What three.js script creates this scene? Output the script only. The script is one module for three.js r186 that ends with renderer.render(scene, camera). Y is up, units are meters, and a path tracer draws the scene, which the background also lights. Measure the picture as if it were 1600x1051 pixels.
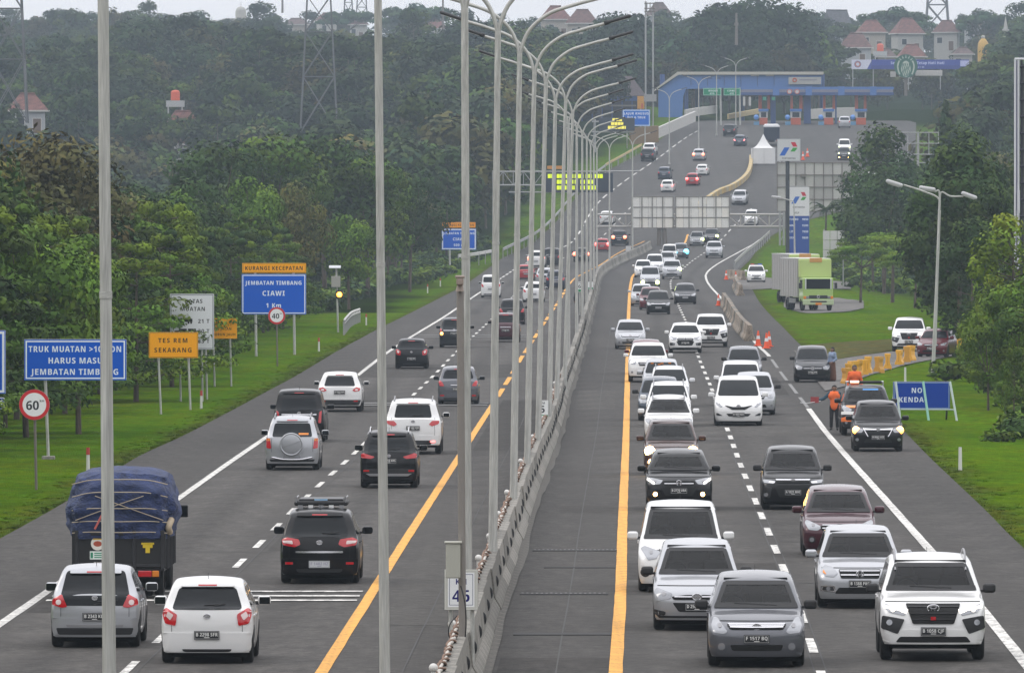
import * as THREE from 'three';
import { mergeGeometries, mergeVertices, toCreasedNormals } from 'three/addons/utils/BufferGeometryUtils.js';
import { RoundedBoxGeometry } from 'three/addons/geometries/RoundedBoxGeometry.js';
import { MarchingCubes } from 'three/addons/objects/MarchingCubes.js';
import { ImprovedNoise } from 'three/addons/math/ImprovedNoise.js';

// ---------------------------------------------------------------- camera, sky, sun, haze, exposure
const F = 15500, CX = 800, CY = 525.5, HORIZON = 335, CAM_Y = 7.87;       // long lens on a road bridge
const PITCH = Math.atan((CY - HORIZON) / F), PS = Math.sin(PITCH), PC = Math.cos(PITCH);
const scene = new THREE.Scene();
const camera = new THREE.PerspectiveCamera(2 * Math.atan(CY / F) * 180 / Math.PI, 1600 / 1051, 5, 9000);
camera.position.set(0, CAM_Y, 0);
camera.rotation.x = -PITCH;
scene.add(camera);
const noise = new ImprovedNoise();
const N = (x, y, z = 0) => noise.noise(x + 17.3, y + 5.1, z + 9.7);
function overcastSky() {                                                   // bright even cloud, three times as bright overhead as at the horizon
  const w = 512, h = 256, d = new Float32Array(w * h * 4);
  for (let j = 0; j < h; j++) {
    const el = ((j + 0.5) / h - 0.5) * Math.PI, s = Math.sin(el);
    for (let i = 0; i < w; i++) {
      const a = (i + 0.5) / w * Math.PI * 2, cx = Math.cos(a) * Math.cos(el), cz = Math.sin(a) * Math.cos(el);
      const c = N(cx * 3, s * 7, cz * 3) * 0.6 + N(cx * 8, s * 16, cz * 8) * 0.25;
      const L = s > 0 ? (0.92 + 1.08 * s) * (1 + 0.16 * c) : 0.2;
      d.set([L * 0.985, L * 0.985, L * 1.03, 1], (j * w + i) * 4);
    }
  }
  const t = new THREE.DataTexture(d, w, h, THREE.RGBAFormat, THREE.FloatType);
  t.mapping = THREE.EquirectangularReflectionMapping; t.magFilter = THREE.LinearFilter; t.needsUpdate = true;
  return t;
}
scene.background = overcastSky();
scene.environment = scene.background;
const sun = new THREE.DirectionalLight(0xfff4e4, 0.55);
sun.position.set(-800, 820, -500); sun.target.position.set(0, 0, -400);
sun.castShadow = true; sun.shadow.radius = 40; sun.shadow.mapSize.set(4096, 4096);
Object.assign(sun.shadow.camera, { left: -300, right: 300, top: 900, bottom: -900, near: 10, far: 2500 });
scene.add(sun, sun.target);
scene.fog = new THREE.FogExp2(0xcfe0ee, 0.000135);
const renderer = new THREE.WebGLRenderer({ antialias: true });
renderer.toneMapping = THREE.LinearToneMapping;
renderer.toneMappingExposure = 1.0;
renderer.shadowMap.enabled = true;

// ---------------------------------------------------------------- helpers
let seed = 12345;
const rnd = () => { seed = (seed * 1664525 + 1013904223) >>> 0; return seed / 4294967296; };
const rr = (a, b) => a + (b - a) * rnd();
const pick = (a) => a[Math.floor(rnd() * a.length)];
const UNIT = ['', 'first', 'second', 'third', 'fourth', 'fifth', 'sixth', 'seventh', 'eighth', 'ninth', 'tenth', 'eleventh', 'twelfth', 'thirteenth', 'fourteenth', 'fifteenth', 'sixteenth', 'seventeenth', 'eighteenth', 'nineteenth'], TENS = { 2: ['twentieth', 'twenty'], 3: ['thirtieth', 'thirty'], 4: ['fortieth', 'forty'], 5: ['fiftieth', 'fifty'], 6: ['sixtieth', 'sixty'], 7: ['seventieth', 'seventy'], 8: ['eightieth', 'eighty'] };
const nth = (n) => (n < 20 ? UNIT[n] : n % 10 ? TENS[Math.floor(n / 10)][1] + '-' + UNIT[n % 10] : TENS[n / 10][0]);
const clamp = (x, a = 0, b = 1) => Math.min(b, Math.max(a, x));
const lerp = (a, b, t) => a + (b - a) * t;
const smooth = (a, b, x) => { const t = clamp((x - a) / (b - a)); return t * t * (3 - 2 * t); };
const V3 = (x, y, z) => new THREE.Vector3(x, y, z);
function mono(pts) {                                                       // monotone cubic through [x, y] points, straight beyond both ends
  const p = pts.slice().sort((a, b) => a[0] - b[0]), n = p.length, d = [], m = [];
  for (let i = 0; i < n - 1; i++) d.push((p[i + 1][1] - p[i][1]) / (p[i + 1][0] - p[i][0]));
  for (let i = 0; i < n; i++) m.push(i === 0 ? d[0] : i === n - 1 ? d[n - 2] : d[i - 1] * d[i] <= 0 ? 0 : 2 * d[i - 1] * d[i] / (d[i - 1] + d[i]));
  return (x) => {
    if (x <= p[0][0]) return p[0][1] + (x - p[0][0]) * m[0];
    if (x >= p[n - 1][0]) return p[n - 1][1] + (x - p[n - 1][0]) * m[n - 1];
    let i = 0; while (x > p[i + 1][0]) i++;
    const h = p[i + 1][0] - p[i][0], t = (x - p[i][0]) / h, t2 = t * t, t3 = t2 * t;
    return p[i][1] * (2 * t3 - 3 * t2 + 1) + h * m[i] * (t3 - 2 * t2 + t) + p[i + 1][1] * (3 * t2 - 2 * t3) + h * m[i + 1] * (t3 - t2);
  };
}
function at(x, y, Z) {                                                     // the point seen in direction (x, y) at Z metres ahead
  const u = (x - CX) / F, v = -(y - CY) / F, t = Z / (v * PS + PC);
  return V3(u * t, CAM_Y + (v * PC - PS) * t, -Z);
}
const DROP = mono([[0, 7.87], [400, 7.87], [460, 7.75], [527, 7.42], [600, 7.2], [686, 6.97], [752, 6.8], [850, 6.5], [950, 5.95], [1070, 4.7], [1150, 3.55], [1220, 0.8], [1290, -2.9], [1384, -7.6], [1476, -11.9], [1560, -14.6], [1700, -17.5], [1850, -20], [2100, -27], [2500, -39], [2700, -41], [3300, -30], [4200, -20]]);
const roadY = (Z) => CAM_Y - DROP(Z);                                      // height of the road Z metres ahead: flat, a sag, then a climb to the toll plaza
function Zof(y) { let a = 60, b = 1700; for (let i = 0; i < 50; i++) { const m = (a + b) / 2; if (HORIZON + F * DROP(m) / m > y) a = m; else b = m; } return (a + b) / 2; }
const scaleAt = (y) => F / Zof(y);
const onRoad = (x, y) => at(x, y, Zof(y));
function curve(list) { const f = mono(list.map(([x, y]) => { const Z = Zof(y); return [Z, (x - CX) / F * Z]; })); return f; }   // X of a line along the road as a function of Z
const col = (c) => new THREE.Color(c);
const lin = (r, g, b) => new THREE.Color().setRGB(r, g, b);
const mats = new Map();
function mat(color, rough = 0.7, metal = 0, extra = {}) {
  const key = [color.getHexString ? color.getHexString() : color, rough, metal, JSON.stringify(extra)].join();
  if (!mats.has(key)) {
    const phys = extra.clearcoat !== undefined || extra.specularIntensity !== undefined;
    mats.set(key, new (phys ? THREE.MeshPhysicalMaterial : THREE.MeshStandardMaterial)({ color, roughness: rough, metalness: metal, ...extra }));
  }
  return mats.get(key);
}
const names = new Map();
function numbered(name) { const n = names.get(name) || 0; names.set(name, n + 1); return n ? name + '_' + String(n).padStart(3, '0') : name; }
function tag(o, label, category, group, kind) { if (label) o.userData.label = label; if (category) o.userData.category = category; if (group) o.userData.group = group; if (kind) o.userData.kind = kind; return o; }
function mesh(name, geo, material, parent) {
  const m = new THREE.Mesh(geo, material); m.name = parent ? name : numbered(name); m.castShadow = m.receiveShadow = true; (parent || scene).add(m); return m;
}
function base(name, pos, turn = 0) { const g = new THREE.Group(); g.name = numbered(name); g.position.copy(pos); g.rotation.y = turn; scene.add(g); return g; }
function prep(g) { g = g.index ? g.toNonIndexed() : g; for (const k of Object.keys(g.attributes)) if (!['position', 'normal', 'uv', 'color'].includes(k)) g.deleteAttribute(k); return g; }
function merge(list) {
  list = list.map(prep);
  const hasUv = list.every((g) => g.attributes.uv), hasC = list.every((g) => g.attributes.color);
  for (const g of list) { if (!hasUv) g.deleteAttribute('uv'); if (!hasC) g.deleteAttribute('color'); if (!g.attributes.normal) g.computeVertexNormals(); }
  return mergeGeometries(list);
}
const box = (w, h, d, x = 0, y = 0, z = 0) => new THREE.BoxGeometry(w, h, d).translate(x, y, z);
const rbox = (w, h, d, r, x = 0, y = 0, z = 0, s = 2) => new RoundedBoxGeometry(w, h, d, s, r).translate(x, y, z);
const cyl = (r0, r1, h, x = 0, y = 0, z = 0, n = 12) => new THREE.CylinderGeometry(r1, r0, h, n).translate(x, y + h / 2, z);
function bar(a, b, r, n = 6, r1 = r) { const d = b.clone().sub(a), g = new THREE.CylinderGeometry(r1, r, d.length(), n); g.applyQuaternion(new THREE.Quaternion().setFromUnitVectors(V3(0, 1, 0), d.clone().normalize())); return g.translate((a.x + b.x) / 2, (a.y + b.y) / 2, (a.z + b.z) / 2); }
function tube(pts, r, n = 6, seg) { const c = new THREE.CatmullRomCurve3(pts); return new THREE.TubeGeometry(c, seg || pts.length * 4, r, n, false); }
function canvas(w, h, draw) { const c = document.createElement('canvas'); c.width = w; c.height = h; draw(c.getContext('2d'), w, h); const t = new THREE.CanvasTexture(c); t.colorSpace = THREE.SRGBColorSpace; t.anisotropy = 8; return t; }
function grain(size, fn, srgb = true) {                                     // a tiling texture from a function of (u, v)
  const d = new Uint8Array(size * size * 4);
  for (let j = 0; j < size; j++) for (let i = 0; i < size; i++) { const c = fn(i / size, j / size); d.set([c[0], c[1], c[2], 255], (j * size + i) * 4); }
  const t = new THREE.DataTexture(d, size, size); t.wrapS = t.wrapT = THREE.RepeatWrapping; t.magFilter = THREE.LinearFilter; t.minFilter = THREE.LinearMipmapLinearFilter; t.generateMipmaps = true;
  if (srgb) t.colorSpace = THREE.SRGBColorSpace; t.needsUpdate = true; return t;
}
const P = 8, tn = (u, v, f, o = 0) => {                                      // tiling noise
  const a = u * f, b = v * f, s = smooth(0, 1, u), t = smooth(0, 1, v);
  return lerp(lerp(N(a, b, o), N(a - f, b, o), s), lerp(N(a, b - f, o), N(a - f, b - f, o), s), t);
};

// ---------------------------------------------------------------- where the lines of the road run
const XL = curve([[-190, 951], [0, 846], [106, 786], [212, 719], [293, 680], [399, 624], [513, 559], [592, 515], [640, 491], [708, 456], [786, 404], [844, 372], [870, 347], [900, 311], [946, 270], [980, 251], [1020, 228], [1050, 205], [1075, 188]]);
const lineL = curve([[0, 975], [130, 885], [270, 785], [400, 694], [557, 588], [640, 528], [691, 497], [753, 455], [803, 421.5], [870, 391], [896, 376], [928, 325], [972, 286], [1010, 260], [1037, 241], [1062, 222]]);
const dashL = curve([[200, 1045], [400, 855], [476, 779], [539, 722], [643, 620], [694.5, 569], [742, 523], [773, 494], [808, 457], [858, 415], [900, 395], [935, 376], [975, 335], [1022, 290], [1060, 260]]);
const yelL = curve([[502, 1051], [592, 909], [714, 719], [777, 621], [832.5, 532], [873.6, 470], [896, 437], [941, 412], [977, 390], [1022, 368], [1060, 345], [1100, 320]]);
const wall = curve([[757, 1044], [792, 927], [825, 821], [844, 761], [874, 680], [890, 614], [911, 545], [933, 460], [941, 432], [958, 419], [1016, 391], [1034, 371], [1050, 357], [1085, 330], [1128, 303], [1142, 297], [1163, 284], [1173, 268], [1174, 250], [1172, 232]]);
const yelR = curve([[962, 1051], [970, 927], [973, 821], [978.5, 680], [980, 614], [981.5, 545], [983, 477], [986.6, 439], [990, 430], [1012, 417], [1048, 393], [1069, 381], [1078, 360], [1100, 340], [1150, 303]]);
const dashR = curve([[1273.5, 1023], [1244, 937], [1208, 848], [1178, 776], [1155, 720], [1139, 676], [1110, 602], [1091, 556], [1072, 503], [1059, 474], [1048, 441], [1070.6, 417], [1094.6, 399], [1126, 376], [1150, 350], [1195, 305]]);
const lineR = curve([[1600, 1033], [1537, 955], [1465, 872], [1403, 802], [1295, 680], [1261, 635], [1234, 600], [1214, 573], [1200, 554], [1187, 542], [1129, 468], [1103, 432], [1153, 395], [1200, 364], [1245, 335]]);
const XR = curve([[1840, 1051], [1600, 864], [1528, 793], [1447, 715], [1400, 668], [1320, 605], [1295, 580], [1251, 542], [1220, 511], [1200, 491], [1184, 472], [1170, 448], [1152, 428], [1168, 408], [1200, 372], [1255, 345], [1330, 325], [1395, 295], [1425, 255], [1430, 205], [1430, 190]]);
const ZEND = 1570;
const edge = (f, Z) => f(Math.min(Z, ZEND));

// ---------------------------------------------------------------- ground, grass, road
const landLow = (X, Z) => {                                                // height of the land beside the road
  const l = edge(XL, Z), r = edge(XR, Z), d = Math.max(l - X, X - r, 0);
  let y = roadY(Z) - 0.03;
  const away = smooth(9, 60, d);
  y += away * (N(X / 45, Z / 60) * 2.2 + N(X / 16, Z / 22, 3) * 0.6);
  if (X < l) y -= smooth(5, 40, d) * smooth(620, 900, Z) * (1 - smooth(1250, 1600, Z)) * 7;
  if (X > r) y -= smooth(8, 24, d) * smooth(560, 700, Z) * (1 - smooth(900, 1050, Z)) * 0.8;
  y += smooth(1500, 1900, Z) * N(X / 120, Z / 160, 7) * 7;
  if (d > 0) y += Math.min(d, 3) * 0.02 * N(X / 2.5, Z / 5, 1) - 0.05 * smooth(0, 0.5, d) * 0;
  return y;
};
const zRows = []; for (let Z = -640; Z < 4000; Z += Z < 0 ? 40 : Z < 160 ? 10 : Z < 700 ? 3 : Z < 1600 ? 5 : 30) zRows.push(Z);
function sheet(cols, rows, yOf, colorOf) {                                 // cols(Z) -> list of X
  const pos = [], uv = [], c = [], idx = []; let n = 0;
  rows.forEach((Z) => { const xs = cols(Z); n = xs.length; xs.forEach((X) => { pos.push(X, yOf(X, Z), -Z); uv.push(X, Z); if (colorOf) c.push(...colorOf(X, Z)); }); });
  for (let j = 0; j < rows.length - 1; j++) for (let i = 0; i < n - 1; i++) { const a = j * n + i, b = a + n; idx.push(a, a + 1, b, a + 1, b + 1, b); }
  const g = new THREE.BufferGeometry(); g.setAttribute('position', new THREE.Float32BufferAttribute(pos, 3)); g.setAttribute('uv', new THREE.Float32BufferAttribute(uv, 2));
  if (colorOf) g.setAttribute('color', new THREE.Float32BufferAttribute(c, 3)); g.setIndex(idx); g.computeVertexNormals(); return g;
}
const offs = [0, 0.25, 0.6, 1, 1.6, 2.3, 3.2, 4.2, 5.4, 7, 9, 11.5, 14.5, 18, 22, 27, 33, 40, 48, 58, 70, 85, 105, 130, 165, 210, 270, 350, 470, 640, 900];
const grassTex = grain(512, (u, v) => {
  const a = tn(u, v, 6) * 0.5 + tn(u, v, 17, 3) * 0.6 + tn(u, v, 60, 5) * 0.7 + tn(u, v, 150, 8) * 0.5, b = tn(u, v, 9, 12);
  const k = 1 + a * 0.3; return [clamp(132 * k + b * 30, 0, 255), clamp(160 * k, 0, 255), clamp(96 * k - b * 12, 0, 255)];
});
grassTex.repeat.set(1 / 6, 1 / 14);
const grassBump = grain(512, (u, v) => { const k = 128 + 90 * (tn(u, v, 90, 2) + tn(u, v, 190, 4) * 0.8); return [k, k, k]; }, false); grassBump.repeat.set(1 / 5, 1 / 9);
const grassM = new THREE.MeshPhysicalMaterial({ specularIntensity: 0.0, color: lin(0.82, 0.7, 0.5), map: grassTex, bumpMap: grassBump, bumpScale: 0.12, roughness: 0.95, vertexColors: true });
const grassTone = (X, Z) => {                                              // fresh lawn on the verges, bare soil along the asphalt, darker scrub further out
  const l = edge(XL, Z), r = edge(XR, Z), d = Math.max(l - X, X - r, 0), n = N(X / 7, Z / 22), n2 = N(X / 2.2, Z / 7, 4);
  const lawn = [0.37 + n * 0.13 + n2 * 0.04, 0.52 + n * 0.1 + n2 * 0.05, 0.07], soil = [0.34, 0.3, 0.2], scrub = [0.06, 0.085, 0.03];
  const dry = smooth(0.18, 0.5, N(X / 4.5, Z / 17, 9)) * 0.55, lw = lawn; [0.43, 0.43, 0.13].forEach((v, i) => { lw[i] = lerp(lw[i], v, dry); });
  const s = (1 - smooth(0.2, 1.1, d + n2 * 0.9)) * 0.8, f = X < l && Z > 700 ? smooth(3, 8, d + n * 3 + 4 * smooth(1000, 700, Z)) : Math.max(smooth(10, 18, d + n * 4), smooth(1480, 1560, Z));
  return lawn.map((v, i) => lerp(lerp(v, soil[i], s), scrub[i], f));
};
tag(mesh('ground', sheet((Z) => { const l = edge(XL, Z) + 0.22 * N(Z / 3.1, 3) + 0.3 * N(Z / 14, 5), r = edge(XR, Z) + 0.22 * N(Z / 3.3, 8) + 0.3 * N(Z / 15, 2), m = [0.2, 0.4, 0.6, 0.8].map((t) => lerp(l, r, t)); return [...offs.map((o) => l - o).reverse(), ...m, ...offs.map((o) => r + o)]; },
  zRows, (X, Z) => (X > edge(XL, Z) + 0.3 && X < edge(XR, Z) - 0.3 ? roadY(Z) - 0.4 : landLow(X, Z)), grassTone), grassM), null, null, null, 'structure');
const asphaltTex = grain(512, (u, v) => {
  const k = 150 * (1 + 0.1 * tn(u, v, 3) + 0.16 * tn(u, v, 11, 2) + 0.18 * tn(u, v, 24, 9) + 0.16 * tn(u, v, 70, 5) + 0.22 * tn(u, v, 190, 7)); return [k, k * 0.985, k * 0.965];
});
asphaltTex.repeat.set(1 / 4, 1 / 9);
const asphaltBump = grain(256, (u, v) => { const k = 128 + 110 * tn(u, v, 120, 3); return [k, k, k]; }, false); asphaltBump.repeat.set(1 / 1.5, 1 / 3);
const asphaltM = new THREE.MeshPhysicalMaterial({ specularIntensity: 0.35, map: asphaltTex, bumpMap: asphaltBump, bumpScale: 0.01, roughness: 0.82, vertexColors: true });
const roadTone = (X, Z) => {                                               // wear: paler wheel tracks, darker shoulders, patches where the surface was renewed
  const a = lineL(Z), b = dashL(Z), c = yelL(Z), w = wall(Z), e = yelR(Z), f = dashR(Z), g = lineR(Z);
  let k = 0.2;
  const track = (l, r) => { const t = (X - l) / (r - l); return t > 0 && t < 1 ? 0.03 * Math.exp(-(((t - 0.25) / 0.09) ** 2)) + 0.03 * Math.exp(-(((t - 0.75) / 0.1) ** 2)) - 0.04 * Math.exp(-(((t - 0.5) / 0.09) ** 2)) : 0; };
  if (Z < 1100) k += track(a, b) + track(b, c) + track(e, f) + track(f, g);
  if (X < a) k *= 0.87; else if (X > c && X < w && Z < 1150) k *= 0.92; else if (X > w && X < e) k *= 0.84; else if (X > g && Z < 1000) k *= 0.84; else if (X > w) k *= 0.93;
  k *= 1 + 0.14 * N(X / 9, Z / 60, 2) + 0.12 * N(X / 2, Z / 25, 5) + 0.08 * N(X / 0.9, Z / 70, 6);
  const patch = Math.floor(Z / 23 + (X > w ? 0.4 : 0) + 0.4 * N(Math.floor(Z / 40), 3)); k *= 1 + 0.09 * N(patch * 3.7, X > w ? 4 : X > b ? 9 : 14);
  return [k * 1.02, k * 0.98, k * 0.94];
};
tag(mesh('road', sheet((Z) => { const l = edge(XL, Z) - 0.15, r = edge(XR, Z) + 0.15, n = 120; return Array.from({ length: n + 1 }, (_, i) => lerp(l, r, i / n)); }, zRows.filter((Z) => Z <= ZEND), (X, Z) => roadY(Z) + 0.0, roadTone), asphaltM), null, null, null, 'structure');

// painted markings: thin sheets laid on the asphalt
const wornTex = (hex, lo) => { const c = col(hex), q = [c.r, c.g, c.b].map((v) => Math.pow(v, 1 / 2.2) * 255); return grain(256, (u, v) => { const k = clamp(1 - lo * Math.max(0, 0.25 + tn(u, v, 5) * 0.9 + tn(u, v, 23, 3) * 0.7 + tn(u, v, 80, 6) * 0.7), 0.3, 1); return q.map((x) => x * k); }); };
const whiteTex = wornTex(0xdedcd6, 0.5), yellowTex = wornTex(0xe6a634, 0.3);
whiteTex.repeat.set(1 / 1.3, 1 / 3); yellowTex.repeat.set(1 / 1.3, 1 / 3);
const paintW = new THREE.MeshStandardMaterial({ map: whiteTex, roughness: 0.7 }), paintY = new THREE.MeshStandardMaterial({ map: yellowTex, roughness: 0.7 });
const paintFaint = new THREE.MeshStandardMaterial({ color: lin(0.2, 0.2, 0.195), roughness: 0.8 });
function strip(f, w, z0, z1, lift = 0.008, step = 3) { const rows = []; for (let Z = z0; Z < z1; Z += step) rows.push(Z); rows.push(z1); return sheet((Z) => [f(Z) - w / 2 + 0.012 * N(Z / 3, 4), f(Z) + w / 2 + 0.012 * N(Z / 3, 9)], rows, (X, Z) => roadY(Z) + lift * (1 + Z / 500)); }
function dashes(f, w, z0, z1, period, len, skip) { const l = []; for (let Z = z0; Z < z1; Z += period) if (!skip || !skip(Z)) l.push(strip(f, w, Z, Z + len, 0.008, len / 2)); return merge(l); }
const marking = (geo, m, label) => tag(mesh('road_marking', geo, m), label, null, null, 'structure');
marking(strip(lineL, 0.2, 110, 930), paintW, 'solid white line along the left shoulder');
marking(dashes(lineL, 0.2, 930, 1500, 15, 9), paintW, 'broken white line on the left going uphill');
marking(dashes(dashL, 0.15, 156, 1250, 13, 5.6), paintW, 'white lane dashes between the departing lanes');
marking(strip(yelL, 0.22, 100, 420), paintY, 'solid yellow line beside the median on the departing side');
marking(dashes(yelL, 0.22, 426, 900, 26, 18), paintY, 'broken yellow line further along the departing side');
marking(strip(yelL, 0.16, 900, 1165), paintY, 'thin yellow line on the departing side at the bend');
marking(strip(yelR, 0.24, 120, 1185), paintY, 'solid yellow line beside the median on the oncoming side');
marking(dashes(dashR, 0.16, 165, 1250, 13, 6), paintW, 'white lane dashes between the oncoming lanes');
marking(strip(lineR, 0.22, 120, 402), paintW, 'solid white line along the right shoulder');
marking(dashes(lineR, 0.15, 404, 520, 29, 21), paintFaint, 'worn white line across the slip road mouth');
marking(strip(lineR, 0.2, 520, 1170), paintW, 'solid white line on the right beyond the slip road');
// cross strips on the departing lanes, pale and worn further away; finger joints on the inner shoulder
const cross = (Z, d, x0, x1, lift = 0.012) => sheet(() => Array.from({ length: 9 }, (_, i) => lerp(x0, x1, i / 8)), [Z, Z + d], (X, z) => roadY(z) + lift);
{
  const l = []; for (const y of [926, 933, 940]) { const Z = Zof(y); l.push(cross(Z, 0.7, lineL(Z) + 0.25, yelL(Z) - 0.2, 0.02)); }
  marking(merge(l), paintW, 'three thin white cross lines on the departing lanes');
  const k = []; for (const y of [631, 634, 527, 524, 470]) { const Z = Zof(y); k.push(cross(Z, 1.6, lineL(Z) + 0.25, yelL(Z) - 0.2, 0.03)); }
  marking(merge(k), paintFaint, 'faded cross lines further up the departing lanes');
}
{
  const dark = mat(lin(0.012, 0.012, 0.012), 0.8), steel = mat(lin(0.09, 0.088, 0.085), 0.6);
  for (const [y, a, b] of [[860, 832, 963], [887, 850, 962], [928, 812, 950], [991, 802, 955]]) {
    const Z = Zof(y), s = scaleAt(y), x0 = (a - CX) / s, x1 = (b - CX) / s, j = base('expansion_joint', V3(0, roadY(Z), -Z)); tag(j, 'dark toothed expansion joint across the inner shoulder, ' + { 860: 'farthest of the set', 887: 'the faint second one', 928: 'the longest one', 991: 'nearest of the set' }[y], 'expansion joint', 'expansion joints in the inner shoulder', 'structure');
    mesh('gap', box(x1 - x0, 0.02, y === 887 ? 0.4 : 0.95, (x0 + x1) / 2, 0.004, 0), dark, j);
    if (y !== 887 && y !== 991) { const t = []; for (let x = x0 + 0.06; x < x1; x += 0.1) t.push(box(0.045, 0.02, 0.4, x, 0.012, rnd() < 0.5 ? 0.06 : -0.06)); mesh('teeth', merge(t), steel, j); }
  }
}
// slip road from the rest area, the track to the filling station and the lorry lot, laid on the grass
function patchSheet(name, left, right, lift, material, label) {              // left, right: pixel pairs on the road plane
  const pos = [], uv = [], c = [], idx = []; const n = 24, L = new THREE.CatmullRomCurve3(left.map(([x, y]) => onRoad(x, y))).getPoints(n), R = new THREE.CatmullRomCurve3(right.map(([x, y]) => onRoad(x, y))).getPoints(n);
  for (let i = 0; i <= n; i++) for (let k = 0; k <= 6; k++) { const p = L[i].clone().lerp(R[i], k / 6); pos.push(p.x, Math.max(landLow(p.x, -p.z), p.x < edge(XR, -p.z) ? roadY(-p.z) : -99) + lift, p.z); uv.push(p.x, -p.z); const t = 0.24 * (1 + 0.25 * N(p.x / 3, p.z / 9)); c.push(t, t * 0.98, t * 0.96); }
  for (let i = 0; i < n; i++) for (let k = 0; k < 6; k++) { const a = i * 7 + k, b = a + 7; idx.push(a, a + 1, b, a + 1, b + 1, b); }
  const g = new THREE.BufferGeometry(); g.setAttribute('position', new THREE.Float32BufferAttribute(pos, 3)); g.setAttribute('uv', new THREE.Float32BufferAttribute(uv, 2)); g.setAttribute('color', new THREE.Float32BufferAttribute(c, 3)); g.setIndex(idx); g.computeVertexNormals();
  return tag(mesh(name, g, material), label, null, null, 'structure');
}
const pathM = new THREE.MeshStandardMaterial({ map: asphaltTex, bumpMap: asphaltBump, bumpScale: 0.01, roughness: 0.9, vertexColors: true, side: THREE.DoubleSide, color: lin(1.45, 1.42, 1.38) });
patchSheet('slip_road', [[1240, 548], [1300, 562], [1350, 555], [1402, 547], [1450, 537], [1540, 516]], [[1290, 612], [1322, 604], [1345, 592], [1370, 583], [1410, 572], [1540, 548]], 0.05, pathM, 'pale slip road coming in from the rest area');
const dryM = new THREE.MeshPhysicalMaterial({ map: grassTex, bumpMap: grassBump, bumpScale: 0.08, roughness: 0.95, specularIntensity: 0.05, vertexColors: true, side: THREE.DoubleSide, color: lin(1.5, 0.95, 0.8) });
patchSheet('bare_ground', [[1256, 540], [1310, 534], [1370, 531], [1430, 524]], [[1252, 546], [1300, 561], [1350, 554], [1425, 541]], 0.035, dryM, 'strip of dry brown grass above the slip road');
patchSheet('driveway', [[1145, 432], [1185, 433], [1240, 436], [1330, 440]], [[1150, 455], [1180, 452], [1240, 450], [1330, 452]], 0.05, pathM, 'grey driveway to the filling station');
patchSheet('lorry_lot', [[1225, 462], [1270, 464], [1310, 466], [1350, 470]], [[1225, 480], [1270, 489], [1310, 488], [1350, 482]], 0.06, pathM, 'worn paved lay-by under the lorries');
// renewed patches and tar seams in the asphalt
{
  const tones = [lin(0.5, 0.48, 0.46), lin(0.62, 0.6, 0.58), lin(0.85, 0.83, 0.8)].map((c) => new THREE.MeshPhysicalMaterial({ map: asphaltTex, bumpMap: asphaltBump, bumpScale: 0.01, roughness: 0.88, specularIntensity: 0.3, color: c.multiplyScalar(0.28) }));
  const lay = (l, r, z0, z1, i) => sheet((Z) => Array.from({ length: 5 }, (_, k) => lerp(l(Z), r(Z), k / 4)), [z0, lerp(z0, z1, 0.33), lerp(z0, z1, 0.66), z1], (X, Z) => roadY(Z) + 0.004);
  const mid = (f, g, t) => (Z) => lerp(f(Z), g(Z), t), groups = [[], [], []];
  [[lineL, dashL, 0.05, 0.95, 196, 204], [dashL, yelL, 0.1, 0.5, 232, 262], [dashL, yelL, 0.04, 0.96, 330, 352], [lineL, dashL, 0.1, 0.9, 395, 420], [lineL, yelL, 0.02, 0.98, 470, 500], [lineL, yelL, 0.02, 0.98, 640, 690], [yelR, dashR, 0.04, 0.96, 214, 224], [dashR, lineR, 0.05, 0.5, 238, 270], [yelR, lineR, 0.02, 0.98, 352, 376], [dashR, lineR, 0.1, 0.9, 430, 470], [yelR, lineR, 0.03, 0.97, 560, 610], [wall, yelR, 0.15, 0.8, 400, 440], [wall, yelR, 0.1, 0.95, 168, 176], [wall, yelR, 0.3, 0.9, 262, 268], [yelL, wall, 0.2, 0.8, 190, 240], [yelL, wall, 0.1, 0.7, 330, 420]].forEach(([f, g, a, b, z0, z1], i) => groups[i % 3].push(lay(mid(f, g, a), mid(f, g, b), z0, z1)));
  groups.forEach((l, i) => marking(merge(l), tones[i], ['darkest', 'dark', 'pale'][i] + ' renewed patches of asphalt'));
  const seams = []; for (const [f, g, t] of [[lineL, dashL, 0.02], [dashL, yelL, 0.06], [dashL, yelL, 0.97], [yelR, dashR, 0.97], [dashR, lineR, 0.03], [wall, yelR, 0.55], [yelL, wall, 0.5], [XL, lineL, 0.96]]) { const h = mid(f, g, t), wob = (Z) => h(Z) + 0.02 * N(Z / 30, t * 9); seams.push(strip(wob, 0.03, 158, 640, 0.006)); }
  for (let i = 0; i < 46; i++) { const Z = rr(160, 620), left = rnd() < 0.5, a = left ? lineL(Z) : wall(Z) + 0.3, b = left ? yelL(Z) : lineR(Z), x0 = lerp(a, b, rr(0, 0.7)), w = rr(0.8, 3), c = rr(-1.5, 1.5); seams.push(sheet(() => [0, 0.25, 0.5, 0.75, 1].map((t) => x0 + w * t), [Z, Z + rr(0.08, 0.2)], (X, z) => roadY(z) + 0.007)); }
  marking(merge(seams), mat(lin(0.035, 0.034, 0.033), 0.8), 'dark tar seams in the asphalt');
}

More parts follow.
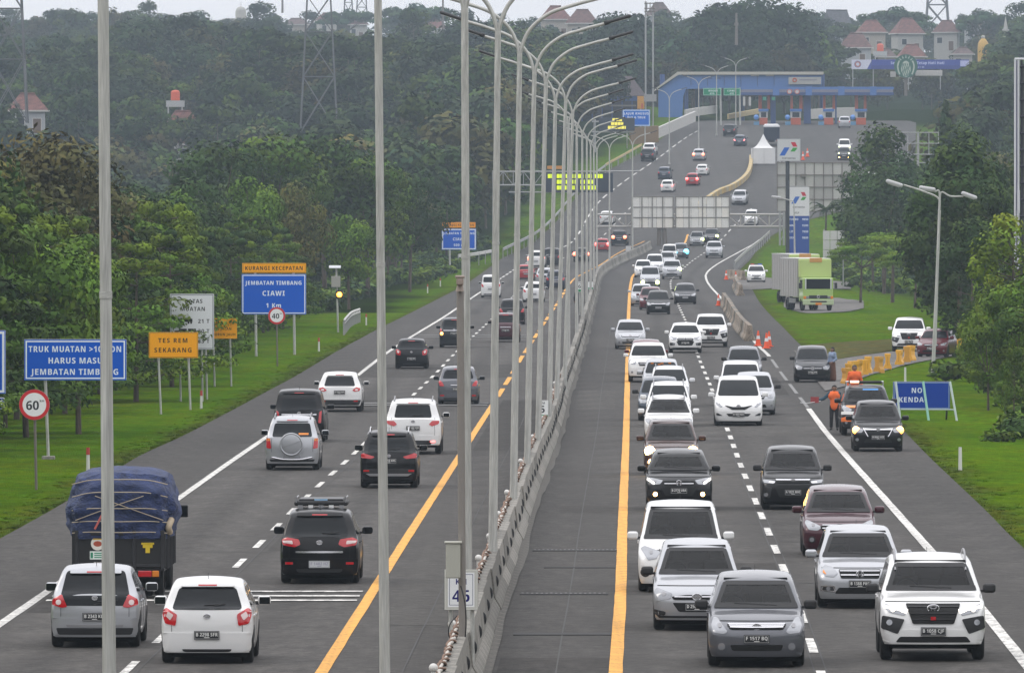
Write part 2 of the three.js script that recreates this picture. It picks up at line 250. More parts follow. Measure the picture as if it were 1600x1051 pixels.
// ---------------------------------------------------------------- cars
// A body is lofted along its length from a side profile; lamps, glass, grilles are shaped in front, rear or side view and pressed onto the body surface.
const paint = (c, flake = 0.0) => mat(c, 0.34, flake, { clearcoat: 0.8, clearcoatRoughness: 0.05, specularIntensity: 0.35 });
const PAINT = { white: paint(lin(0.74, 0.74, 0.73)), pearl: paint(lin(0.68, 0.69, 0.7)), silver: paint(lin(0.42, 0.43, 0.45), 0.55), grey: paint(lin(0.12, 0.125, 0.14), 0.4), dark: mat(lin(0.016, 0.017, 0.02), 0.32, 0.1, { clearcoat: 0.6, clearcoatRoughness: 0.05, specularIntensity: 0.3 }), black: mat(lin(0.005, 0.005, 0.006), 0.3, 0, { clearcoat: 0.5, clearcoatRoughness: 0.05, specularIntensity: 0.25 }), maroon: paint(lin(0.055, 0.012, 0.02), 0.25), brown: paint(lin(0.045, 0.016, 0.01), 0.2), red: paint(lin(0.36, 0.02, 0.025)), wine: paint(lin(0.1, 0.008, 0.014), 0.1), bluegrey: paint(lin(0.05, 0.065, 0.09), 0.3), navy: paint(lin(0.012, 0.018, 0.04)), green: paint(lin(0.36, 0.5, 0.16)) };
const glassM = mat(lin(0.012, 0.014, 0.016), 0.05, 0, { specularIntensity: 0.36 });
const screenM = new THREE.MeshPhysicalMaterial({ color: lin(0.36, 0.4, 0.41), specularIntensity: 0.6, roughness: 0.02, transmission: 1, thickness: 0, ior: 1.45 }), cabinM = mat(lin(0.03, 0.029, 0.028), 0.9), seatM = mat(lin(0.09, 0.08, 0.07), 0.85), dashM = mat(lin(0.02, 0.02, 0.021), 0.7);
const plasticM = mat(lin(0.014, 0.014, 0.015), 0.6), gapM = mat(lin(0.006, 0.006, 0.006), 0.8), chromeM = mat(lin(0.62, 0.62, 0.64), 0.18, 0.9), rubberM = mat(lin(0.012, 0.012, 0.012), 0.85), rimM = mat(lin(0.35, 0.35, 0.37), 0.3, 0.8), steelGrey = mat(lin(0.3, 0.3, 0.31), 0.45, 0.6);
const lampM = mat(lin(0.28, 0.29, 0.31), 0.08, 0.25, { clearcoat: 1, clearcoatRoughness: 0.02 }), lampDarkM = mat(lin(0.1, 0.11, 0.12), 0.08, 0.4, { clearcoat: 1, clearcoatRoughness: 0.02 });
const redM = mat(lin(0.5, 0.008, 0.014), 0.12, 0, { clearcoat: 1, clearcoatRoughness: 0.03 }), clearLensM = mat(lin(0.75, 0.6, 0.58), 0.1, 0.1, { clearcoat: 1, clearcoatRoughness: 0.03 }), amberM = mat(lin(0.7, 0.22, 0.02), 0.2), wellM = mat(lin(0.004, 0.004, 0.004), 0.9);
const glow = (c, k) => { const key = 'glow' + c + k; if (!mats.has(key)) mats.set(key, new THREE.MeshStandardMaterial({ color: 0xffffff, emissive: col(c), emissiveIntensity: k, roughness: 0.4 })); return mats.get(key); };
const GLOW = { white: glow(0xfff0d8, 10), warm: glow(0xffc468, 20), amber: glow(0xffa21a, 5), red: glow(0xff2812, 3.6), orange: glow(0xff5a20, 5), lime: glow(0xe6ff80, 11), blue: glow(0x28d8ff, 4), dim: glow(0xfff4e0, 2.2) };

function monoAt(list) { const f = mono(list); return f; }
const BODY = {                                                              // front: [distance from nose, height]; rear: [distance from tail, height]
  mpv: { L: 4.14, W: 1.66, H: 1.67, gc: 0.2, belt: 1.02, tum: 0.74, r: 0.31, wb: 2.66, fo: 0.72, front: [[0, 0.74], [0.12, 0.83], [0.5, 0.93], [0.92, 1.02], [1.3, 1.3], [1.68, 1.56], [2.0, 1.64]], rear: [[0, 1.04], [0.1, 1.12], [0.26, 1.38], [0.44, 1.58], [0.62, 1.63], [1.2, 1.67]] },
  low: { L: 4.2, W: 1.69, H: 1.6, gc: 0.19, belt: 0.98, tum: 0.73, r: 0.31, wb: 2.6, fo: 0.85, front: [[0, 0.7], [0.12, 0.79], [0.55, 0.9], [1.0, 0.98], [1.4, 1.26], [1.82, 1.5], [2.2, 1.57]], rear: [[0, 1.0], [0.1, 1.08], [0.28, 1.34], [0.46, 1.51], [0.64, 1.56], [1.2, 1.6]] },
  hatch: { L: 3.64, W: 1.62, H: 1.5, gc: 0.19, belt: 0.94, tum: 0.72, r: 0.29, wb: 2.45, fo: 0.68, front: [[0, 0.68], [0.1, 0.77], [0.45, 0.86], [0.85, 0.95], [1.2, 1.2], [1.55, 1.41], [1.85, 1.47]], rear: [[0, 0.96], [0.12, 1.03], [0.32, 1.26], [0.5, 1.42], [0.68, 1.465], [1.1, 1.5]] },
  suv: { L: 4.75, W: 1.855, H: 1.82, gc: 0.3, belt: 1.16, tum: 0.75, r: 0.385, wb: 2.74, fo: 0.92, front: [[0, 0.92], [0.14, 1.03], [0.6, 1.12], [1.3, 1.18], [1.7, 1.5], [2.0, 1.7], [2.35, 1.78]], rear: [[0, 1.16], [0.1, 1.24], [0.28, 1.52], [0.46, 1.72], [0.64, 1.77], [1.3, 1.82]] },
  cross: { L: 4.32, W: 1.77, H: 1.6, gc: 0.24, belt: 1.02, tum: 0.71, r: 0.34, wb: 2.61, fo: 0.85, front: [[0, 0.78], [0.12, 0.88], [0.55, 0.97], [1.1, 1.03], [1.5, 1.3], [1.86, 1.5], [2.2, 1.57]], rear: [[0, 1.0], [0.12, 1.08], [0.36, 1.34], [0.56, 1.5], [0.76, 1.55], [1.3, 1.6]] },
  van: { L: 4.72, W: 1.79, H: 1.84, gc: 0.18, belt: 1.08, tum: 0.78, r: 0.33, wb: 2.88, fo: 0.85, front: [[0, 0.76], [0.12, 0.86], [0.45, 0.97], [0.8, 1.07], [1.25, 1.4], [1.7, 1.7], [2.05, 1.8]], rear: [[0, 1.1], [0.08, 1.2], [0.18, 1.5], [0.3, 1.72], [0.48, 1.79], [1.2, 1.84]] },
  minibus: { L: 4.2, W: 1.6, H: 1.86, gc: 0.2, belt: 1.08, tum: 0.8, r: 0.3, wb: 2.6, fo: 0.7, front: [[0, 0.82], [0.1, 0.95], [0.35, 1.06], [0.5, 1.1], [0.85, 1.45], [1.15, 1.73], [1.5, 1.82]], rear: [[0, 1.12], [0.06, 1.24], [0.13, 1.5], [0.22, 1.75], [0.4, 1.82], [1.2, 1.86]] },
  pickup: { L: 5.2, W: 1.8, H: 1.78, gc: 0.32, belt: 1.14, tum: 0.74, r: 0.38, wb: 3.08, fo: 0.9, front: [[0, 0.92], [0.14, 1.03], [0.6, 1.1], [1.25, 1.16], [1.6, 1.46], [1.9, 1.68], [2.2, 1.75]], rear: [[0, 1.04], [0.1, 1.06], [1.5, 1.06], [1.58, 1.12], [1.7, 1.5], [1.82, 1.72], [2.2, 1.78]] },
};
const kits = new Map();
function bodyKit(type) {
  if (kits.has(type)) return kits.get(type);
  const b = BODY[type], hl = b.L / 2, prof = [...b.rear.map(([d, y]) => [-hl + d, y]), ...b.front.map(([d, y]) => [hl - d, y])].sort((p, q) => p[0] - q[0]), T = mono(prof);
  const zs = []; { const base = prof.map((p) => p[0]); for (let i = 0; i < base.length - 1; i++) { const n = Math.max(2, Math.ceil((base[i + 1] - base[i]) / (base[i + 1] > hl - b.front[5][0] - 0.4 ? 0.05 : 0.13))); for (let k = 0; k < n; k++) zs.push(lerp(base[i], base[i + 1], k / n)); } zs.push(hl); }
  const side = mono([[b.gc, 0.925], [b.gc + 0.14, 0.975], [0.58, 1], [b.belt - 0.12, 0.985], [b.belt, 0.955], [b.belt + 0.05, 0.935], [(b.belt + b.H) / 2, lerp(0.92, b.tum, 0.48)], [b.H, b.tum]]);
  const plan = (z) => { const f = clamp((z - (hl - 0.34)) / 0.34), r = clamp((-hl + 0.24 - z) / 0.24); return 1 - 0.13 * (1 - Math.sqrt(1 - f * f * 0.985)) - 0.08 * (1 - Math.sqrt(1 - r * r * 0.98)); };
  const hw = b.W / 2, noseTop = b.front[0][1], tailTop = b.rear[0][1];
  const zf = (x, y) => hl - 0.17 * Math.pow(Math.abs(x) / hw, 2.4) - 0.16 * Math.pow(clamp((y - 0.5) / (noseTop - 0.42)), 2.2) - 0.05 * Math.pow(clamp((0.42 - y) / 0.25), 2);
  const zr = (x, y) => -hl + 0.12 * Math.pow(Math.abs(x) / hw, 2.6) + 0.09 * Math.pow(clamp((y - 0.62) / (tailTop - 0.5)), 2) + 0.03 * Math.pow(clamp((0.42 - y) / 0.25), 2);
  const place = (x, y, z) => { let k = z; const f = smooth(hl - 0.75, hl, z); if (f > 0) k = lerp(z, Math.min(z, zf(x, y) - (hl - z)), f); const r = smooth(-hl + 0.6, -hl, z); const r2 = clamp((-hl + 0.6 - z) / 0.6); if (r2 > 0) k = lerp(k, Math.max(k, zr(x, y) + (z + hl)), r2 * r2 * (3 - 2 * r2)); return [x, y, k]; };
  const NS = 14, NC = 4, NT = 11, profile = (z) => {                          // half section from the sill up to the middle of the roof
    const t = T(z), rc = t > b.belt + 0.2 ? 0.11 : 0.085, cr = 0.035, p = [], pl = plan(z) * hw; for (let i = 0; i <= NS; i++) { const y = lerp(b.gc, t - rc - cr, i / NS); p.push([side(y) * pl, y]); }
    const xe = p[NS][0], ye = t - rc - cr; for (let i = 1; i <= NC; i++) { const a = i / NC * Math.PI / 2 * 0.93; p.push([xe - rc * 1.15 * (1 - Math.cos(a)), ye + rc * Math.sin(a)]); }
    const [xt, yt] = p[NS + NC]; for (let i = 1; i <= NT; i++) { const q = 1 - i / NT; p.push([xt * q, lerp(t, yt, q * q)]); } return p;
  };
  const pos = [], idx = [], n = NS + NC + NT + 1; 
  const push = (p) => { pos.push(...p); return pos.length / 3 - 1; };
  for (const s of [1, -1]) {
    let prev = null; const quad = (a, c, d, e) => (s > 0 ? idx.push(a, d, c, c, d, e) : idx.push(a, c, d, c, e, d));
    zs.forEach((z, k) => {
      const row = profile(z).map(([x, y]) => push(place(x * s, y, z))); if (prev) for (let i = 0; i < n - 1; i++) quad(prev[i], prev[i + 1], row[i], row[i + 1]); prev = row;
      if (k === 0 || k === zs.length - 1) {                                   // nose and tail
        const pr = profile(z), end = (x, y) => [x * s, y, k ? zf(x, y) : zr(x, y)], rows = [];
        for (let i = 0; i <= NS + NC; i++) rows.push(Array.from({ length: NT + 1 }, (_, q) => push(end(pr[i][0] * (1 - q / NT), i === NS + NC ? pr[NS + NC + q][1] : pr[i][1]))));
        for (let i = 0; i < NS + NC; i++) for (let q = 0; q < NT; q++) (k ? quad(rows[i][q], rows[i + 1][q], rows[i][q + 1], rows[i + 1][q + 1]) : quad(rows[i][q], rows[i][q + 1], rows[i + 1][q], rows[i + 1][q + 1]));
      }
    });
  }
  let g = new THREE.BufferGeometry(); g.setAttribute('position', new THREE.Float32BufferAttribute(pos, 3)); g.setIndex(idx);
  g = mergeVertices(g, 1e-4); const body = toCreasedNormals(g, 0.62);
  // depth maps of the body from the front, the rear and the side
  const maps = {}, p = g.attributes.position.array, ix = g.index.array, RES = 0.0125;
  for (const [view, A, B, D, sg] of [['front', 0, 1, 2, 1], ['rear', 0, 1, 2, -1], ['side', 2, 1, 0, 1]]) {
    const a0 = -(A === 2 ? hl + 0.1 : hw + 0.1), w = Math.ceil(-2 * a0 / RES), h = Math.ceil((b.H + 0.2) / RES), m = new Float32Array(w * h).fill(NaN);
    for (let t = 0; t < ix.length; t += 3) {
      const q = [0, 1, 2].map((k) => { const o = ix[t + k] * 3; return [(p[o + A] - a0) / RES, p[o + B] / RES, p[o + D] * sg]; }), den = (q[1][1] - q[2][1]) * (q[0][0] - q[2][0]) + (q[2][0] - q[1][0]) * (q[0][1] - q[2][1]);
      if (Math.abs(den) < 1e-9) continue;
      for (let j = Math.max(0, Math.floor(Math.min(q[0][1], q[1][1], q[2][1]))); j <= Math.min(h - 1, Math.ceil(Math.max(q[0][1], q[1][1], q[2][1]))); j++) for (let i = Math.max(0, Math.floor(Math.min(q[0][0], q[1][0], q[2][0]))); i <= Math.min(w - 1, Math.ceil(Math.max(q[0][0], q[1][0], q[2][0]))); i++) {
        const l0 = ((q[1][1] - q[2][1]) * (i - q[2][0]) + (q[2][0] - q[1][0]) * (j - q[2][1])) / den, l1 = ((q[2][1] - q[0][1]) * (i - q[2][0]) + (q[0][0] - q[2][0]) * (j - q[2][1])) / den, l2 = 1 - l0 - l1;
        if (l0 < -0.02 || l1 < -0.02 || l2 < -0.02) continue; const d = l0 * q[0][2] + l1 * q[1][2] + l2 * q[2][2], o = j * w + i; if (!(m[o] >= d)) m[o] = d;
      }
    }
    maps[view] = (x, y) => {
      let fx = clamp((x - a0) / RES, 0, w - 1.01), fy = clamp(y / RES, 0, h - 1.01);
      for (let k = 0; k < 60; k++) { const i = Math.floor(fx), j = Math.floor(fy), v = [m[j * w + i], m[j * w + i + 1], m[(j + 1) * w + i], m[(j + 1) * w + i + 1]]; if (v.every((q) => q === q)) return sg * lerp(lerp(v[0], v[1], fx - i), lerp(v[2], v[3], fx - i), fy - j); fx += (w / 2 - fx) * 0.02; fy += (0.7 / RES - fy) * 0.02; }
      return A === 2 ? hw * 0.9 : sg * hl * 0.9;
    };
  }
  // the same body with the windscreen cut out, and what shows behind the glass
  const cowl = b.front[3][1], wt = b.H - 0.155, inside = (x, y) => { const t = (y - cowl - 0.05) / (wt - cowl - 0.075); return t > 0 && t < 1 && Math.abs(x) < lerp(hw * 0.85, hw * b.tum * 0.915, t); }, keep = [];
  for (let t = 0; t < ix.length; t += 3) { const q = [0, 1, 2].map((k) => ix[t + k] * 3), cut = q.every((o) => inside(p[o], p[o + 1]) && p[o + 2] > 0.2 && Math.abs(p[o + 2] - maps.front(p[o], p[o + 1])) < 0.06); if (!cut) keep.push(ix[t], ix[t + 1], ix[t + 2]); }
  const g3 = new THREE.BufferGeometry(); g3.setAttribute('position', g.attributes.position.clone()); g3.setIndex(keep); const bodyOpen = toCreasedNormals(g3, 0.62);
  const zc = hl - b.front[3][0] - 0.03, zt = hl - b.front[5][0] - 0.02, zb = -hl + 1.1, lo = hw * 0.84, up = hw * b.tum * 0.9, y0 = cowl - 0.45, y1 = b.H - 0.1, lp = [], quad4 = (...c) => { for (const k of [0, 1, 2, 0, 2, 3]) lp.push(...c[k]); };
  for (const s of [1, -1]) quad4([s * lo, y0, zc], [s * lo, y0, zb], [s * up, y1, zb], [s * up, y1, zt]); quad4([-up, y1, zt], [up, y1, zt], [up, y1, zb], [-up, y1, zb]); quad4([-lo, y0, zc], [lo, y0, zc], [lo, y0, zb], [-lo, y0, zb]); quad4([-lo, y0, zb], [lo, y0, zb], [up, y1, zb], [-up, y1, zb]);
  const lining = new THREE.BufferGeometry(); lining.setAttribute('position', new THREE.Float32BufferAttribute(lp, 3)); lining.computeVertexNormals();
  const sy = cowl - 0.12, sz = zt - 0.45, seats = []; for (const x of [-0.37, 0.37]) { seats.push(rbox(0.5, 0.72, 0.16, 0.06, x * hw / 0.83, sy, sz), rbox(0.27, 0.2, 0.11, 0.05, x * hw / 0.83, sy + 0.48, sz - 0.03)); } seats.push(rbox(1.2, 0.6, 0.16, 0.06, 0, sy - 0.02, sz - 0.95), rbox(0.24, 0.17, 0.1, 0.04, -0.35, sy + 0.38, sz - 0.97), rbox(0.24, 0.17, 0.1, 0.04, 0.35, sy + 0.38, sz - 0.97));
  const cabin = { bodyOpen, lining, seats: merge(seats), dash: rbox(lo * 1.94, 0.2, 0.55, 0.07, 0, cowl - 0.07, zc - 0.34, 3), wheel: new THREE.TorusGeometry(0.185, 0.018, 8, 26).rotateX(-0.4).translate(-0.37 * hw / 0.83, cowl + 0.04, zc - 0.66), mirror: rbox(0.24, 0.07, 0.03, 0.02, 0, wt - 0.07, zt + 0.0) };
  const kit = { ...b, type, hl, hw, body, maps, T, cabin, geos: new Map() }; kits.set(type, kit); return kit;
}
// outlines
const R4 = (x0, y0, x1, y1) => [[x0, y0], [x1, y0], [x1, y1], [x0, y1]];
const flip = (pts) => pts.map(([x, y]) => [-x, y]).reverse();
const disc = (x, y, r, n = 14, ry = r) => Array.from({ length: n }, (_, i) => [x + r * Math.cos(i / n * 6.2832), y + ry * Math.sin(i / n * 6.2832)]);
function round(pts, r = 0.04, n = 3) {                                       // corners cut to small arcs
  const out = [], L = pts.length; for (let i = 0; i < L; i++) {
    const a = pts[(i + L - 1) % L], b = pts[i], c = pts[(i + 1) % L], la = Math.hypot(a[0] - b[0], a[1] - b[1]), lc = Math.hypot(c[0] - b[0], c[1] - b[1]), k = Math.min(r, la * 0.45, lc * 0.45);
    const p = [b[0] + (a[0] - b[0]) / la * k, b[1] + (a[1] - b[1]) / la * k], q = [b[0] + (c[0] - b[0]) / lc * k, b[1] + (c[1] - b[1]) / lc * k];
    for (let j = 0; j <= n; j++) { const t = j / n; out.push([(1 - t) ** 2 * p[0] + 2 * t * (1 - t) * b[0] + t * t * q[0], (1 - t) ** 2 * p[1] + 2 * t * (1 - t) * b[1] + t * t * q[1]]); }
  } return out;
}
function spans(pts, v, ax) {                                                  // where the line (other axis = v) crosses the outline
  const out = [], by = 1 - ax; for (let i = 0; i < pts.length; i++) { const p = pts[i], q = pts[(i + 1) % pts.length]; if ((p[by] <= v) !== (q[by] <= v)) out.push(p[ax] + (q[ax] - p[ax]) * (v - p[by]) / (q[by] - p[by])); }
  return out.sort((m, n) => m - n);
}
function press(kit, view, pts, off = 0.008, depth = 0.03) {                   // an outline pressed onto the body, with a rim that reaches into it
  const key = view + off + depth + pts.map((p) => p.map((v) => v.toFixed(3))).join(';'); if (kit.geos.has(key)) return kit.geos.get(key);
  const lo = [0, 1].map((k) => Math.min(...pts.map((p) => p[k]))), hi = [0, 1].map((k) => Math.max(...pts.map((p) => p[k])));
  let ax = 0; for (let i = 1; i < 24; i++) if (spans(pts, lerp(lo[1], hi[1], (i + 0.37) / 25), 0).length > 2) ax = 1;   // rows, or columns where rows would break in two
  const by = 1 - ax, e = (hi[by] - lo[by]) * 1e-3, raw = [lo[by] + e, hi[by] - e]; for (const p of pts) if (p[by] > lo[by] + 3 * e && p[by] < hi[by] - 3 * e) raw.push(p[by]);
  raw.sort((m, n) => m - n); const vs = [raw[0]]; for (let i = 1; i < raw.length; i++) { const d = raw[i] - vs[vs.length - 1]; if (d < 0.006 && i < raw.length - 1) continue; const n = Math.max(1, Math.ceil(d / 0.06)), v0 = vs[vs.length - 1]; for (let k = 1; k <= n; k++) vs.push(lerp(v0, raw[i], k / n)); }
  const nc = Math.max(2, Math.ceil((hi[ax] - lo[ax]) / 0.065)), map = kit.maps[view], sg = view === 'rear' ? -1 : 1, out = [], idx = [], rim = [], put = (a, y, d) => (view === 'side' ? [d, y, a] : [a, y, d]), W = nc + 1;
  const grad = (x, y) => { const h = 0.02; return [clamp((map(x + h, y) - map(x - h, y)) / (2 * h), -3, 3), clamp((map(x, y + h) - map(x, y - h)) / (2 * h), -4, 4)]; };
  vs.forEach((v) => { const sp = spans(pts, v, ax), a = sp[0] ?? lo[ax], b = sp[sp.length - 1] ?? hi[ax]; for (let i = 0; i <= nc; i++) { const u = lerp(a, b, i / nc), x = ax ? v : u, y = ax ? u : v, d = map(x, y), g = grad(x, y), l = sg / Math.hypot(g[0], g[1], 1) * off; out.push(...put(x - g[0] * l, y - g[1] * l, d + l)); rim.push([x, y, d]); } });
  const R = vs.length, turn = (view === 'front') !== (ax === 1), tri = (a, b, c) => (turn ? idx.push(a, b, c) : idx.push(a, c, b));
  for (let j = 0; j < R - 1; j++) for (let i = 0; i < nc; i++) { const a = j * W + i; tri(a, a + 1, a + W); tri(a + 1, a + W + 1, a + W); }
  if (depth) { const loop = []; for (let i = 0; i < nc; i++) loop.push(i); for (let j = 0; j < R - 1; j++) loop.push(j * W + nc); for (let i = nc; i > 0; i--) loop.push((R - 1) * W + i); for (let j = R - 1; j > 0; j--) loop.push(j * W);
    const m = out.length / 3; for (const v of loop) { out.push(out[v * 3], out[v * 3 + 1], out[v * 3 + 2]); const [x, y, d] = rim[v]; out.push(...put(x, y, d - sg * depth)); }
    loop.forEach((_, k) => { const a = m + k * 2, b = m + ((k + 1) % loop.length) * 2; tri(a, a + 1, b); tri(b, a + 1, b + 1); }); }
  const o = new THREE.BufferGeometry(); o.setAttribute('position', new THREE.Float32BufferAttribute(out, 3)); o.setIndex(idx); o.computeVertexNormals();
  kit.geos.set(key, o); return o;
}
const mirrorX = (g) => { const o = g.clone(); o.scale(-1, 1, 1); const i = o.index; if (i) { const a = i.array; for (let k = 0; k < a.length; k += 3) { const t = a[k + 1]; a[k + 1] = a[k + 2]; a[k + 2] = t; } } o.computeVertexNormals(); return o; };
const mirrored = new Map(); const mx = (g) => { if (!mirrored.has(g)) mirrored.set(g, mirrorX(g)); return mirrored.get(g); };
// wheels and door mirrors, shared by all cars
const tyreG = (() => { const p = [[0.6, -0.5], [0.86, -0.5], [0.97, -0.4], [1, -0.25], [1, 0.25], [0.97, 0.4], [0.86, 0.5], [0.6, 0.5]].map(([x, y]) => new THREE.Vector2(x, y)); return new THREE.LatheGeometry(p, 26).rotateZ(Math.PI / 2); })();
const rimG = (() => { const l = [new THREE.CylinderGeometry(0.64, 0.64, 0.12, 24, 1, true), new THREE.CylinderGeometry(0.14, 0.16, 0.12, 12).translate(0, 0.28, 0)]; for (let k = 0; k < 10; k++) l.push(new THREE.BoxGeometry(0.1, 0.07, 0.54).translate((k % 2 ? 1 : -1) * 0.07, 0.24, 0.37).rotateY(Math.floor(k / 2) / 5 * 6.2832)); l.push(new THREE.TorusGeometry(0.61, 0.05, 6, 26).rotateX(Math.PI / 2).translate(0, 0.3, 0)); l.push(new THREE.CircleGeometry(0.6, 20).rotateX(-Math.PI / 2).translate(0, 0.02, 0)); return merge(l.map((g) => { g.deleteAttribute('uv'); return g; })).rotateZ(-Math.PI / 2); })();
const mirrorG = new RoundedBoxGeometry(0.23, 0.165, 0.13, 3, 0.055), mirrorGlassG = new RoundedBoxGeometry(0.19, 0.125, 0.012, 2, 0.005), stalkG = box(0.12, 0.045, 0.06), bulbG = new THREE.SphereGeometry(1, 12, 8).scale(1, 1, 0.5);
// number plates: one sheet of lettering shared by all cars
const plateTexts = []; const plateM = new THREE.MeshStandardMaterial({ roughness: 0.45 }); const PW = 4, PH = 16;
function plateGeo(text) { let i = plateTexts.indexOf(text); if (i < 0) i = plateTexts.push(text) - 1; const g = new THREE.PlaneGeometry(0.43, 0.135), u = g.attributes.uv, cx = i % PW, cy = Math.floor(i / PW); for (let k = 0; k < 4; k++) u.setXY(k, (cx + u.getX(k)) / PW, 1 - (cy + 1 - u.getY(k)) / PH); const b = box(0.445, 0.15, 0.012, 0, 0, -0.008); const u2 = b.attributes.uv; for (let k = 0; k < u2.count; k++) u2.setXY(k, (cx + 0.01) / PW, 1 - (cy + 0.02) / PH); g.translate(0, 0, 0.001); return merge([g, b]); }
function finishPlates() { plateM.map = canvas(1024, 1280, (c) => { c.fillStyle = '#101114'; c.fillRect(0, 0, 1024, 1280); plateTexts.forEach((t, i) => { const x = (i % PW) * 256, y = Math.floor(i / PW) * 80, pale = t.startsWith('*'); t = t.replace('*', ''); c.fillStyle = pale ? '#c9ccce' : '#141518'; c.fillRect(x, y, 256, 80); c.strokeStyle = pale ? '#777' : '#d8d8d6'; c.lineWidth = 3; c.strokeRect(x + 4, y + 4, 248, 72); c.fillStyle = pale ? '#99a' : '#e4e4e0'; c.textAlign = 'center'; c.font = 'bold 50px sans-serif'; c.fillText(t, x + 128, y + 50, 230); c.fillRect(x + 100, y + 60, 56, 7); }); }); }

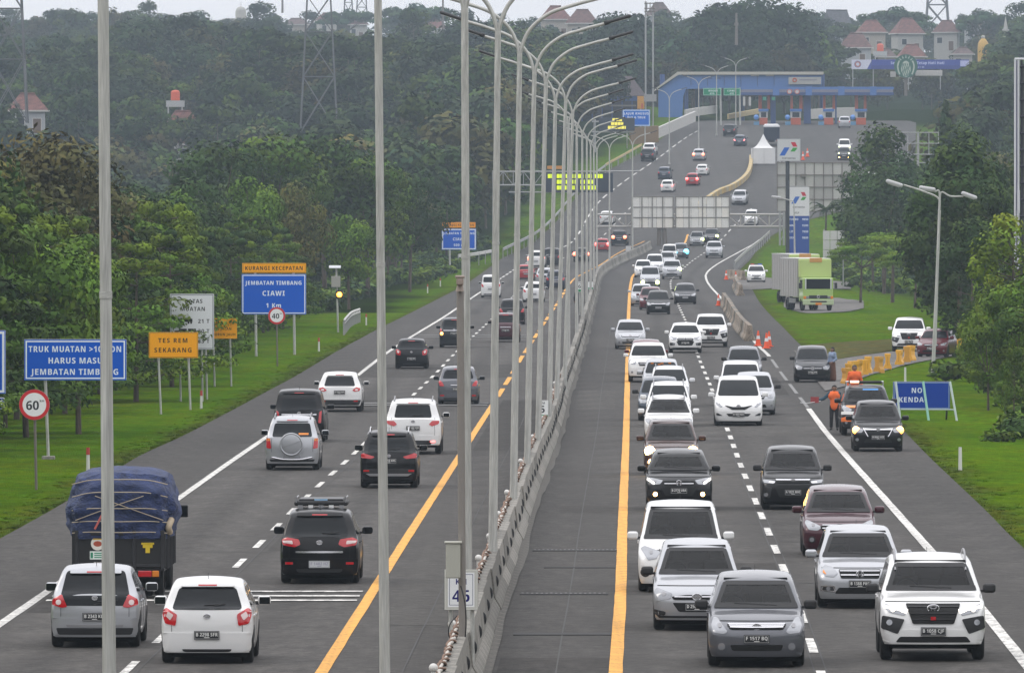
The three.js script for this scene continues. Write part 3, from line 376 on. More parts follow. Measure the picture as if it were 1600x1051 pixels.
// FRONTS and TAILS: outlines for the right-hand half (x > 0), mirrored; heights in metres
const rightOf = (pts) => pts;
const FRONT = {
  livina: { lamp: [[0.5, 0.62], [0.56, 0.58], [0.74, 0.6], [0.785, 0.72], [0.745, 0.86], [0.68, 0.85], [0.6, 0.74]], grille: [[-0.46, 0.66], [0.46, 0.66], [0.52, 0.74], [-0.52, 0.74]], bars: 3, barM: 'chrome', intake: [[-0.42, 0.3], [0.42, 0.3], [0.46, 0.4], [-0.46, 0.4]], fog: [0.6, 0.37, 0.062], plate: 0.5, emblem: [0, 0.71, 0.075, 'oval'] },
  livina2: { lamp: [[0.38, 0.68], [0.5, 0.6], [0.7, 0.62], [0.79, 0.78], [0.745, 0.84], [0.58, 0.77]], grille: [[-0.4, 0.6], [0.4, 0.6], [0.44, 0.7], [0, 0.74], [-0.44, 0.7]], bars: 2, barM: 'chrome', intake: [[-0.4, 0.3], [0.4, 0.3], [0.46, 0.42], [-0.46, 0.42]], fog: [0.62, 0.4, 0.05], fogFrame: true, plate: 0.5, emblem: [0, 0.68, 0.07, 'oval'] },
  fortuner: { lamp: [[0.47, 0.88], [0.5, 0.8], [0.78, 0.86], [0.87, 0.96], [0.85, 1.0]], drl: [[0.44, 0.9], [0.48, 0.84], [0.86, 0.93], [0.87, 0.99]], grille: [[-0.48, 1.0], [-0.36, 0.66], [0.36, 0.66], [0.48, 1.0]], bars: 3, barM: 'dark', side: [[0.5, 0.74], [0.88, 0.8], [0.9, 0.58], [0.62, 0.48]], intake: [[-0.66, 0.34], [0.66, 0.34], [0.58, 0.44], [-0.58, 0.44]], fog: [0.76, 0.68, 0.05], plate: 0.53, emblem: [0, 0.93, 0.1, 'rings'], dot: [0, 0.76] },
  sigra: { lamp: [[0.46, 0.7], [0.5, 0.6], [0.7, 0.57], [0.8, 0.74], [0.76, 0.8]], grille: [[-0.48, 0.64], [-0.44, 0.58], [0.44, 0.58], [0.48, 0.64], [0.2, 0.67], [-0.2, 0.67]], bars: 1, barM: 'chrome', intake: [[-0.46, 0.53], [-0.34, 0.36], [0.34, 0.36], [0.46, 0.53]], low: [[-0.78, 0.33], [-0.66, 0.29], [0.66, 0.29], [0.78, 0.33], [0.7, 0.25], [-0.7, 0.25]], side: [[0.58, 0.36], [0.8, 0.41], [0.8, 0.31], [0.6, 0.29]], plate: 0.45, emblem: [0, 0.64, 0.085, 'oval'] },
  alphard: { lamp: [[0.42, 0.84], [0.5, 0.7], [0.68, 0.66], [0.84, 0.9], [0.76, 0.95]], grille: [[-0.46, 0.88], [-0.36, 0.66], [0.36, 0.66], [0.46, 0.88]], bars: 4, barM: 'chrome', intake: [[-0.5, 0.34], [0.5, 0.34], [0.44, 0.46], [-0.44, 0.46]], fog: [0.73, 0.42, 0.06], fogFrame: true, plate: 0.56, emblem: [0, 0.9, 0.06, 'oval'] },
  mobilio: { lamp: [[0.43, 0.7], [0.52, 0.62], [0.7, 0.64], [0.77, 0.76], [0.7, 0.85], [0.55, 0.82]], lampIn: [[0.66, 0.66], [0.74, 0.7], [0.72, 0.76]], grille: [[-0.38, 0.6], [0.38, 0.6], [0.42, 0.76], [-0.42, 0.76]], bars: 2, barM: 'chrome', intake: [[-0.5, 0.3], [0.5, 0.3], [0.42, 0.42], [-0.42, 0.42]], fogBox: [[0.46, 0.33], [0.78, 0.35], [0.76, 0.46], [0.5, 0.46]], fog: [0.62, 0.4, 0.04], plate: 0.49, emblem: [0, 0.68, 0.075, 'h'] },
  veloz: { lamp: [[0.46, 0.76], [0.5, 0.69], [0.76, 0.71], [0.8, 0.8]], lampIn: [[0.47, 0.74], [0.5, 0.7], [0.66, 0.71], [0.62, 0.76]], grille: [[-0.44, 0.72], [0.44, 0.72], [0.46, 0.76], [-0.46, 0.76]], bars: 0, barM: 'chrome', chromeTop: [[-0.46, 0.8], [-0.44, 0.765], [0.44, 0.765], [0.46, 0.8]], intake: [[-0.5, 0.66], [-0.36, 0.34], [0.36, 0.34], [0.5, 0.66]], side: [[0.56, 0.6], [0.8, 0.64], [0.8, 0.34], [0.6, 0.32]], fog: [0.7, 0.41, 0.05], plate: 0.47, emblem: [0, 0.775, 0.07, 'oval'] },
  hrv: { lamp: [[0.42, 0.8], [0.5, 0.7], [0.72, 0.68], [0.84, 0.84], [0.8, 0.87]], drl: [[0.64, 0.73], [0.66, 0.69], [0.84, 0.8], [0.83, 0.86]], grille: [[-0.44, 0.72], [-0.4, 0.62], [0.4, 0.62], [0.44, 0.72], [0.4, 0.78], [-0.4, 0.78]], bars: 1, barM: 'chrome', intake: [[-0.48, 0.62], [-0.36, 0.4], [0.36, 0.4], [0.48, 0.62]], side: [[0.54, 0.52], [0.82, 0.56], [0.82, 0.4], [0.58, 0.38]], fog: [0.62, 0.44, 0.055], low: [[-0.8, 0.3], [0.8, 0.3], [0.7, 0.25], [-0.7, 0.25]], plate: 0.53, emblem: [0, 0.735, 0.07, 'h'] },
  avanza: { lamp: [[0.46, 0.72], [0.54, 0.62], [0.72, 0.62], [0.8, 0.78], [0.76, 0.85], [0.62, 0.78]], grille: [[-0.44, 0.7], [-0.34, 0.52], [0.34, 0.52], [0.44, 0.7]], bars: 1, barM: 'dark', wing: [[-0.5, 0.75], [-0.46, 0.7], [0, 0.7], [0.46, 0.7], [0.5, 0.75], [0.2, 0.735], [-0.2, 0.735]], intake: [[-0.48, 0.3], [0.48, 0.3], [0.4, 0.42], [-0.4, 0.42]], fog: [0.68, 0.4, 0.05], plate: 0.47, emblem: [0, 0.725, 0.06, 'oval'] },
  biante: { lamp: [[0.58, 0.72], [0.66, 0.68], [0.82, 0.78], [0.84, 0.88], [0.76, 0.84]], grille: [[-0.52, 0.76], [-0.24, 0.6], [0.24, 0.6], [0.52, 0.76], [0.2, 0.7], [-0.2, 0.7]], bars: 0, barM: 'dark', intake: [[-0.46, 0.46], [-0.36, 0.36], [0.36, 0.36], [0.46, 0.46]], side: [[0.58, 0.38], [0.76, 0.48], [0.82, 0.48], [0.8, 0.38]], plate: 0.42, emblem: [0, 0.74, 0.07, 'oval'] },
  plain: { lamp: [[0.48, 0.74], [0.54, 0.66], [0.72, 0.67], [0.8, 0.8], [0.76, 0.85], [0.6, 0.8]], grille: [[-0.42, 0.74], [-0.36, 0.62], [0.36, 0.62], [0.42, 0.74]], bars: 1, barM: 'chrome', intake: [[-0.48, 0.3], [0.48, 0.3], [0.42, 0.42], [-0.42, 0.42]], fog: [0.66, 0.38, 0.045], plate: 0.5, emblem: [0, 0.69, 0.06, 'oval'] },
};
const TAIL = {
  brio: { lamp: [[0.5, 0.74], [0.6, 0.72], [0.78, 0.78], [0.76, 0.88], [0.6, 0.96]], lampIn: disc(0.66, 0.82, 0.05), glass: [[-0.66, 0.76], [0.66, 0.76], [0.6, 1.06], [0.53, 1.38], [-0.53, 1.38], [-0.6, 1.06]], plate: 0.56, low: [[-0.7, 0.36], [0.7, 0.36], [0.66, 0.24], [-0.66, 0.24]], chrome: [[-0.52, 0.42], [0.52, 0.42], [0.5, 0.38], [-0.5, 0.38]], wiper: 0, emblem: [0, 0.9, 0.05] },
  agya: { lamp: [[0.55, 0.66], [0.73, 0.7], [0.785, 0.9], [0.72, 0.97], [0.52, 0.86]], lampIn: [[0.585, 0.85], [0.64, 0.755], [0.72, 0.83], [0.68, 0.91]], glass: [[-0.62, 0.94], [0.62, 0.94], [0.5, 1.32], [-0.5, 1.32]], plate: 0.5, low: [[-0.44, 0.26], [0.44, 0.26], [0.4, 0.21], [-0.4, 0.21]], wiper: 0.1, emblem: [0, 0.83, 0.055] },
  livina: { lamp: [[0.4, 0.84], [0.52, 0.78], [0.77, 0.82], [0.8, 0.94], [0.7, 0.98], [0.44, 0.95]], lampIn: [[0.56, 0.84], [0.76, 0.87], [0.78, 0.92], [0.58, 0.92]], glass: [[-0.62, 1.0], [0.62, 1.0], [0.52, 1.42], [-0.52, 1.42]], plate: 0.42, low: [[-0.5, 0.32], [0.5, 0.32], [0.46, 0.25], [-0.46, 0.25]], chrome: [[-0.5, 0.7], [0.5, 0.7], [0.5, 0.66], [-0.5, 0.66]], reflector: 0.44, wiper: 0, emblem: [0, 0.88, 0.06] },
  rush: { lamp: [[0.4, 0.9], [0.5, 0.84], [0.79, 0.87], [0.8, 0.98], [0.72, 1.0]], glass: [[-0.62, 1.03], [0.62, 1.03], [0.52, 1.4], [-0.52, 1.4]], plate: 0.78, low: [[-0.7, 0.56], [0.7, 0.56], [0.74, 0.42], [-0.74, 0.42]], chrome: [[-0.66, 0.42], [0.66, 0.42], [0.54, 0.35], [-0.54, 0.35]], reflector: 0.5, wiper: 0.1, emblem: [0, 0.93, 0.05], rails: true },
  terios: { lamp: [[0.64, 0.66], [0.78, 0.68], [0.79, 0.98], [0.68, 0.98]], lampIn: [[0.67, 0.9], [0.78, 0.9], [0.78, 0.97], [0.68, 0.97]], glass: [[-0.62, 1.02], [0.62, 1.02], [0.54, 1.44], [-0.54, 1.44]], spare: [0.02, 0.8, 0.35], plate: null, bullbar: true, low: [[-0.7, 0.34], [0.7, 0.34], [0.66, 0.27], [-0.66, 0.27]], rails: true },
  innova: { lamp: [[0.66, 0.66], [0.76, 0.66], [0.78, 1.08], [0.7, 1.04]], glass: [[-0.64, 1.04], [0.64, 1.04], [0.55, 1.5], [-0.55, 1.5]], plate: 0.8, chrome: [[-0.6, 0.97], [0.6, 0.97], [0.6, 0.93], [-0.6, 0.93]], low: [[-0.6, 0.3], [0.6, 0.3], [0.56, 0.24], [-0.56, 0.24]], wiper: 0, emblem: [0, 1.0, 0.06] },
  scross: { lamp: [[0.5, 0.86], [0.6, 0.8], [0.8, 0.84], [0.82, 0.94], [0.66, 0.98]], lampIn: [[0.6, 0.85], [0.72, 0.84], [0.74, 0.9], [0.64, 0.92]], glass: [[-0.62, 1.02], [0.62, 1.02], [0.52, 1.4], [-0.52, 1.4]], plate: 0.78, low: [[-0.84, 0.48], [0.84, 0.48], [0.76, 0.27], [-0.76, 0.27]], reflector: 0.43, wiper: 0.1 },
  pajero: { lamp: [[0.52, 0.98], [0.62, 0.92], [0.84, 1.0], [0.86, 1.1], [0.62, 1.1]], glass: [[-0.62, 1.2], [0.62, 1.2], [0.54, 1.62], [-0.54, 1.62]], plate: 0.86, low: [[-0.62, 0.46], [0.62, 0.46], [0.58, 0.32], [-0.58, 0.32]], reflector: 0.42, wiper: 0.1, emblem: [0, 1.08, 0.06], rails: true },
  plain: { lamp: [[0.56, 0.8], [0.74, 0.8], [0.79, 1.0], [0.72, 1.04], [0.62, 0.94]], glass: [[-0.62, 1.0], [0.62, 1.0], [0.53, 1.42], [-0.53, 1.42]], plate: 0.66, chrome: [[-0.3, 0.86], [0.3, 0.86], [0.3, 0.83], [-0.3, 0.83]], low: [[-0.6, 0.3], [0.6, 0.3], [0.56, 0.23], [-0.56, 0.23]], reflector: 0.4, wiper: 0 },
};
function emblemGeo(kind, r) {
  const t = (a, b, k) => new THREE.TorusGeometry(1, 0.16, 6, 24).scale(a, b, k);
  if (kind === 'rings') return merge([t(r, r * 0.7, r * 0.6), t(r * 0.34, r * 0.62, r * 0.6), t(r * 0.62, r * 0.3, r * 0.6).translate(0, r * 0.28, 0)]);
  if (kind === 'h') return merge([box(r * 0.3, r * 1.3, 0.02, -r * 0.45, 0, 0), box(r * 0.3, r * 1.3, 0.02, r * 0.45, 0, 0), box(r * 0.8, r * 0.28, 0.02, 0, 0, 0), t(r * 0.95, r, r * 0.5)]);
  return merge([t(r, r * 0.72, r * 0.6), box(r * 1.4, r * 0.24, 0.02), new THREE.CircleGeometry(r * 0.9, 18).scale(1, 0.72, 1)]);
}
const emblems = new Map(); const emblem = (k, r) => { const key = k + r; if (!emblems.has(key)) emblems.set(key, emblemGeo(k, r)); return emblems.get(key); };
let nPlate = 0;
function makeCar(o) {
  // o: type, color, front/tail style, facing (1 to the camera, -1 away), detail 0..2, lights, plate, roof, mirrorM ...
  const k = bodyKit(o.type), root = new THREE.Group(), bodyM = PAINT[o.color], near = o.detail >= 1, fine = o.detail >= 2, sx = k.hw / 0.83, f = FRONT[o.front || 'plain'], t = TAIL[o.tail || 'plain'];
  const std = BODY.mpv, fy = (k.front[0][1] - 0.0) / (o.front && o.front !== 'plain' ? k.front[0][1] : std.front[0][1]), ty = (o.tail && o.tail !== 'plain' ? 1 : k.rear[0][1] / std.rear[0][1]);
  const FX = (pts) => pts.map(([x, y]) => [x * (o.front && o.front !== 'plain' ? 1 : sx), y * fy]), TX = (pts) => pts.map(([x, y]) => [x * (o.tail && o.tail !== 'plain' ? 1 : sx), y * ty]);
  const add = (name, g, m, parent = root) => mesh(name, g, m, parent);
  const open = fine && o.facing > 0, body = add('body', open ? k.cabin.bodyOpen : k.body, bodyM);
  if (open) { add('cabin_lining', k.cabin.lining, cabinM); add('seats', k.cabin.seats, o.seatM || seatM); add('dashboard', k.cabin.dash, dashM); add('steering_wheel', k.cabin.wheel, plasticM); add('rear_view_mirror', k.cabin.mirror, plasticM); }
  // glass
  const cowl = k.front[3][1], wt = k.H - 0.155, ws = round([[-k.hw * 0.86, cowl + 0.035], [k.hw * 0.86, cowl + 0.035], [k.hw * k.tum * 0.93, wt], [-k.hw * k.tum * 0.93, wt]], 0.09);
  add('windscreen', press(k, 'front', ws, 0.007, open ? 0 : 0.02), open ? screenM : glassM);
  if (open) { const q = [0.0, 0.022, 0.05].map((d) => [cowl + 0.035 + d, wt - d]), B4 = (y) => lerp(k.hw * 0.86, k.hw * k.tum * 0.93, clamp((y - cowl - 0.035) / (wt - cowl - 0.035))); add('windscreen_frame', press(k, 'front', round([[-B4(q[0][0]) - 0.01, q[0][0] - 0.02], [B4(q[0][0]) + 0.01, q[0][0] - 0.02], [B4(q[2][0]), q[2][0] + 0.02], [-B4(q[2][0]), q[2][0] + 0.02]], 0.02), 0.012, 0.02), plasticM); add('windscreen_frame', press(k, 'front', [[-B4(wt) + 0.02, wt - 0.07], [B4(wt) - 0.02, wt - 0.07], [B4(wt) - 0.05, wt], [-B4(wt) + 0.05, wt]], 0.012, 0.02), plasticM); const e = press(k, 'front', [[B4(cowl) - 0.085, cowl + 0.05], [B4(cowl) - 0.005, cowl + 0.05], [B4(wt) - 0.01, wt - 0.02], [B4(wt) - 0.085, wt - 0.02]], 0.012, 0.02); add('windscreen_frame', e, plasticM); add('windscreen_frame', mx(e), plasticM); }
  const rg = o.tail && o.tail !== 'plain' ? t.glass : [[-k.hw * 0.76, k.rear[1][1]], [k.hw * 0.76, k.rear[1][1]], [k.hw * k.tum * 0.88, k.H - 0.2], [-k.hw * k.tum * 0.88, k.H - 0.2]];
  const backGlass = o.type !== 'pickup' ? add('rear_window', press(k, 'rear', round(rg, 0.07), 0.007, 0.02), glassM) : add('rear_window', press(k, 'rear', round([[-0.58, 1.2], [0.58, 1.2], [0.52, 1.6], [-0.52, 1.6]], 0.06), 0.007, 0.02), glassM);
  const zc = k.hl - k.front[3][0], zt = k.hl - k.front[5][0], rr0 = o.type === 'pickup' ? 4 : 1, z1 = -k.hl + k.rear[rr0][0] + 0.22, z2 = -k.hl + k.rear[rr0 + 2 < k.rear.length ? rr0 + 2 : rr0 + 1][0] + 0.22, wy0 = k.belt + 0.045, wy1 = k.H - 0.175;
  const bp = lerp(z1, zc, 0.56), cp = lerp(z1, zc, 0.24), sides = [[[bp + 0.04, wy0], [zc - 0.22, wy0], [zt - 0.12, wy1], [bp + 0.04, wy1]], [[cp + 0.04, wy0], [bp - 0.04, wy0], [bp - 0.04, wy1], [cp + 0.04, wy1]]]; if (o.type !== 'pickup') sides.push([[z1, wy0 + 0.03], [cp - 0.04, wy0], [cp - 0.04, wy1], [z2, wy1 - 0.02]]);
  for (const s of sides) { const g = press(k, 'side', round(s, 0.05), 0.006, 0.02); add('side_window', g, glassM); add('side_window', mx(g), glassM); }
  // front
  const lg = press(k, 'front', round(FX(f.lamp), 0.03), 0.012), lm = o.lampDark ? lampDarkM : lampM; for (const g of [lg, mx(lg)]) { add('headlight', g, lm); }
  if (near && f.lampIn) { const g = press(k, 'front', round(FX(f.lampIn), 0.02), 0.018, 0); add('indicator_lens', g, o.front === 'mobilio' ? amberM : chromeM); add('indicator_lens', mx(g), o.front === 'mobilio' ? amberM : chromeM); }
  if (near && !f.lampIn) { const c = f.lamp.reduce((a, p) => [a[0] + p[0] / f.lamp.length, a[1] + p[1] / f.lamp.length], [0, 0]), g = press(k, 'front', FX(disc(c[0] - 0.02, c[1] + 0.01, 0.038)), 0.018, 0.02); add('lamp_reflector', g, steelGrey); add('lamp_reflector', mx(g), steelGrey); }
  if (f.drl) { const g = press(k, 'front', FX(f.drl), 0.02, 0.02), m = o.lights && o.lights.drl ? GLOW.dim : chromeM; add('daytime_light', g, m); add('daytime_light', mx(g), m); }
  if (near) add('bumper', press(k, 'front', round([[-k.hw * 0.93, k.gc + 0.01], [k.hw * 0.93, k.gc + 0.01], [k.hw * 0.95, 0.42], [k.hw * 0.93, 0.56 * fy], [-k.hw * 0.93, 0.56 * fy], [-k.hw * 0.95, 0.42]], 0.05), 0.016, 0.05), bodyM);
  const B = 0.022;
  const gr = add('grille', press(k, 'front', round(FX(f.grille), 0.025), B, 0.04), gapM), gb = f.grille.reduce((a, p) => [Math.min(a[0], p[1]), Math.max(a[1], p[1])], [9, 0]), gw = Math.max(...f.grille.map((p) => p[0]));
  for (let i = 0; i < (near ? f.bars : Math.min(1, f.bars)); i++) { const y = lerp(gb[0], gb[1], (i + 0.7) / (f.bars + 0.4)), w = gw * (f.grille.length === 4 ? lerp(Math.abs(f.grille[0][1] - gb[0]) < 0.01 ? Math.abs(f.grille[0][0]) / gw : 0.75, 1, (y - gb[0]) / (gb[1] - gb[0])) : 0.9) * 0.97; add('grille_bar', press(k, 'front', FX(R4(-w, y, w, y + (near ? 0.018 : 0.03))), B + 0.014, 0.02), f.barM === 'chrome' ? chromeM : plasticM); }
  if (f.chromeTop) add('chrome_strip', press(k, 'front', FX(f.chromeTop), B + 0.008), chromeM);
  if (f.wing) add('chrome_strip', press(k, 'front', FX(f.wing), B + 0.012), chromeM);
  if (f.wing && near) { const g = press(k, 'front', FX([[0.44, 0.7], [0.47, 0.71], [0.35, 0.5], [0.31, 0.5]]), B + 0.012); add('chrome_strip', g, chromeM); add('chrome_strip', mx(g), chromeM); }
  add('air_intake', press(k, 'front', round(FX(f.intake), 0.03), B, 0.05), gapM);
  if (f.low) add('front_lip', press(k, 'front', FX(f.low), B + 0.004, 0.04), plasticM);
  if (f.side) { const g = press(k, 'front', round(FX(f.side), 0.03), B, 0.04); add('fog_surround', g, plasticM); add('fog_surround', mx(g), plasticM); }
  if (f.fogBox) { const g = press(k, 'front', round(FX(f.fogBox), 0.03), B + 0.004, 0.04), h = press(k, 'front', round(FX(f.fogBox.map(([x, y]) => [0.62 + (x - 0.62) * 0.72, 0.4 + (y - 0.4) * 0.62])), 0.02), B + 0.01, 0.04); for (const q of [g, mx(g)]) add('fog_surround', q, chromeM); for (const q of [h, mx(h)]) add('fog_recess', q, plasticM); }
  if (f.fogFrame && near) { const g = press(k, 'front', FX(disc(f.fog[0], f.fog[1], f.fog[2] * 1.6, 16)), B + 0.002, 0.04); add('fog_surround', g, plasticM); add('fog_surround', mx(g), plasticM); }
  if (f.fog && (near || (o.lights && o.lights.fog))) { const g = press(k, 'front', FX(disc(f.fog[0], f.fog[1], f.fog[2])), B + 0.014, 0.03), m = o.lights && o.lights.fog ? GLOW[o.lights.fog] : lampM; add('fog_lamp', g, m); add('fog_lamp', mx(g), m); }
  if (f.dot && near) add('badge', box(0.09, 0.06, 0.02, 0, 0.76, k.maps.front(0, 0.76) + 0.045), redM);
  if (near && f.emblem) { const e = add('emblem', emblem(f.emblem[3], f.emblem[2]), chromeM); e.position.set(0, f.emblem[1] * fy, k.maps.front(0, f.emblem[1] * fy) + B + 0.025); }
  // rear
  const tg = press(k, 'rear', round(TX(t.lamp), 0.03), 0.014), tm = o.lights && o.lights.tail ? GLOW[o.lights.tail] : redM; add('tail_light', tg, tm); add('tail_light', mx(tg), tm);
  if (near && t.lampIn) { const g = press(k, 'rear', round(TX(t.lampIn), 0.02), 0.02, 0.02), m = o.tail === 'terios' ? amberM : clearLensM; add('reversing_lens', g, m); add('reversing_lens', mx(g), m); }
  if (near) add('rear_bumper', press(k, 'rear', round([[-k.hw * 0.94, k.gc + 0.01], [k.hw * 0.94, k.gc + 0.01], [k.hw * 0.95, 0.54 * (k.gc > 0.27 ? 1.15 : 1)], [-k.hw * 0.95, 0.54 * (k.gc > 0.27 ? 1.15 : 1)]], 0.05), 0.018, 0.05), bodyM);
  if (t.low) add('rear_apron', press(k, 'rear', round(TX(t.low), 0.03), 0.026, 0.05), plasticM);
  if (t.chrome) add('tail_strip', press(k, 'rear', TX(t.chrome), 0.03, 0.03), o.tail === 'rush' || o.tail === 'brio' ? steelGrey : chromeM);
  if (t.reflector && near) { const g = press(k, 'rear', TX(R4(0.56, t.reflector - 0.025, 0.72, t.reflector + 0.025)), 0.034, 0.03), m = o.lights && o.lights.fogTail ? GLOW.red : redM; add('reflector', g, m); add('reflector', mx(g), m); }
  if (near && t.emblem && o.facing < 0) { const e = add('emblem', emblem('oval', t.emblem[2]), chromeM); e.position.set(0, t.emblem[1], k.maps.rear(0, t.emblem[1]) - 0.02); }
  if (fine && t.wiper !== undefined && o.facing < 0) { const y = Math.min(...t.glass.map((p) => p[1])) + 0.05, z = (yy) => k.maps.rear(0.1, yy) - 0.03; add('rear_wiper', merge([bar(V3(t.wiper + 0.02, y - 0.03, z(y)), V3(t.wiper - 0.34, y + 0.035, z(y + 0.035)), 0.012), bar(V3(t.wiper - 0.05, y + 0.03, z(y + 0.03)), V3(t.wiper - 0.42, y + 0.05, z(y + 0.05)), 0.009)]), plasticM); }
  if (fine) { const ys = 0.56, yt = Math.min(...rg.map((p) => p[1])); for (const s of [1]) { const g = press(k, 'rear', [[k.hw * 0.76, ys], [k.hw * 0.77, ys], [k.hw * 0.77, yt], [k.hw * 0.76, yt]], 0.004, 0.01); add('tailgate_seam', g, gapM); add('tailgate_seam', mx(g), gapM); } const h = press(k, 'front', [[-k.hw * 0.9, k.front[1][1] + 0.005], [k.hw * 0.9, k.front[1][1] + 0.005], [k.hw * 0.9, k.front[1][1] + 0.018], [-k.hw * 0.9, k.front[1][1] + 0.018]], 0.004, 0.01); add('bonnet_seam', h, gapM); }
  if (near) for (const s of [1, -1]) { const y = cowl + 0.05, z = (x, yy) => k.maps.front(x, yy) + 0.022, x0 = s * 0.08 + 0.12; if (o.facing > 0) add('wiper', bar(V3(x0 - 0.42, y + 0.05, z(x0 - 0.42, y + 0.05)), V3(x0 + 0.16, y + 0.015, z(x0 + 0.16, y + 0.015)), 0.011), plasticM); }
  if (t.spare) { const sp = add('spare_wheel', merge([new THREE.CylinderGeometry(t.spare[2], t.spare[2], 0.2, 30).rotateX(Math.PI / 2), new THREE.TorusGeometry(t.spare[2] - 0.02, 0.03, 8, 30).translate(0, 0, -0.1), new THREE.SphereGeometry(t.spare[2] * 0.97, 24, 8).scale(1, 1, 0.12).translate(0, 0, -0.1)]), bodyM); sp.position.set(t.spare[0], t.spare[1], -k.hl - 0.06); add('cover_seam', box(0.62, 0.012, 0.012, 0, 0, -0.146).rotateZ(-0.35), steelGrey, sp); }
  if (t.bullbar) add('rear_guard', merge([tube([V3(-0.62, 0.4, -k.hl - 0.08), V3(-0.3, 0.34, -k.hl - 0.14), V3(0.3, 0.34, -k.hl - 0.14), V3(0.62, 0.4, -k.hl - 0.08)], 0.028, 8), bar(V3(-0.25, 0.34, -k.hl - 0.14), V3(-0.25, 0.46, -k.hl + 0.05), 0.02), bar(V3(0.25, 0.34, -k.hl - 0.14), V3(0.25, 0.46, -k.hl + 0.05), 0.02)]), chromeM);
  if (o.stickers) add('window_sticker', press(k, 'rear', R4(-0.5, 1.08, -0.2, 1.14), 0.012, 0.01), amberM);
  // plates
  const pt = o.plate || ['B', 'F', 'D'][nPlate % 3] + ' ' + (1100 + (nPlate++ * 757) % 8600) + ' ' + ['KT', 'UZ', 'SN', 'BR', 'PQ', 'TF'][nPlate % 6] + 'ABEGJ'[nPlate % 5];
  if (o.facing > 0 && near) { const p = add('number_plate', plateGeo(pt), plateM); p.position.set(0, f.plate * fy, k.maps.front(0, f.plate * fy) + 0.05); }
  else if (o.facing > 0) add('number_plate', press(k, 'front', R4(-0.215, f.plate * fy - 0.068, 0.215, f.plate * fy + 0.068), 0.045, 0.02), steelGrey);
  if (o.facing < 0 && t.plate) { const y = t.plate * ty; if (near) { const p = add('number_plate', plateGeo(pt), plateM); p.rotation.y = Math.PI; p.position.set(0, y, k.maps.rear(0, y) - 0.045); } else add('number_plate', press(k, 'rear', R4(-0.215, y - 0.068, 0.215, y + 0.068), 0.04, 0.02), steelGrey); }
  // lights that are on
  const L = o.lights || {}; const bulbs = (name, pts, r, m, view) => { for (const [x, y] of pts) { const b = add(name, bulbG, m); b.scale.setScalar(r); b.position.set(x, y, k.maps[view](x, y) + (view === 'rear' ? -0.02 : 0.02)); } };
  const lc = f.lamp.reduce((a, p) => [a[0] + p[0] / f.lamp.length, a[1] + p[1] / f.lamp.length], [0, 0]); const hx = lc[0] * (o.front && o.front !== 'plain' ? 1 : sx), hy = lc[1] * fy;
  if (L.head) bulbs('headlamp_bulb', [[hx, hy], [-hx, hy]], L.size || 0.085, GLOW[L.head], 'front');
  if (L.headOne) bulbs('headlamp_bulb', [[hx, hy]], L.size || 0.19, GLOW[L.headOne], 'front');
  if (L.blink) bulbs('indicator_bulb', [[hx + 0.08, hy - 0.02], [-hx - 0.08, hy - 0.02]], 0.13, GLOW.amber, 'front');
  if (L.lowFog) bulbs('fog_bulb', [[k.hw * 0.72, 0.4], [-k.hw * 0.72, 0.4]], L.fogSize || 0.07, GLOW[L.lowFog], 'front');
  if (L.brake) { const c = t.lamp.reduce((a, p) => [a[0] + p[0] / t.lamp.length, a[1] + p[1] / t.lamp.length], [0, 0]); bulbs('brake_bulb', [[c[0] * 0.98, c[1] * ty], [-c[0] * 0.98, c[1] * ty]], 0.2, GLOW[L.brake], 'rear'); }
  if (L.blinkRear) bulbs('indicator_bulb', [[k.hw * 0.84, 0.78]], 0.09, GLOW.amber, 'rear');
  // mirrors
  const mm = o.mirror === 'dark' ? plasticM : bodyM; for (const s of [1, -1]) { const m = add('wing_mirror', mirrorG, mm); m.position.set(s * (k.hw + 0.11), k.belt + 0.075, zc - 0.28); m.rotation.y = s * -0.15; const g = add('mirror_glass', mirrorGlassG, glassM, m); g.position.z = -0.064; const st = add('mirror_stalk', stalkG, plasticM, m); st.position.set(-s * 0.13, -0.05, 0.01); }
  // rails, roof things
  if (o.rails || t.rails) for (const s of [1, -1]) { const x = s * k.hw * k.tum * 0.9, p = [-0.36, -0.2, 0, 0.15].map((q) => V3(x, k.T(q * k.L - 0.1) + 0.045, q * k.L - 0.1)); p[0].y -= 0.05; p[3].y -= 0.05; add('roof_rail', tube(p, 0.02, 6), o.color === 'black' ? chromeM : steelGrey); }
  if (near) { add('antenna', bar(V3(0, k.T(-k.hl + 0.7) - 0.01, -k.hl + 0.7), V3(0, k.T(-k.hl + 0.7) + 0.1, -k.hl + 0.6), 0.005), plasticM); const y = k.H - 0.175, g = press(k, 'rear', round([[-k.hw * k.tum * 0.8, y - 0.015], [k.hw * k.tum * 0.8, y - 0.015], [k.hw * k.tum * 0.78, y + 0.045], [-k.hw * k.tum * 0.78, y + 0.045]], 0.02), 0.05, 0.05); add('spoiler', g, bodyM); const hl = press(k, 'rear', R4(-0.16, y - 0.005, 0.16, y + 0.015), 0.058, 0.02); add('high_brake_light', hl, L.brake ? GLOW.red : redM); }
  // handles, wheels, floor
  if (near) for (const z of [bp - 0.14, cp - 0.02]) for (const s of [1, -1]) add('door_handle', rbox(0.03, 0.03, 0.18, 0.012, s * (k.maps.side(z, k.belt - 0.12) + 0.012), k.belt - 0.12, z), bodyM);
  if (fine) for (const z of [bp, zc - 0.32, cp]) { const g = press(k, 'side', [[z, k.gc + 0.14], [z + 0.012, k.gc + 0.14], [z + 0.012, k.belt], [z, k.belt]], 0.003, 0.01); add('door_seam', g, gapM); add('door_seam', mx(g), gapM); }
  const wz = [k.hl - k.fo, k.hl - k.fo - k.wb];
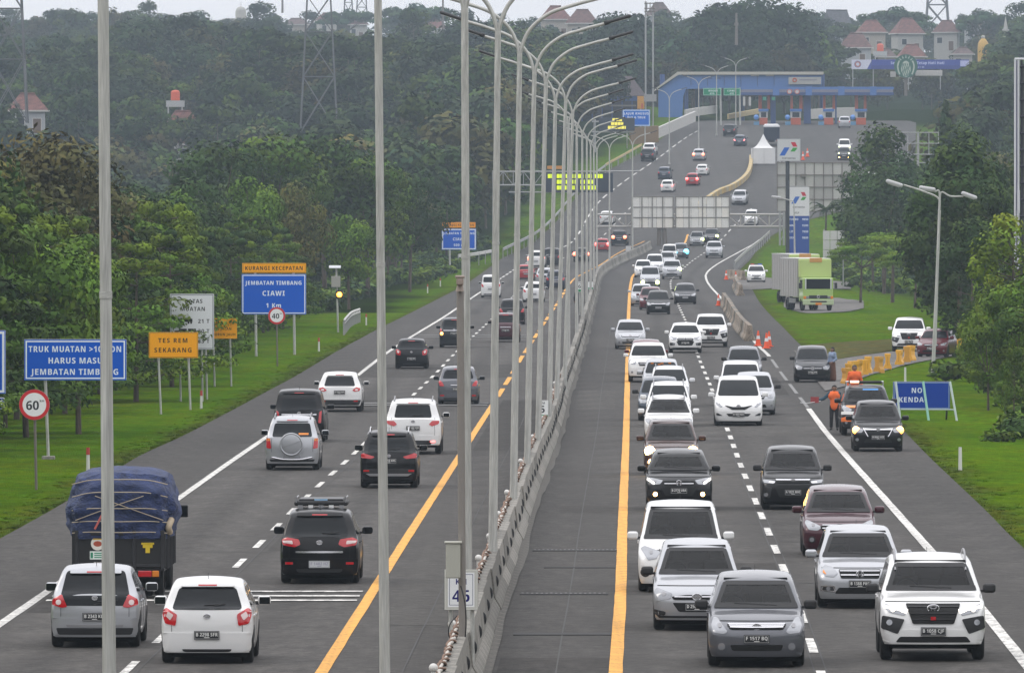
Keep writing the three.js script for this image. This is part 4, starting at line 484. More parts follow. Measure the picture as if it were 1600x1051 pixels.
  for (const z of wz) { const arch = press(k, 'side', disc(z, k.r + 0.02, k.r + 0.07, 22).map(([a, y]) => [a, Math.max(y, k.gc + 0.005)]), 0.004, 0.02); add('wheel_arch', arch, wellM); add('wheel_arch', mx(arch), wellM);
    for (const s of [1, -1]) { const w = new THREE.Group(); w.name = 'wheel'; root.add(w); w.position.set(s * (k.hw - 0.115), k.r, z); const ty2 = add('tyre', tyreG, rubberM, w); ty2.scale.set(0.215, k.r, k.r); const rm = add('rim', s > 0 ? rimG : mx(rimG), rimM, w); rm.scale.set(k.r * 0.32, k.r, k.r); } }
  add('underbody', box(k.W * 0.84, 0.1, k.L * 0.86, 0, k.gc - 0.035, 0), wellM);
  return root;
}

// ---------------------------------------------------------------- the traffic, placed by where its nearest wheels touch the road
function lieOnRoad(root, x, y, facing, back, f, turn = 0, ground) {
  const Z0 = Zof(y), a = Math.max(Z0 - 45, 60), b = Z0 + 45, t = (f(b) - f(a)) / (b - a), p = onRoad(x, y), sl = (roadY(Z0 + 6) - roadY(Z0 - 6)) / 12;
  const dir = V3(t, sl, -1).normalize(); if (turn) dir.applyAxisAngle(V3(0, 1, 0), turn);
  const zAx = facing > 0 ? dir.clone().negate() : dir.clone(), xAx = V3(0, 1, 0).cross(zAx).normalize(), yAx = zAx.clone().cross(xAx);
  root.quaternion.setFromRotationMatrix(new THREE.Matrix4().makeBasis(xAx, yAx, zAx));
  root.position.copy(p).addScaledVector(dir, back); root.position.y = (ground ? ground(root.position.x, -root.position.z) : roadY(-root.position.z)) + 0.005;
  return root;
}
function car(x, y, facing, label, o, category = 'car', group) {
  const k = bodyKit(o.type), s = scaleAt(y), detail = o.detail ?? (s > 44 ? 2 : s > 26 ? 1 : 0), root = makeCar({ ...o, facing, detail });
  root.name = numbered(o.name || ({ hatch: 'hatchback', suv: 'suv', cross: 'crossover_car', van: 'minivan', minibus: 'minibus', pickup: 'pickup_truck' }[o.type] || 'family_car'));
  scene.add(root); tag(root, label, category, group);
  const back = facing > 0 ? k.hl - k.fo + 0.15 : k.hl - (k.L - k.fo - k.wb) + 0.15;
  return lieOnRoad(root, x, y, facing, back, o.along || (facing > 0 ? yelR : yelL), o.turn || 0, o.ground);
}
// departing side, tails to the camera
car(149, 1011, -1, 'silver hatchback with all-glass tailgate, half hidden by the lamp pole at lower left', { type: 'hatch', color: 'silver', tail: 'brio', plate: 'B 2343 KLF' });
car(324, 1036, -1, 'white hatchback with slanted red lamps beside the silver hatchback, lower left', { type: 'hatch', color: 'white', tail: 'agya', plate: 'B 2298 SFR' });
const livinaBox = car(500, 911, -1, 'black people carrier with roof box and wide red tail lamps in the middle departing lane', { type: 'low', color: 'black', tail: 'livina', plate: '*F 1482 HZ' });
{
  const b = tag(base('roof_box', livinaBox.position, 0), 'flat black roof carrier on the black people carrier', 'roof rack'); b.quaternion.copy(livinaBox.quaternion);
  mesh('tray', rbox(1.15, 0.1, 1.5, 0.04, 0, 1.68, -0.15), plasticM, b); mesh('lid', rbox(0.95, 0.06, 1.3, 0.03, 0, 1.75, -0.15), mat(lin(0.02, 0.02, 0.022), 0.4), b);
  for (const x of [-0.53, 0.53]) { mesh('upright', merge([bar(V3(x, 1.7, -0.9), V3(x, 1.84, -0.9), 0.018), bar(V3(x, 1.8, -0.9), V3(x, 1.8, 0.6), 0.018)]), steelGrey, b); }
  for (let i = 0; i < 5; i++) mesh('foot_bracket', box(0.1, 0.09, 0.05, -0.44 + i * 0.22, 1.6, -0.88), i % 2 ? PAINT.white : steelGrey, b);
  mesh('badge', box(0.28, 0.035, 0.01, 0, 1.76, -0.905), mat(lin(0.3, 0.5, 0.7), 0.4), b);
}
car(608, 762, -1, 'black off-roader with slim red lamps and silver skid bar behind a lamp pole', { type: 'mpv', color: 'black', tail: 'rush', plate: 'B 1718 KRS', rails: true });
car(457, 734, -1, 'silver off-roader with round spare wheel cover on its back door', { type: 'mpv', color: 'silver', tail: 'terios', stickers: true, lights: {} });
car(468, 690, -1, 'black people carrier just ahead of the silver off-roader with spare wheel', { type: 'van', color: 'black', tail: 'innova', plate: 'B 1904 TOM' });
car(531, 643, -1, 'white crossover with black lower bumper and low red reflectors in the left lane', { type: 'cross', color: 'white', tail: 'scross', plate: 'B 1255 NMR' });
car(646, 709, -1, 'white off-roader with tall body and lit red brake lamp beside the black off-roader', { type: 'suv', color: 'white', tail: 'pajero', plate: 'B 1142 VJB', lights: { fogTail: true } });
car(643, 576, -1, 'black hatchback with tall red lamps near the white edge line', { type: 'hatch', color: 'black', tail: 'agya' });
car(716, 632, -1, 'dark grey people carrier with chrome strip and red lamps behind two lamp poles', { type: 'low', color: 'grey', tail: 'plain' });
car(710, 543, -1, 'dark people carrier with its left indicator glowing orange', { type: 'mpv', color: 'dark', tail: 'innova', lights: { blinkRear: true } });
car(790, 534, -1, 'dark red tinted car with chrome tail strip beside the yellow line', { type: 'mpv', color: 'maroon', tail: 'plain' });
car(800, 507, -1, 'black car half hidden in front of the dark red car', { type: 'mpv', color: 'black', tail: 'plain' });
car(767, 465, -1, 'boxy white minibus with black bumper in the left lane', { type: 'minibus', color: 'white', tail: 'plain' }, 'minibus');
car(834, 472, -1, 'white hatchback between lamp poles in the right departing lane', { type: 'low', color: 'white', tail: 'plain' });
car(822, 438, -1, 'red hatchback close to the left edge line, partly behind a lamp pole', { type: 'hatch', color: 'red', tail: 'plain' });
car(838, 419, -1, 'white off-roader with glowing orange-red lamps above the red hatchback', { type: 'suv', color: 'white', tail: 'plain', lights: { tail: 'orange', brake: 'orange' } });
car(868, 452, -1, 'dark blue people carrier with pale roof between lamp poles', { type: 'mpv', color: 'navy', tail: 'plain' });
car(852, 446, -1, 'silver grey car just left of the dark blue people carrier', { type: 'low', color: 'silver', tail: 'plain' });
car(862, 415, -1, 'tall dark van with white roof edge between lamp poles', { type: 'van', color: 'dark', tail: 'plain' }, 'van');
car(968, 384, -1, 'dark off-roader with two glowing orange tail lamps at the bend', { type: 'suv', color: 'dark', tail: 'plain', lights: { tail: 'orange', brake: 'orange' } });
car(941, 393, -1, 'red car with one lamp glowing, left of the dark off-roader at the bend', { type: 'hatch', color: 'red', tail: 'plain', lights: { tail: 'red', brake: 'red' } });
car(908, 409, -1, 'dark car with glowing orange lamp beside the far end of the lamp row', { type: 'hatch', color: 'dark', tail: 'plain', lights: { tail: 'orange', brake: 'orange' } });
car(948, 350, -1, 'white saloon seen under the gantry truss at its left end', { type: 'low', color: 'white', tail: 'plain' });
car(1043, 300, -1, 'white car with red lamps climbing the hill, above the gantry sign', { type: 'low', color: 'white', tail: 'plain', lights: { tail: 'red' } });
car(1038, 280, -1, 'dark grey people carrier just ahead of the white car on the hill', { type: 'mpv', color: 'bluegrey', tail: 'plain' });
car(1082, 290, -1, 'red car with glowing lamps climbing the hill in the middle', { type: 'mpv', color: 'red', tail: 'plain', lights: { tail: 'red', brake: 'red' } });
car(1097, 274, -1, 'white hatchback climbing the hill just ahead of the red car', { type: 'hatch', color: 'white', tail: 'plain' });
car(1092, 251, -1, 'silver car with orange-red brake lamps below the toll plaza', { type: 'mpv', color: 'silver', tail: 'plain', lights: { tail: 'orange', brake: 'orange' } });
car(1156, 228, -1, 'grey car turning near the white tent, one lamp lit', { type: 'low', color: 'bluegrey', tail: 'plain', lights: { tail: 'red' } });
car(1140, 213, -1, 'black off-roader nearest the toll lanes', { type: 'suv', color: 'black', tail: 'plain' });
car(1012, 252, -1, 'black off-roader on the shoulder at the top left of the climb', { type: 'suv', color: 'black', tail: 'plain' });
car(1015, 243, -1, 'white-roofed car standing just ahead of the black off-roader on the shoulder', { type: 'suv', color: 'white', tail: 'plain' });
car(1320, 200, -1, 'grey off-roader passing between two toll booths', { type: 'suv', color: 'silver', tail: 'plain', along: wall });
// oncoming side, fronts to the camera
car(1182, 1041, 1, 'dark grey people carrier nearest the camera with yellow mirror caps', { type: 'low', color: 'grey', front: 'livina', plate: 'F 1517 BQ', mirror: 'dark' });
car(1457, 1031, 1, 'big white off-roader with black grille and lit slim headlamps, lower right', { type: 'suv', color: 'white', front: 'fortuner', plate: 'B 1058 CJF', mirror: 'dark', rails: true, lights: { drl: true, head: 'dim', size: 0.05 } });
car(1089, 984, 1, 'silver people carrier with black lower grille left behind the grey one', { type: 'mpv', color: 'silver', front: 'sigra', plate: 'D 2563 UBO', mirror: 'dark' });
car(1064, 924, 1, 'tall white minivan with chrome slatted grille behind the silver people carrier', { type: 'van', color: 'white', front: 'alphard', plate: 'B 1773 PYL' }, 'minivan');
car(1343, 949, 1, 'silver people carrier with H badge between the white off-roader and a maroon car', { type: 'low', color: 'silver', front: 'mobilio', plate: 'B 1388 PKC' });
car(1311, 869, 1, 'maroon people carrier with chrome grille line behind the silver one with H badge', { type: 'low', color: 'maroon', front: 'livina2', plate: 'B 1620 EFH' });
car(1239, 796, 1, 'black people carrier with chrome strip over its grille in the middle oncoming lane', { type: 'mpv', color: 'black', front: 'veloz', plate: 'A 1021 MHI', mirror: 'dark' });
car(1061, 797, 1, 'black crossover with H badge and glowing low fog lamps', { type: 'cross', color: 'black', front: 'hrv', plate: 'B 2770 UBA', lights: { fog: 'warm', drl: true } });
car(1049, 742, 1, 'brown people carrier with dazzling warm headlamps', { type: 'mpv', color: 'brown', front: 'avanza', lights: { head: 'warm', size: 0.16, lowFog: 'warm', fogSize: 0.1 } });
car(1045, 690, 1, 'white people carrier right behind the brown one with dazzling lamps', { type: 'low', color: 'white', front: 'plain', rails: true });
car(1045, 667, 1, 'second white people carrier behind the brown one', { type: 'mpv', color: 'white', front: 'plain', rails: true });
car(1031, 657, 1, 'dark blue-grey people carrier squeezed beside the white queue', { type: 'mpv', color: 'bluegrey', front: 'plain', mirror: 'dark' });
car(1046, 636, 1, 'third white people carrier in the queue, with roof rails', { type: 'mpv', color: 'pearl', front: 'plain', rails: true });
const stickerCar = car(1034, 622, 1, 'pale silver car in the queue with stickers on its windscreen', { type: 'mpv', color: 'silver', front: 'plain' });
{ const p = mesh('windscreen_sticker', merge([[-0.1, 1.42], [0.12, 1.36], [0.02, 1.46], [0.35, 1.47], [-0.4, 1.46]].map(([x, y]) => { const k = bodyKit('mpv'); return box(0.12, 0.07, 0.02, x, y, k.maps.front(x, y) + 0.02); })), amberM, stickerCar); }
car(1013, 597, 1, 'white car with bright headlamp at the back of the slow queue', { type: 'suv', color: 'white', front: 'plain', lights: { head: 'dim', size: 0.1 } });
car(1010, 585, 1, 'dull red roofed car tucked behind the last white car of the queue', { type: 'mpv', color: 'wine', front: 'plain' });
car(1071, 551, 1, 'white crossover with V-shaped dark grille in the middle distance', { type: 'cross', color: 'white', front: 'hrv' });
car(1111, 542, 1, 'white off-roader with large black grille right of the white crossover', { type: 'suv', color: 'white', front: 'fortuner' });
car(985, 545, 1, 'silver people carrier straddling the yellow line', { type: 'low', color: 'silver', front: 'livina' });
car(1154, 665, 1, 'white minivan with curved dark grille in the right oncoming lane', { type: 'van', color: 'white', front: 'biante', plate: 'B 1077 NIX' }, 'minivan');
car(1158, 634, 1, 'white van close behind the white minivan', { type: 'van', color: 'white', front: 'plain' }, 'minivan');
car(1163, 598, 1, 'grey people carrier with black mirrors behind the two white vans', { type: 'mpv', color: 'grey', front: 'plain', mirror: 'dark' });
car(1179, 648, 1, 'silver car half hidden right of the white minivan', { type: 'mpv', color: 'silver', front: 'plain', mirror: 'dark' });
car(1071, 475, 1, 'dark people carrier with pale headlamps in the right oncoming lane', { type: 'low', color: 'dark', front: 'livina2' });
car(1029, 491, 1, 'black people carrier with black roof rack straddling the lanes', { type: 'mpv', color: 'black', front: 'avanza' });
car(1003, 478, 1, 'silver car left behind the black people carrier', { type: 'mpv', color: 'silver', front: 'plain' });
car(1017, 484, 1, 'red and silver car tucked behind the black people carrier', { type: 'mpv', color: 'wine', front: 'plain' });
car(1016, 448, 1, 'dark van with two yellow-green fog lamps glowing', { type: 'van', color: 'silver', front: 'plain', lights: { lowFog: 'lime', fogSize: 0.17 } }, 'van');
car(1050, 436, 1, 'silver off-roader with one bright lamp on its right', { type: 'suv', color: 'silver', front: 'plain', lights: { headOne: 'lime' } });
car(1023, 426, 1, 'pale van with white bonnet in the far queue', { type: 'van', color: 'pearl', front: 'plain' }, 'van');
car(1005, 433, 1, 'white and red car with a lamp lit at the yellow line', { type: 'mpv', color: 'white', front: 'plain', lights: { headOne: 'lime' } });
car(1046, 409, 1, 'tall white minibus in the far queue', { type: 'minibus', color: 'white', front: 'plain' }, 'minibus');
car(1043, 418, 1, 'silver car in front of the tall white minibus', { type: 'mpv', color: 'silver', front: 'plain' });
car(1063, 404, 1, 'grey escort car with a cyan flashing lamp', { type: 'mpv', color: 'bluegrey', front: 'plain', lights: { headOne: 'blue', size: 0.3 } });
car(1089, 384, 1, 'grey people carrier below the gantry with a lamp lit', { type: 'mpv', color: 'silver', front: 'plain', lights: { headOne: 'lime' } });
car(1112, 379, 1, 'dark green car with a lime lamp below the gantry', { type: 'mpv', color: 'dark', front: 'plain', lights: { headOne: 'lime' } });
car(1116, 403, 1, 'silver off-roader alone in the far right lane', { type: 'suv', color: 'silver', front: 'plain' });
car(1155, 320, 1, 'silver off-roader beside the yellow divider on the hill', { type: 'suv', color: 'silver', front: 'plain', along: wall });
car(1174, 352, 1, 'white van behind the right end of the gantry', { type: 'minibus', color: 'white', front: 'plain' }, 'van');
car(1320, 238, 1, 'white van with lit lamps coming out of the toll lanes', { type: 'van', color: 'white', front: 'plain', lights: { head: 'lime' }, along: wall }, 'van');
car(1319, 250, 1, 'dark pickup with yellow-green lamps in front of the white van at the plaza', { type: 'pickup', color: 'dark', front: 'plain', lights: { head: 'lime', lowFog: 'warm' }, along: wall }, 'pickup truck');
car(1356, 262, 1, 'dark car with one bright lamp right of the plaza', { type: 'mpv', color: 'dark', front: 'plain', lights: { headOne: 'white' }, along: wall });
car(1388, 256, 1, 'black car at the far right of the plaza beside the trees', { type: 'mpv', color: 'black', front: 'plain', along: wall });
car(1362, 280, 1, 'white car half hidden by bushes below the plaza', { type: 'mpv', color: 'white', front: 'plain', along: wall });
const escort = car(1182, 441, 1, 'white patrol car parked on the driveway by the concrete blocks', { type: 'low', color: 'white', front: 'plain' });
car(1421, 549, 1, 'white off-roader with lit lamp on the slip road', { type: 'suv', color: 'white', front: 'fortuner', lights: { head: 'dim', size: 0.09 }, turn: -0.04 });
car(1458, 558, 1, 'wine red hatchback on the slip road beside the lamp post', { type: 'hatch', color: 'wine', front: 'plain', turn: -0.2 });
car(1270, 597, 1, 'black people carrier with chrome grille edge stopped at the slip road mouth', { type: 'mpv', color: 'dark', front: 'sigra', mirror: 'dark' });
car(1372, 705, 1, 'black people carrier with orange indicators flashing on the right shoulder', { type: 'mpv', color: 'black', front: 'avanza', lights: { blink: true } });
const patrol = car(1354, 680, 1, 'dark patrol pickup with orange stripes parked behind the black people carrier', { type: 'pickup', color: 'dark', front: 'plain', detail: 2 }, 'pickup truck');
{
  const k = bodyKit('pickup'), or = mat(lin(0.75, 0.16, 0.02), 0.5), wh = mat(lin(0.7, 0.7, 0.68), 0.5);
  mesh('bonnet_lettering', press(k, 'front', R4(-0.72, 0.98, -0.3, 1.06), 0.012, 0.01), amberM, patrol);
  const g = press(k, 'front', [[0.5, 0.5], [0.86, 0.5], [0.86, 0.62], [0.56, 0.72]], 0.05, 0.03), h = press(k, 'front', R4(0.45, 0.74, 0.86, 0.84), 0.05, 0.03);
  mesh('orange_stripe', g, or, patrol); mesh('orange_stripe', mx(g), or, patrol); mesh('white_stripe', h, wh, patrol); mesh('white_stripe', mx(h), wh, patrol);
  mesh('sun_strip', press(k, 'front', R4(-0.1, 1.58, 0.45, 1.63), 0.014, 0.01), mat(lin(0.05, 0.25, 0.6), 0.3), patrol);
  mesh('roll_bar', merge([bar(V3(-0.66, 1.0, -0.75), V3(-0.66, 1.86, -0.75), 0.035), bar(V3(0.66, 1.0, -0.75), V3(0.66, 1.86, -0.75), 0.035), bar(V3(-0.68, 1.86, -0.75), V3(0.68, 1.86, -0.75), 0.035)]), chromeM, patrol);
  const lb = mesh('light_bar', rbox(1.2, 0.1, 0.22, 0.04, 0, 1.86, 0.1), plasticM, patrol); mesh('lamp_lens', rbox(0.34, 0.09, 0.24, 0.03, -0.38, 1.87, 0.1), glow(0xffb080, 1.6), lb); mesh('lamp_lens', rbox(0.34, 0.09, 0.24, 0.03, 0.38, 1.87, 0.1), plasticM, lb);
}
{ const lb = mesh('light_bar', rbox(1.1, 0.1, 0.2, 0.04, 0, 1.64, 0), plasticM, escort); mesh('lamp_lens', rbox(0.36, 0.09, 0.22, 0.03, -0.34, 1.65, 0), redM, lb); mesh('lamp_lens', rbox(0.36, 0.09, 0.22, 0.03, 0.34, 1.65, 0), mat(lin(0.02, 0.08, 0.5), 0.2), lb); }

// laden open truck with its load under a blue tarpaulin
function wheelPair(parent, z, r, x, w, n = 1) { for (const s of [1, -1]) for (let i = 0; i < n; i++) { const g = new THREE.Group(); g.name = 'wheel'; parent.add(g); g.position.set(s * (x - i * (w + 0.04)), r, z); mesh('tyre', tyreG, rubberM, g).scale.set(w, r, r); mesh('rim', s > 0 ? rimG : mx(rimG), rimM, g).scale.set(r * 0.25, r * 0.9, r * 0.9); } }
{
  const t = new THREE.Group(); t.name = numbered('open_truck'); scene.add(t); tag(t, 'black open-bed truck piled high with goods, seen from behind at lower left', 'truck');
  const dk = mat(lin(0.01, 0.01, 0.011), 0.5), dk2 = mat(lin(0.016, 0.016, 0.018), 0.6), W = 1.82, z0 = -2.9, bed = 3.9, y0 = 0.62, y1 = 1.36;
  mesh('tailgate', rbox(W, y1 - y0, 0.07, 0.02, 0, (y0 + y1) / 2, z0), dk, t);
  for (const x of [-0.88, -0.3, 0.3, 0.88]) mesh('stake', rbox(0.08, y1 - y0 + 0.06, 0.05, 0.015, x, (y0 + y1) / 2, z0 - 0.05), dk2, t);
  for (const y of [y0 + 0.05, y1 - 0.04]) mesh('rail', rbox(W + 0.02, 0.07, 0.05, 0.015, 0, y, z0 - 0.045), dk2, t);
  for (const s of [1, -1]) { mesh('side_board', rbox(0.07, y1 - y0, bed, 0.02, s * W / 2, (y0 + y1) / 2, z0 + bed / 2), dk, t); for (let i = 0; i < 6; i++) mesh('stake', rbox(0.06, y1 - y0 + 0.05, 0.08, 0.015, s * (W / 2 + 0.05), (y0 + y1) / 2, z0 + 0.2 + i * 0.7), dk2, t); }
  mesh('bed_floor', box(W, 0.1, bed, 0, y0 - 0.02, z0 + bed / 2), dk2, t);
  mesh('chassis', merge([box(0.12, 0.16, 5.3, -0.4, 0.62, 0), box(0.12, 0.16, 5.3, 0.4, 0.62, 0), box(1.6, 0.08, 0.08, 0, 0.5, z0 + 0.1), cyl(0.2, 0.2, 0.5, 0, 0.3, z0 + 0.9).rotateZ(0)]), wellM, t);
  mesh('mudguard', merge([box(0.5, 0.55, 0.03, -0.62, 0.45, z0 + 0.45), box(0.5, 0.55, 0.03, 0.62, 0.45, z0 + 0.45)]), rubberM, t);
  mesh('cab', rbox(1.78, 1.5, 1.5, 0.12, 0, 1.25, 2.1), PAINT.dark, t); mesh('cab_window', rbox(1.4, 0.5, 0.04, 0.02, 0, 1.72, 1.34), glassM, t);
  const tl = mesh('lamp_panel', rbox(0.5, 0.16, 0.05, 0.02, 0.58, 0.5, z0 - 0.03), dk2, t); const tl2 = mesh('lamp_panel', rbox(0.5, 0.16, 0.05, 0.02, -0.58, 0.5, z0 - 0.03), dk2, t);
  for (const [p, x] of [[tl, 0.58], [tl2, -0.58]]) { mesh('tail_light', rbox(0.28, 0.13, 0.04, 0.02, x + 0.06, 0.5, z0 - 0.06), redM, p); mesh('indicator', rbox(0.14, 0.13, 0.04, 0.02, x - 0.16, 0.5, z0 - 0.06), amberM, p); }
  mesh('number_plate', rbox(0.3, 0.14, 0.02, 0.005, 0.38, 0.67, z0 - 0.07), mat(lin(0.45, 0.42, 0.4), 0.5), t);
  mesh('sticker', new THREE.CircleGeometry(0.14, 20).rotateY(Math.PI).translate(0.45, 1.12, z0 - 0.045), new THREE.MeshStandardMaterial({ roughness: 0.6, map: canvas(128, 128, (c) => { c.fillStyle = '#e8e4da'; c.fillRect(0, 0, 128, 128); c.fillStyle = '#b05038'; c.beginPath(); c.ellipse(64, 66, 40, 26, 0, 0, 7); c.fill(); c.fillStyle = '#e8c030'; c.fillRect(20, 6, 88, 22); }) }), t);
  mesh('sticker', new THREE.PlaneGeometry(0.32, 0.17).rotateY(Math.PI).translate(0.45, 0.88, z0 - 0.045), new THREE.MeshStandardMaterial({ roughness: 0.6, map: canvas(128, 64, (c) => { c.fillStyle = '#dfe8e0'; c.fillRect(0, 0, 128, 64); c.fillStyle = '#2f8f6a'; c.fillRect(6, 10, 20, 44); for (let i = 0; i < 3; i++) c.fillRect(36, 12 + i * 16, 80, 8); }) }), t);
  mesh('sticker', merge([box(0.2, 0.09, 0.012, -0.58, 1.08, z0 - 0.085), box(0.09, 0.12, 0.012, -0.58, 0.99, z0 - 0.085), box(0.26, 0.04, 0.012, -0.58, 1.12, z0 - 0.085)]), mat(lin(0.7, 0.5, 0.02), 0.5), t);
  for (const s of [1, -1]) { const m = mesh('wing_mirror', rbox(0.17, 0.26, 0.06, 0.03, s * 1.08, 1.62, 2.7), plasticM, t); mesh('mirror_stalk', bar(V3(s * 0.85, 1.78, 2.7), V3(s * 1.08, 1.66, 2.7), 0.02), plasticM, m); mesh('mirror_glass', box(0.13, 0.21, 0.01, s * 1.08, 1.62, 2.665), glassM, m); }
  wheelPair(t, z0 + 0.95, 0.36, 0.78, 0.2, 2); wheelPair(t, 2.05, 0.36, 0.76, 0.2);
  lieOnRoad(t, 190, 932, -1, 1.95, yelL);
  // the load
  const ld = tag(base('tarpaulin_load', t.position, 0), 'bulging load under a creased dark blue tarpaulin tied with cords on the black truck', 'load'); ld.quaternion.copy(t.quaternion);
  const g = new THREE.BoxGeometry(1, 1, 1, 34, 22, 40), p = g.attributes.position;
  for (let i = 0; i < p.count; i++) {
    const x = p.getX(i) * 2, y = p.getY(i) + 0.5, z = p.getZ(i) * 2, n5 = Math.pow(Math.abs(x) ** 3.6 + Math.pow(clamp((y - 0.35) / 0.65), 3) + Math.abs(z) ** 5 * 0.6, 1 / 3.6), k = n5 > 1 ? 1 / n5 : 1;
    const wob = 0.09 * N(x * 1.7, y * 4.5, z * 2.6) + 0.016 * Math.sin(y * 19 + 5 * N(x * 1.6, y * 2, z * 2.2)) + 0.035 * N(x * 7, y * 9, z * 9);
    p.setXYZ(i, x * k * (1.12 + wob - 0.13 * smooth(0.3, 0, y)), 1.22 + 1.44 * y * (1 - 0.13 * x * x * k - 0.05 * z * z + 0.04 * N(x * 1.6, z * 2)) + 0.02 * N(x * 5, 1, z * 5), z0 + bed / 2 + z * k * (2.05 + wob));
  }
  g.deleteAttribute('normal'); const g2 = mergeVertices(g, 1e-4); g2.computeVertexNormals();
  const cl = grain(256, (u, v) => { const k = 1 + 0.35 * tn(u, v, 5) + 0.3 * tn(u, v, 30, 3); return [36 * k, 50 * k, 88 * k]; }); cl.repeat.set(2, 2);
  const cb = grain(256, (u, v) => { const k = 128 + 90 * (tn(u, v, 7) + tn(u * 0.99, v, 20, 4) * 0.6); return [k, k, k]; }, false); cb.repeat.set(2, 2);
  mesh('tarpaulin', g2, new THREE.MeshStandardMaterial({ map: cl, bumpMap: cb, bumpScale: 0.05, roughness: 0.72 }), ld);
  const rope = mat(lin(0.4, 0.34, 0.26), 0.9), zb = z0 - 0.1 - 0.03;
  const across = (h, sag, dz = 0) => tube([V3(-0.98, h - 0.05, zb + 0.16), V3(-0.6, h + sag, zb - 0.03), V3(0, h + sag * 1.4, zb - 0.06), V3(0.6, h + sag, zb - 0.03), V3(0.98, h - 0.05, zb + 0.16)], 0.011, 5);
  for (const [h, sg] of [[2.38, 0.04], [2.12, 0.04], [1.84, 0.0], [1.6, -0.02], [1.38, -0.02]]) mesh('cord', across(h, sg), rope, ld);
  mesh('cord', tube([V3(-0.9, 1.6, zb), V3(-0.2, 1.85, zb - 0.06), V3(0.5, 2.1, zb - 0.04)], 0.01, 5), rope, ld); mesh('cord', tube([V3(0.9, 1.6, zb), V3(0.2, 1.86, zb - 0.06), V3(-0.5, 2.1, zb - 0.04)], 0.01, 5), rope, ld);
  mesh('sack_edge', tube([V3(-1.02, 1.34, z0 + 0.2), V3(-1.0, 1.45, z0 + 0.08), V3(-1.05, 1.6, z0 + 0.3)], 0.07, 7), mat(lin(0.42, 0.34, 0.24), 0.95), ld);
  mesh('warning_triangle', merge([bar(V3(0.5, 1.42, zb - 0.05), V3(0.36, 1.7, zb - 0.05), 0.025), bar(V3(0.22, 1.42, zb - 0.03), V3(0.36, 1.7, zb - 0.05), 0.025)]), mat(lin(0.5, 0.12, 0.1), 0.5), ld);
}
// two box lorries parked on the lay-by
function lorry(x, y, label, c) {
  const t = new THREE.Group(); t.name = numbered('box_lorry'); scene.add(t); tag(t, label, 'lorry');
  const gm = PAINT[c], W = 2.3, cab = 1.75, L = 8.4, zf = L / 2;
  mesh('cab', rbox(W * 0.96, 1.75, cab, 0.12, 0, 1.5, zf - cab / 2), gm, t);
  mesh('windscreen', rbox(W * 0.86, 0.72, 0.05, 0.06, 0, 1.92, zf - 0.01), glassM, t);
  for (const s of [1, -1]) { mesh('windscreen_pillar', rbox(0.1, 0.74, 0.06, 0.03, s * W * 0.4, 1.92, zf + 0.006), mat(lin(0.6, 0.63, 0.6), 0.4), t); mesh('side_window', rbox(0.05, 0.6, 0.8, 0.04, s * W * 0.475, 1.9, zf - 0.75), glassM, t); mesh('headlight', rbox(0.34, 0.2, 0.06, 0.05, s * 0.84, 0.95, zf + 0.005), lampM, t); mesh('indicator', rbox(0.2, 0.2, 0.06, 0.05, s * 0.98, 0.95, zf + 0.012), amberM, t); const m = mesh('wing_mirror', rbox(0.2, 0.42, 0.1, 0.04, s * 1.3, 1.8, zf - 0.1), plasticM, t); mesh('mirror_stalk', bar(V3(s * 1.06, 1.95, zf - 0.15), V3(s * 1.3, 1.95, zf - 0.1), 0.02), plasticM, m); }
  mesh('grille', rbox(1.35, 0.24, 0.05, 0.03, 0, 0.99, zf + 0.01), plasticM, t); mesh('emblem', new THREE.TorusGeometry(0.1, 0.025, 6, 20).translate(0, 1.0, zf + 0.05), chromeM, t);
  mesh('bumper', rbox(W * 0.97, 0.4, 0.25, 0.06, 0, 0.62, zf - 0.02), mat(lin(0.42, 0.5, 0.3), 0.5), t); mesh('lower_slot', rbox(1.2, 0.1, 0.04, 0.02, 0, 0.66, zf + 0.11), plasticM, t);
  mesh('number_plate', rbox(0.45, 0.16, 0.02, 0.01, 0, 0.5, zf + 0.12), amberM, t);
  mesh('air_deflector', new RoundedBoxGeometry(W * 1.0, 1.35, 0.7, 3, 0.08).translate(0, 3.03, zf - cab + 0.45), mat(lin(0.46, 0.56, 0.2), 0.4), t);
  mesh('roof_sign', rbox(0.9, 0.32, 0.1, 0.03, 0, 3.62, zf - cab + 0.8), mat(lin(0.55, 0.28, 0.08), 0.6), t);
  const b = mesh('cargo_box', rbox(W + 0.1, 2.75, L - cab - 0.1, 0.04, 0, 2.35, -cab / 2 - 0.05), mat(lin(0.36, 0.35, 0.34), 0.6), t);
  for (let i = 0; i < 7; i++) for (const s of [1, -1]) mesh('side_rib', box(0.03, 2.6, 0.06, s * (W / 2 + 0.06), 2.35, -L / 2 + 0.4 + i * 0.95), mat(lin(0.3, 0.29, 0.28), 0.6), b);
  mesh('roof_skin', box(W + 0.14, 0.03, L - cab - 0.06, 0, 3.74, -cab / 2 - 0.05), mat(lin(0.7, 0.7, 0.7), 0.5), t);
  mesh('chassis', box(0.9, 0.3, L - 0.5, 0, 0.72, -0.2), wellM, t); mesh('under_guard', box(0.06, 0.35, 2.6, -1.05, 0.7, -0.2), steelGrey, t);
  wheelPair(t, zf - 0.95, 0.46, 0.98, 0.26); wheelPair(t, -zf + 2.1, 0.46, 1.0, 0.26, 2);
  const p = at(x, y, 775); lieOnRoad(t, x, y, 1, 4.2, yelR, 0.17, (X, Z) => Math.max(landLow(X, Z), roadY(Z) - 9) + 0.07); return t;
}
lorry(1279, 486, 'lime green box lorry with orange roof sign parked on the lay-by', 'green');
lorry(1262, 474.5, 'second box lorry parked behind the lime green one, mostly its grey side showing', 'green');
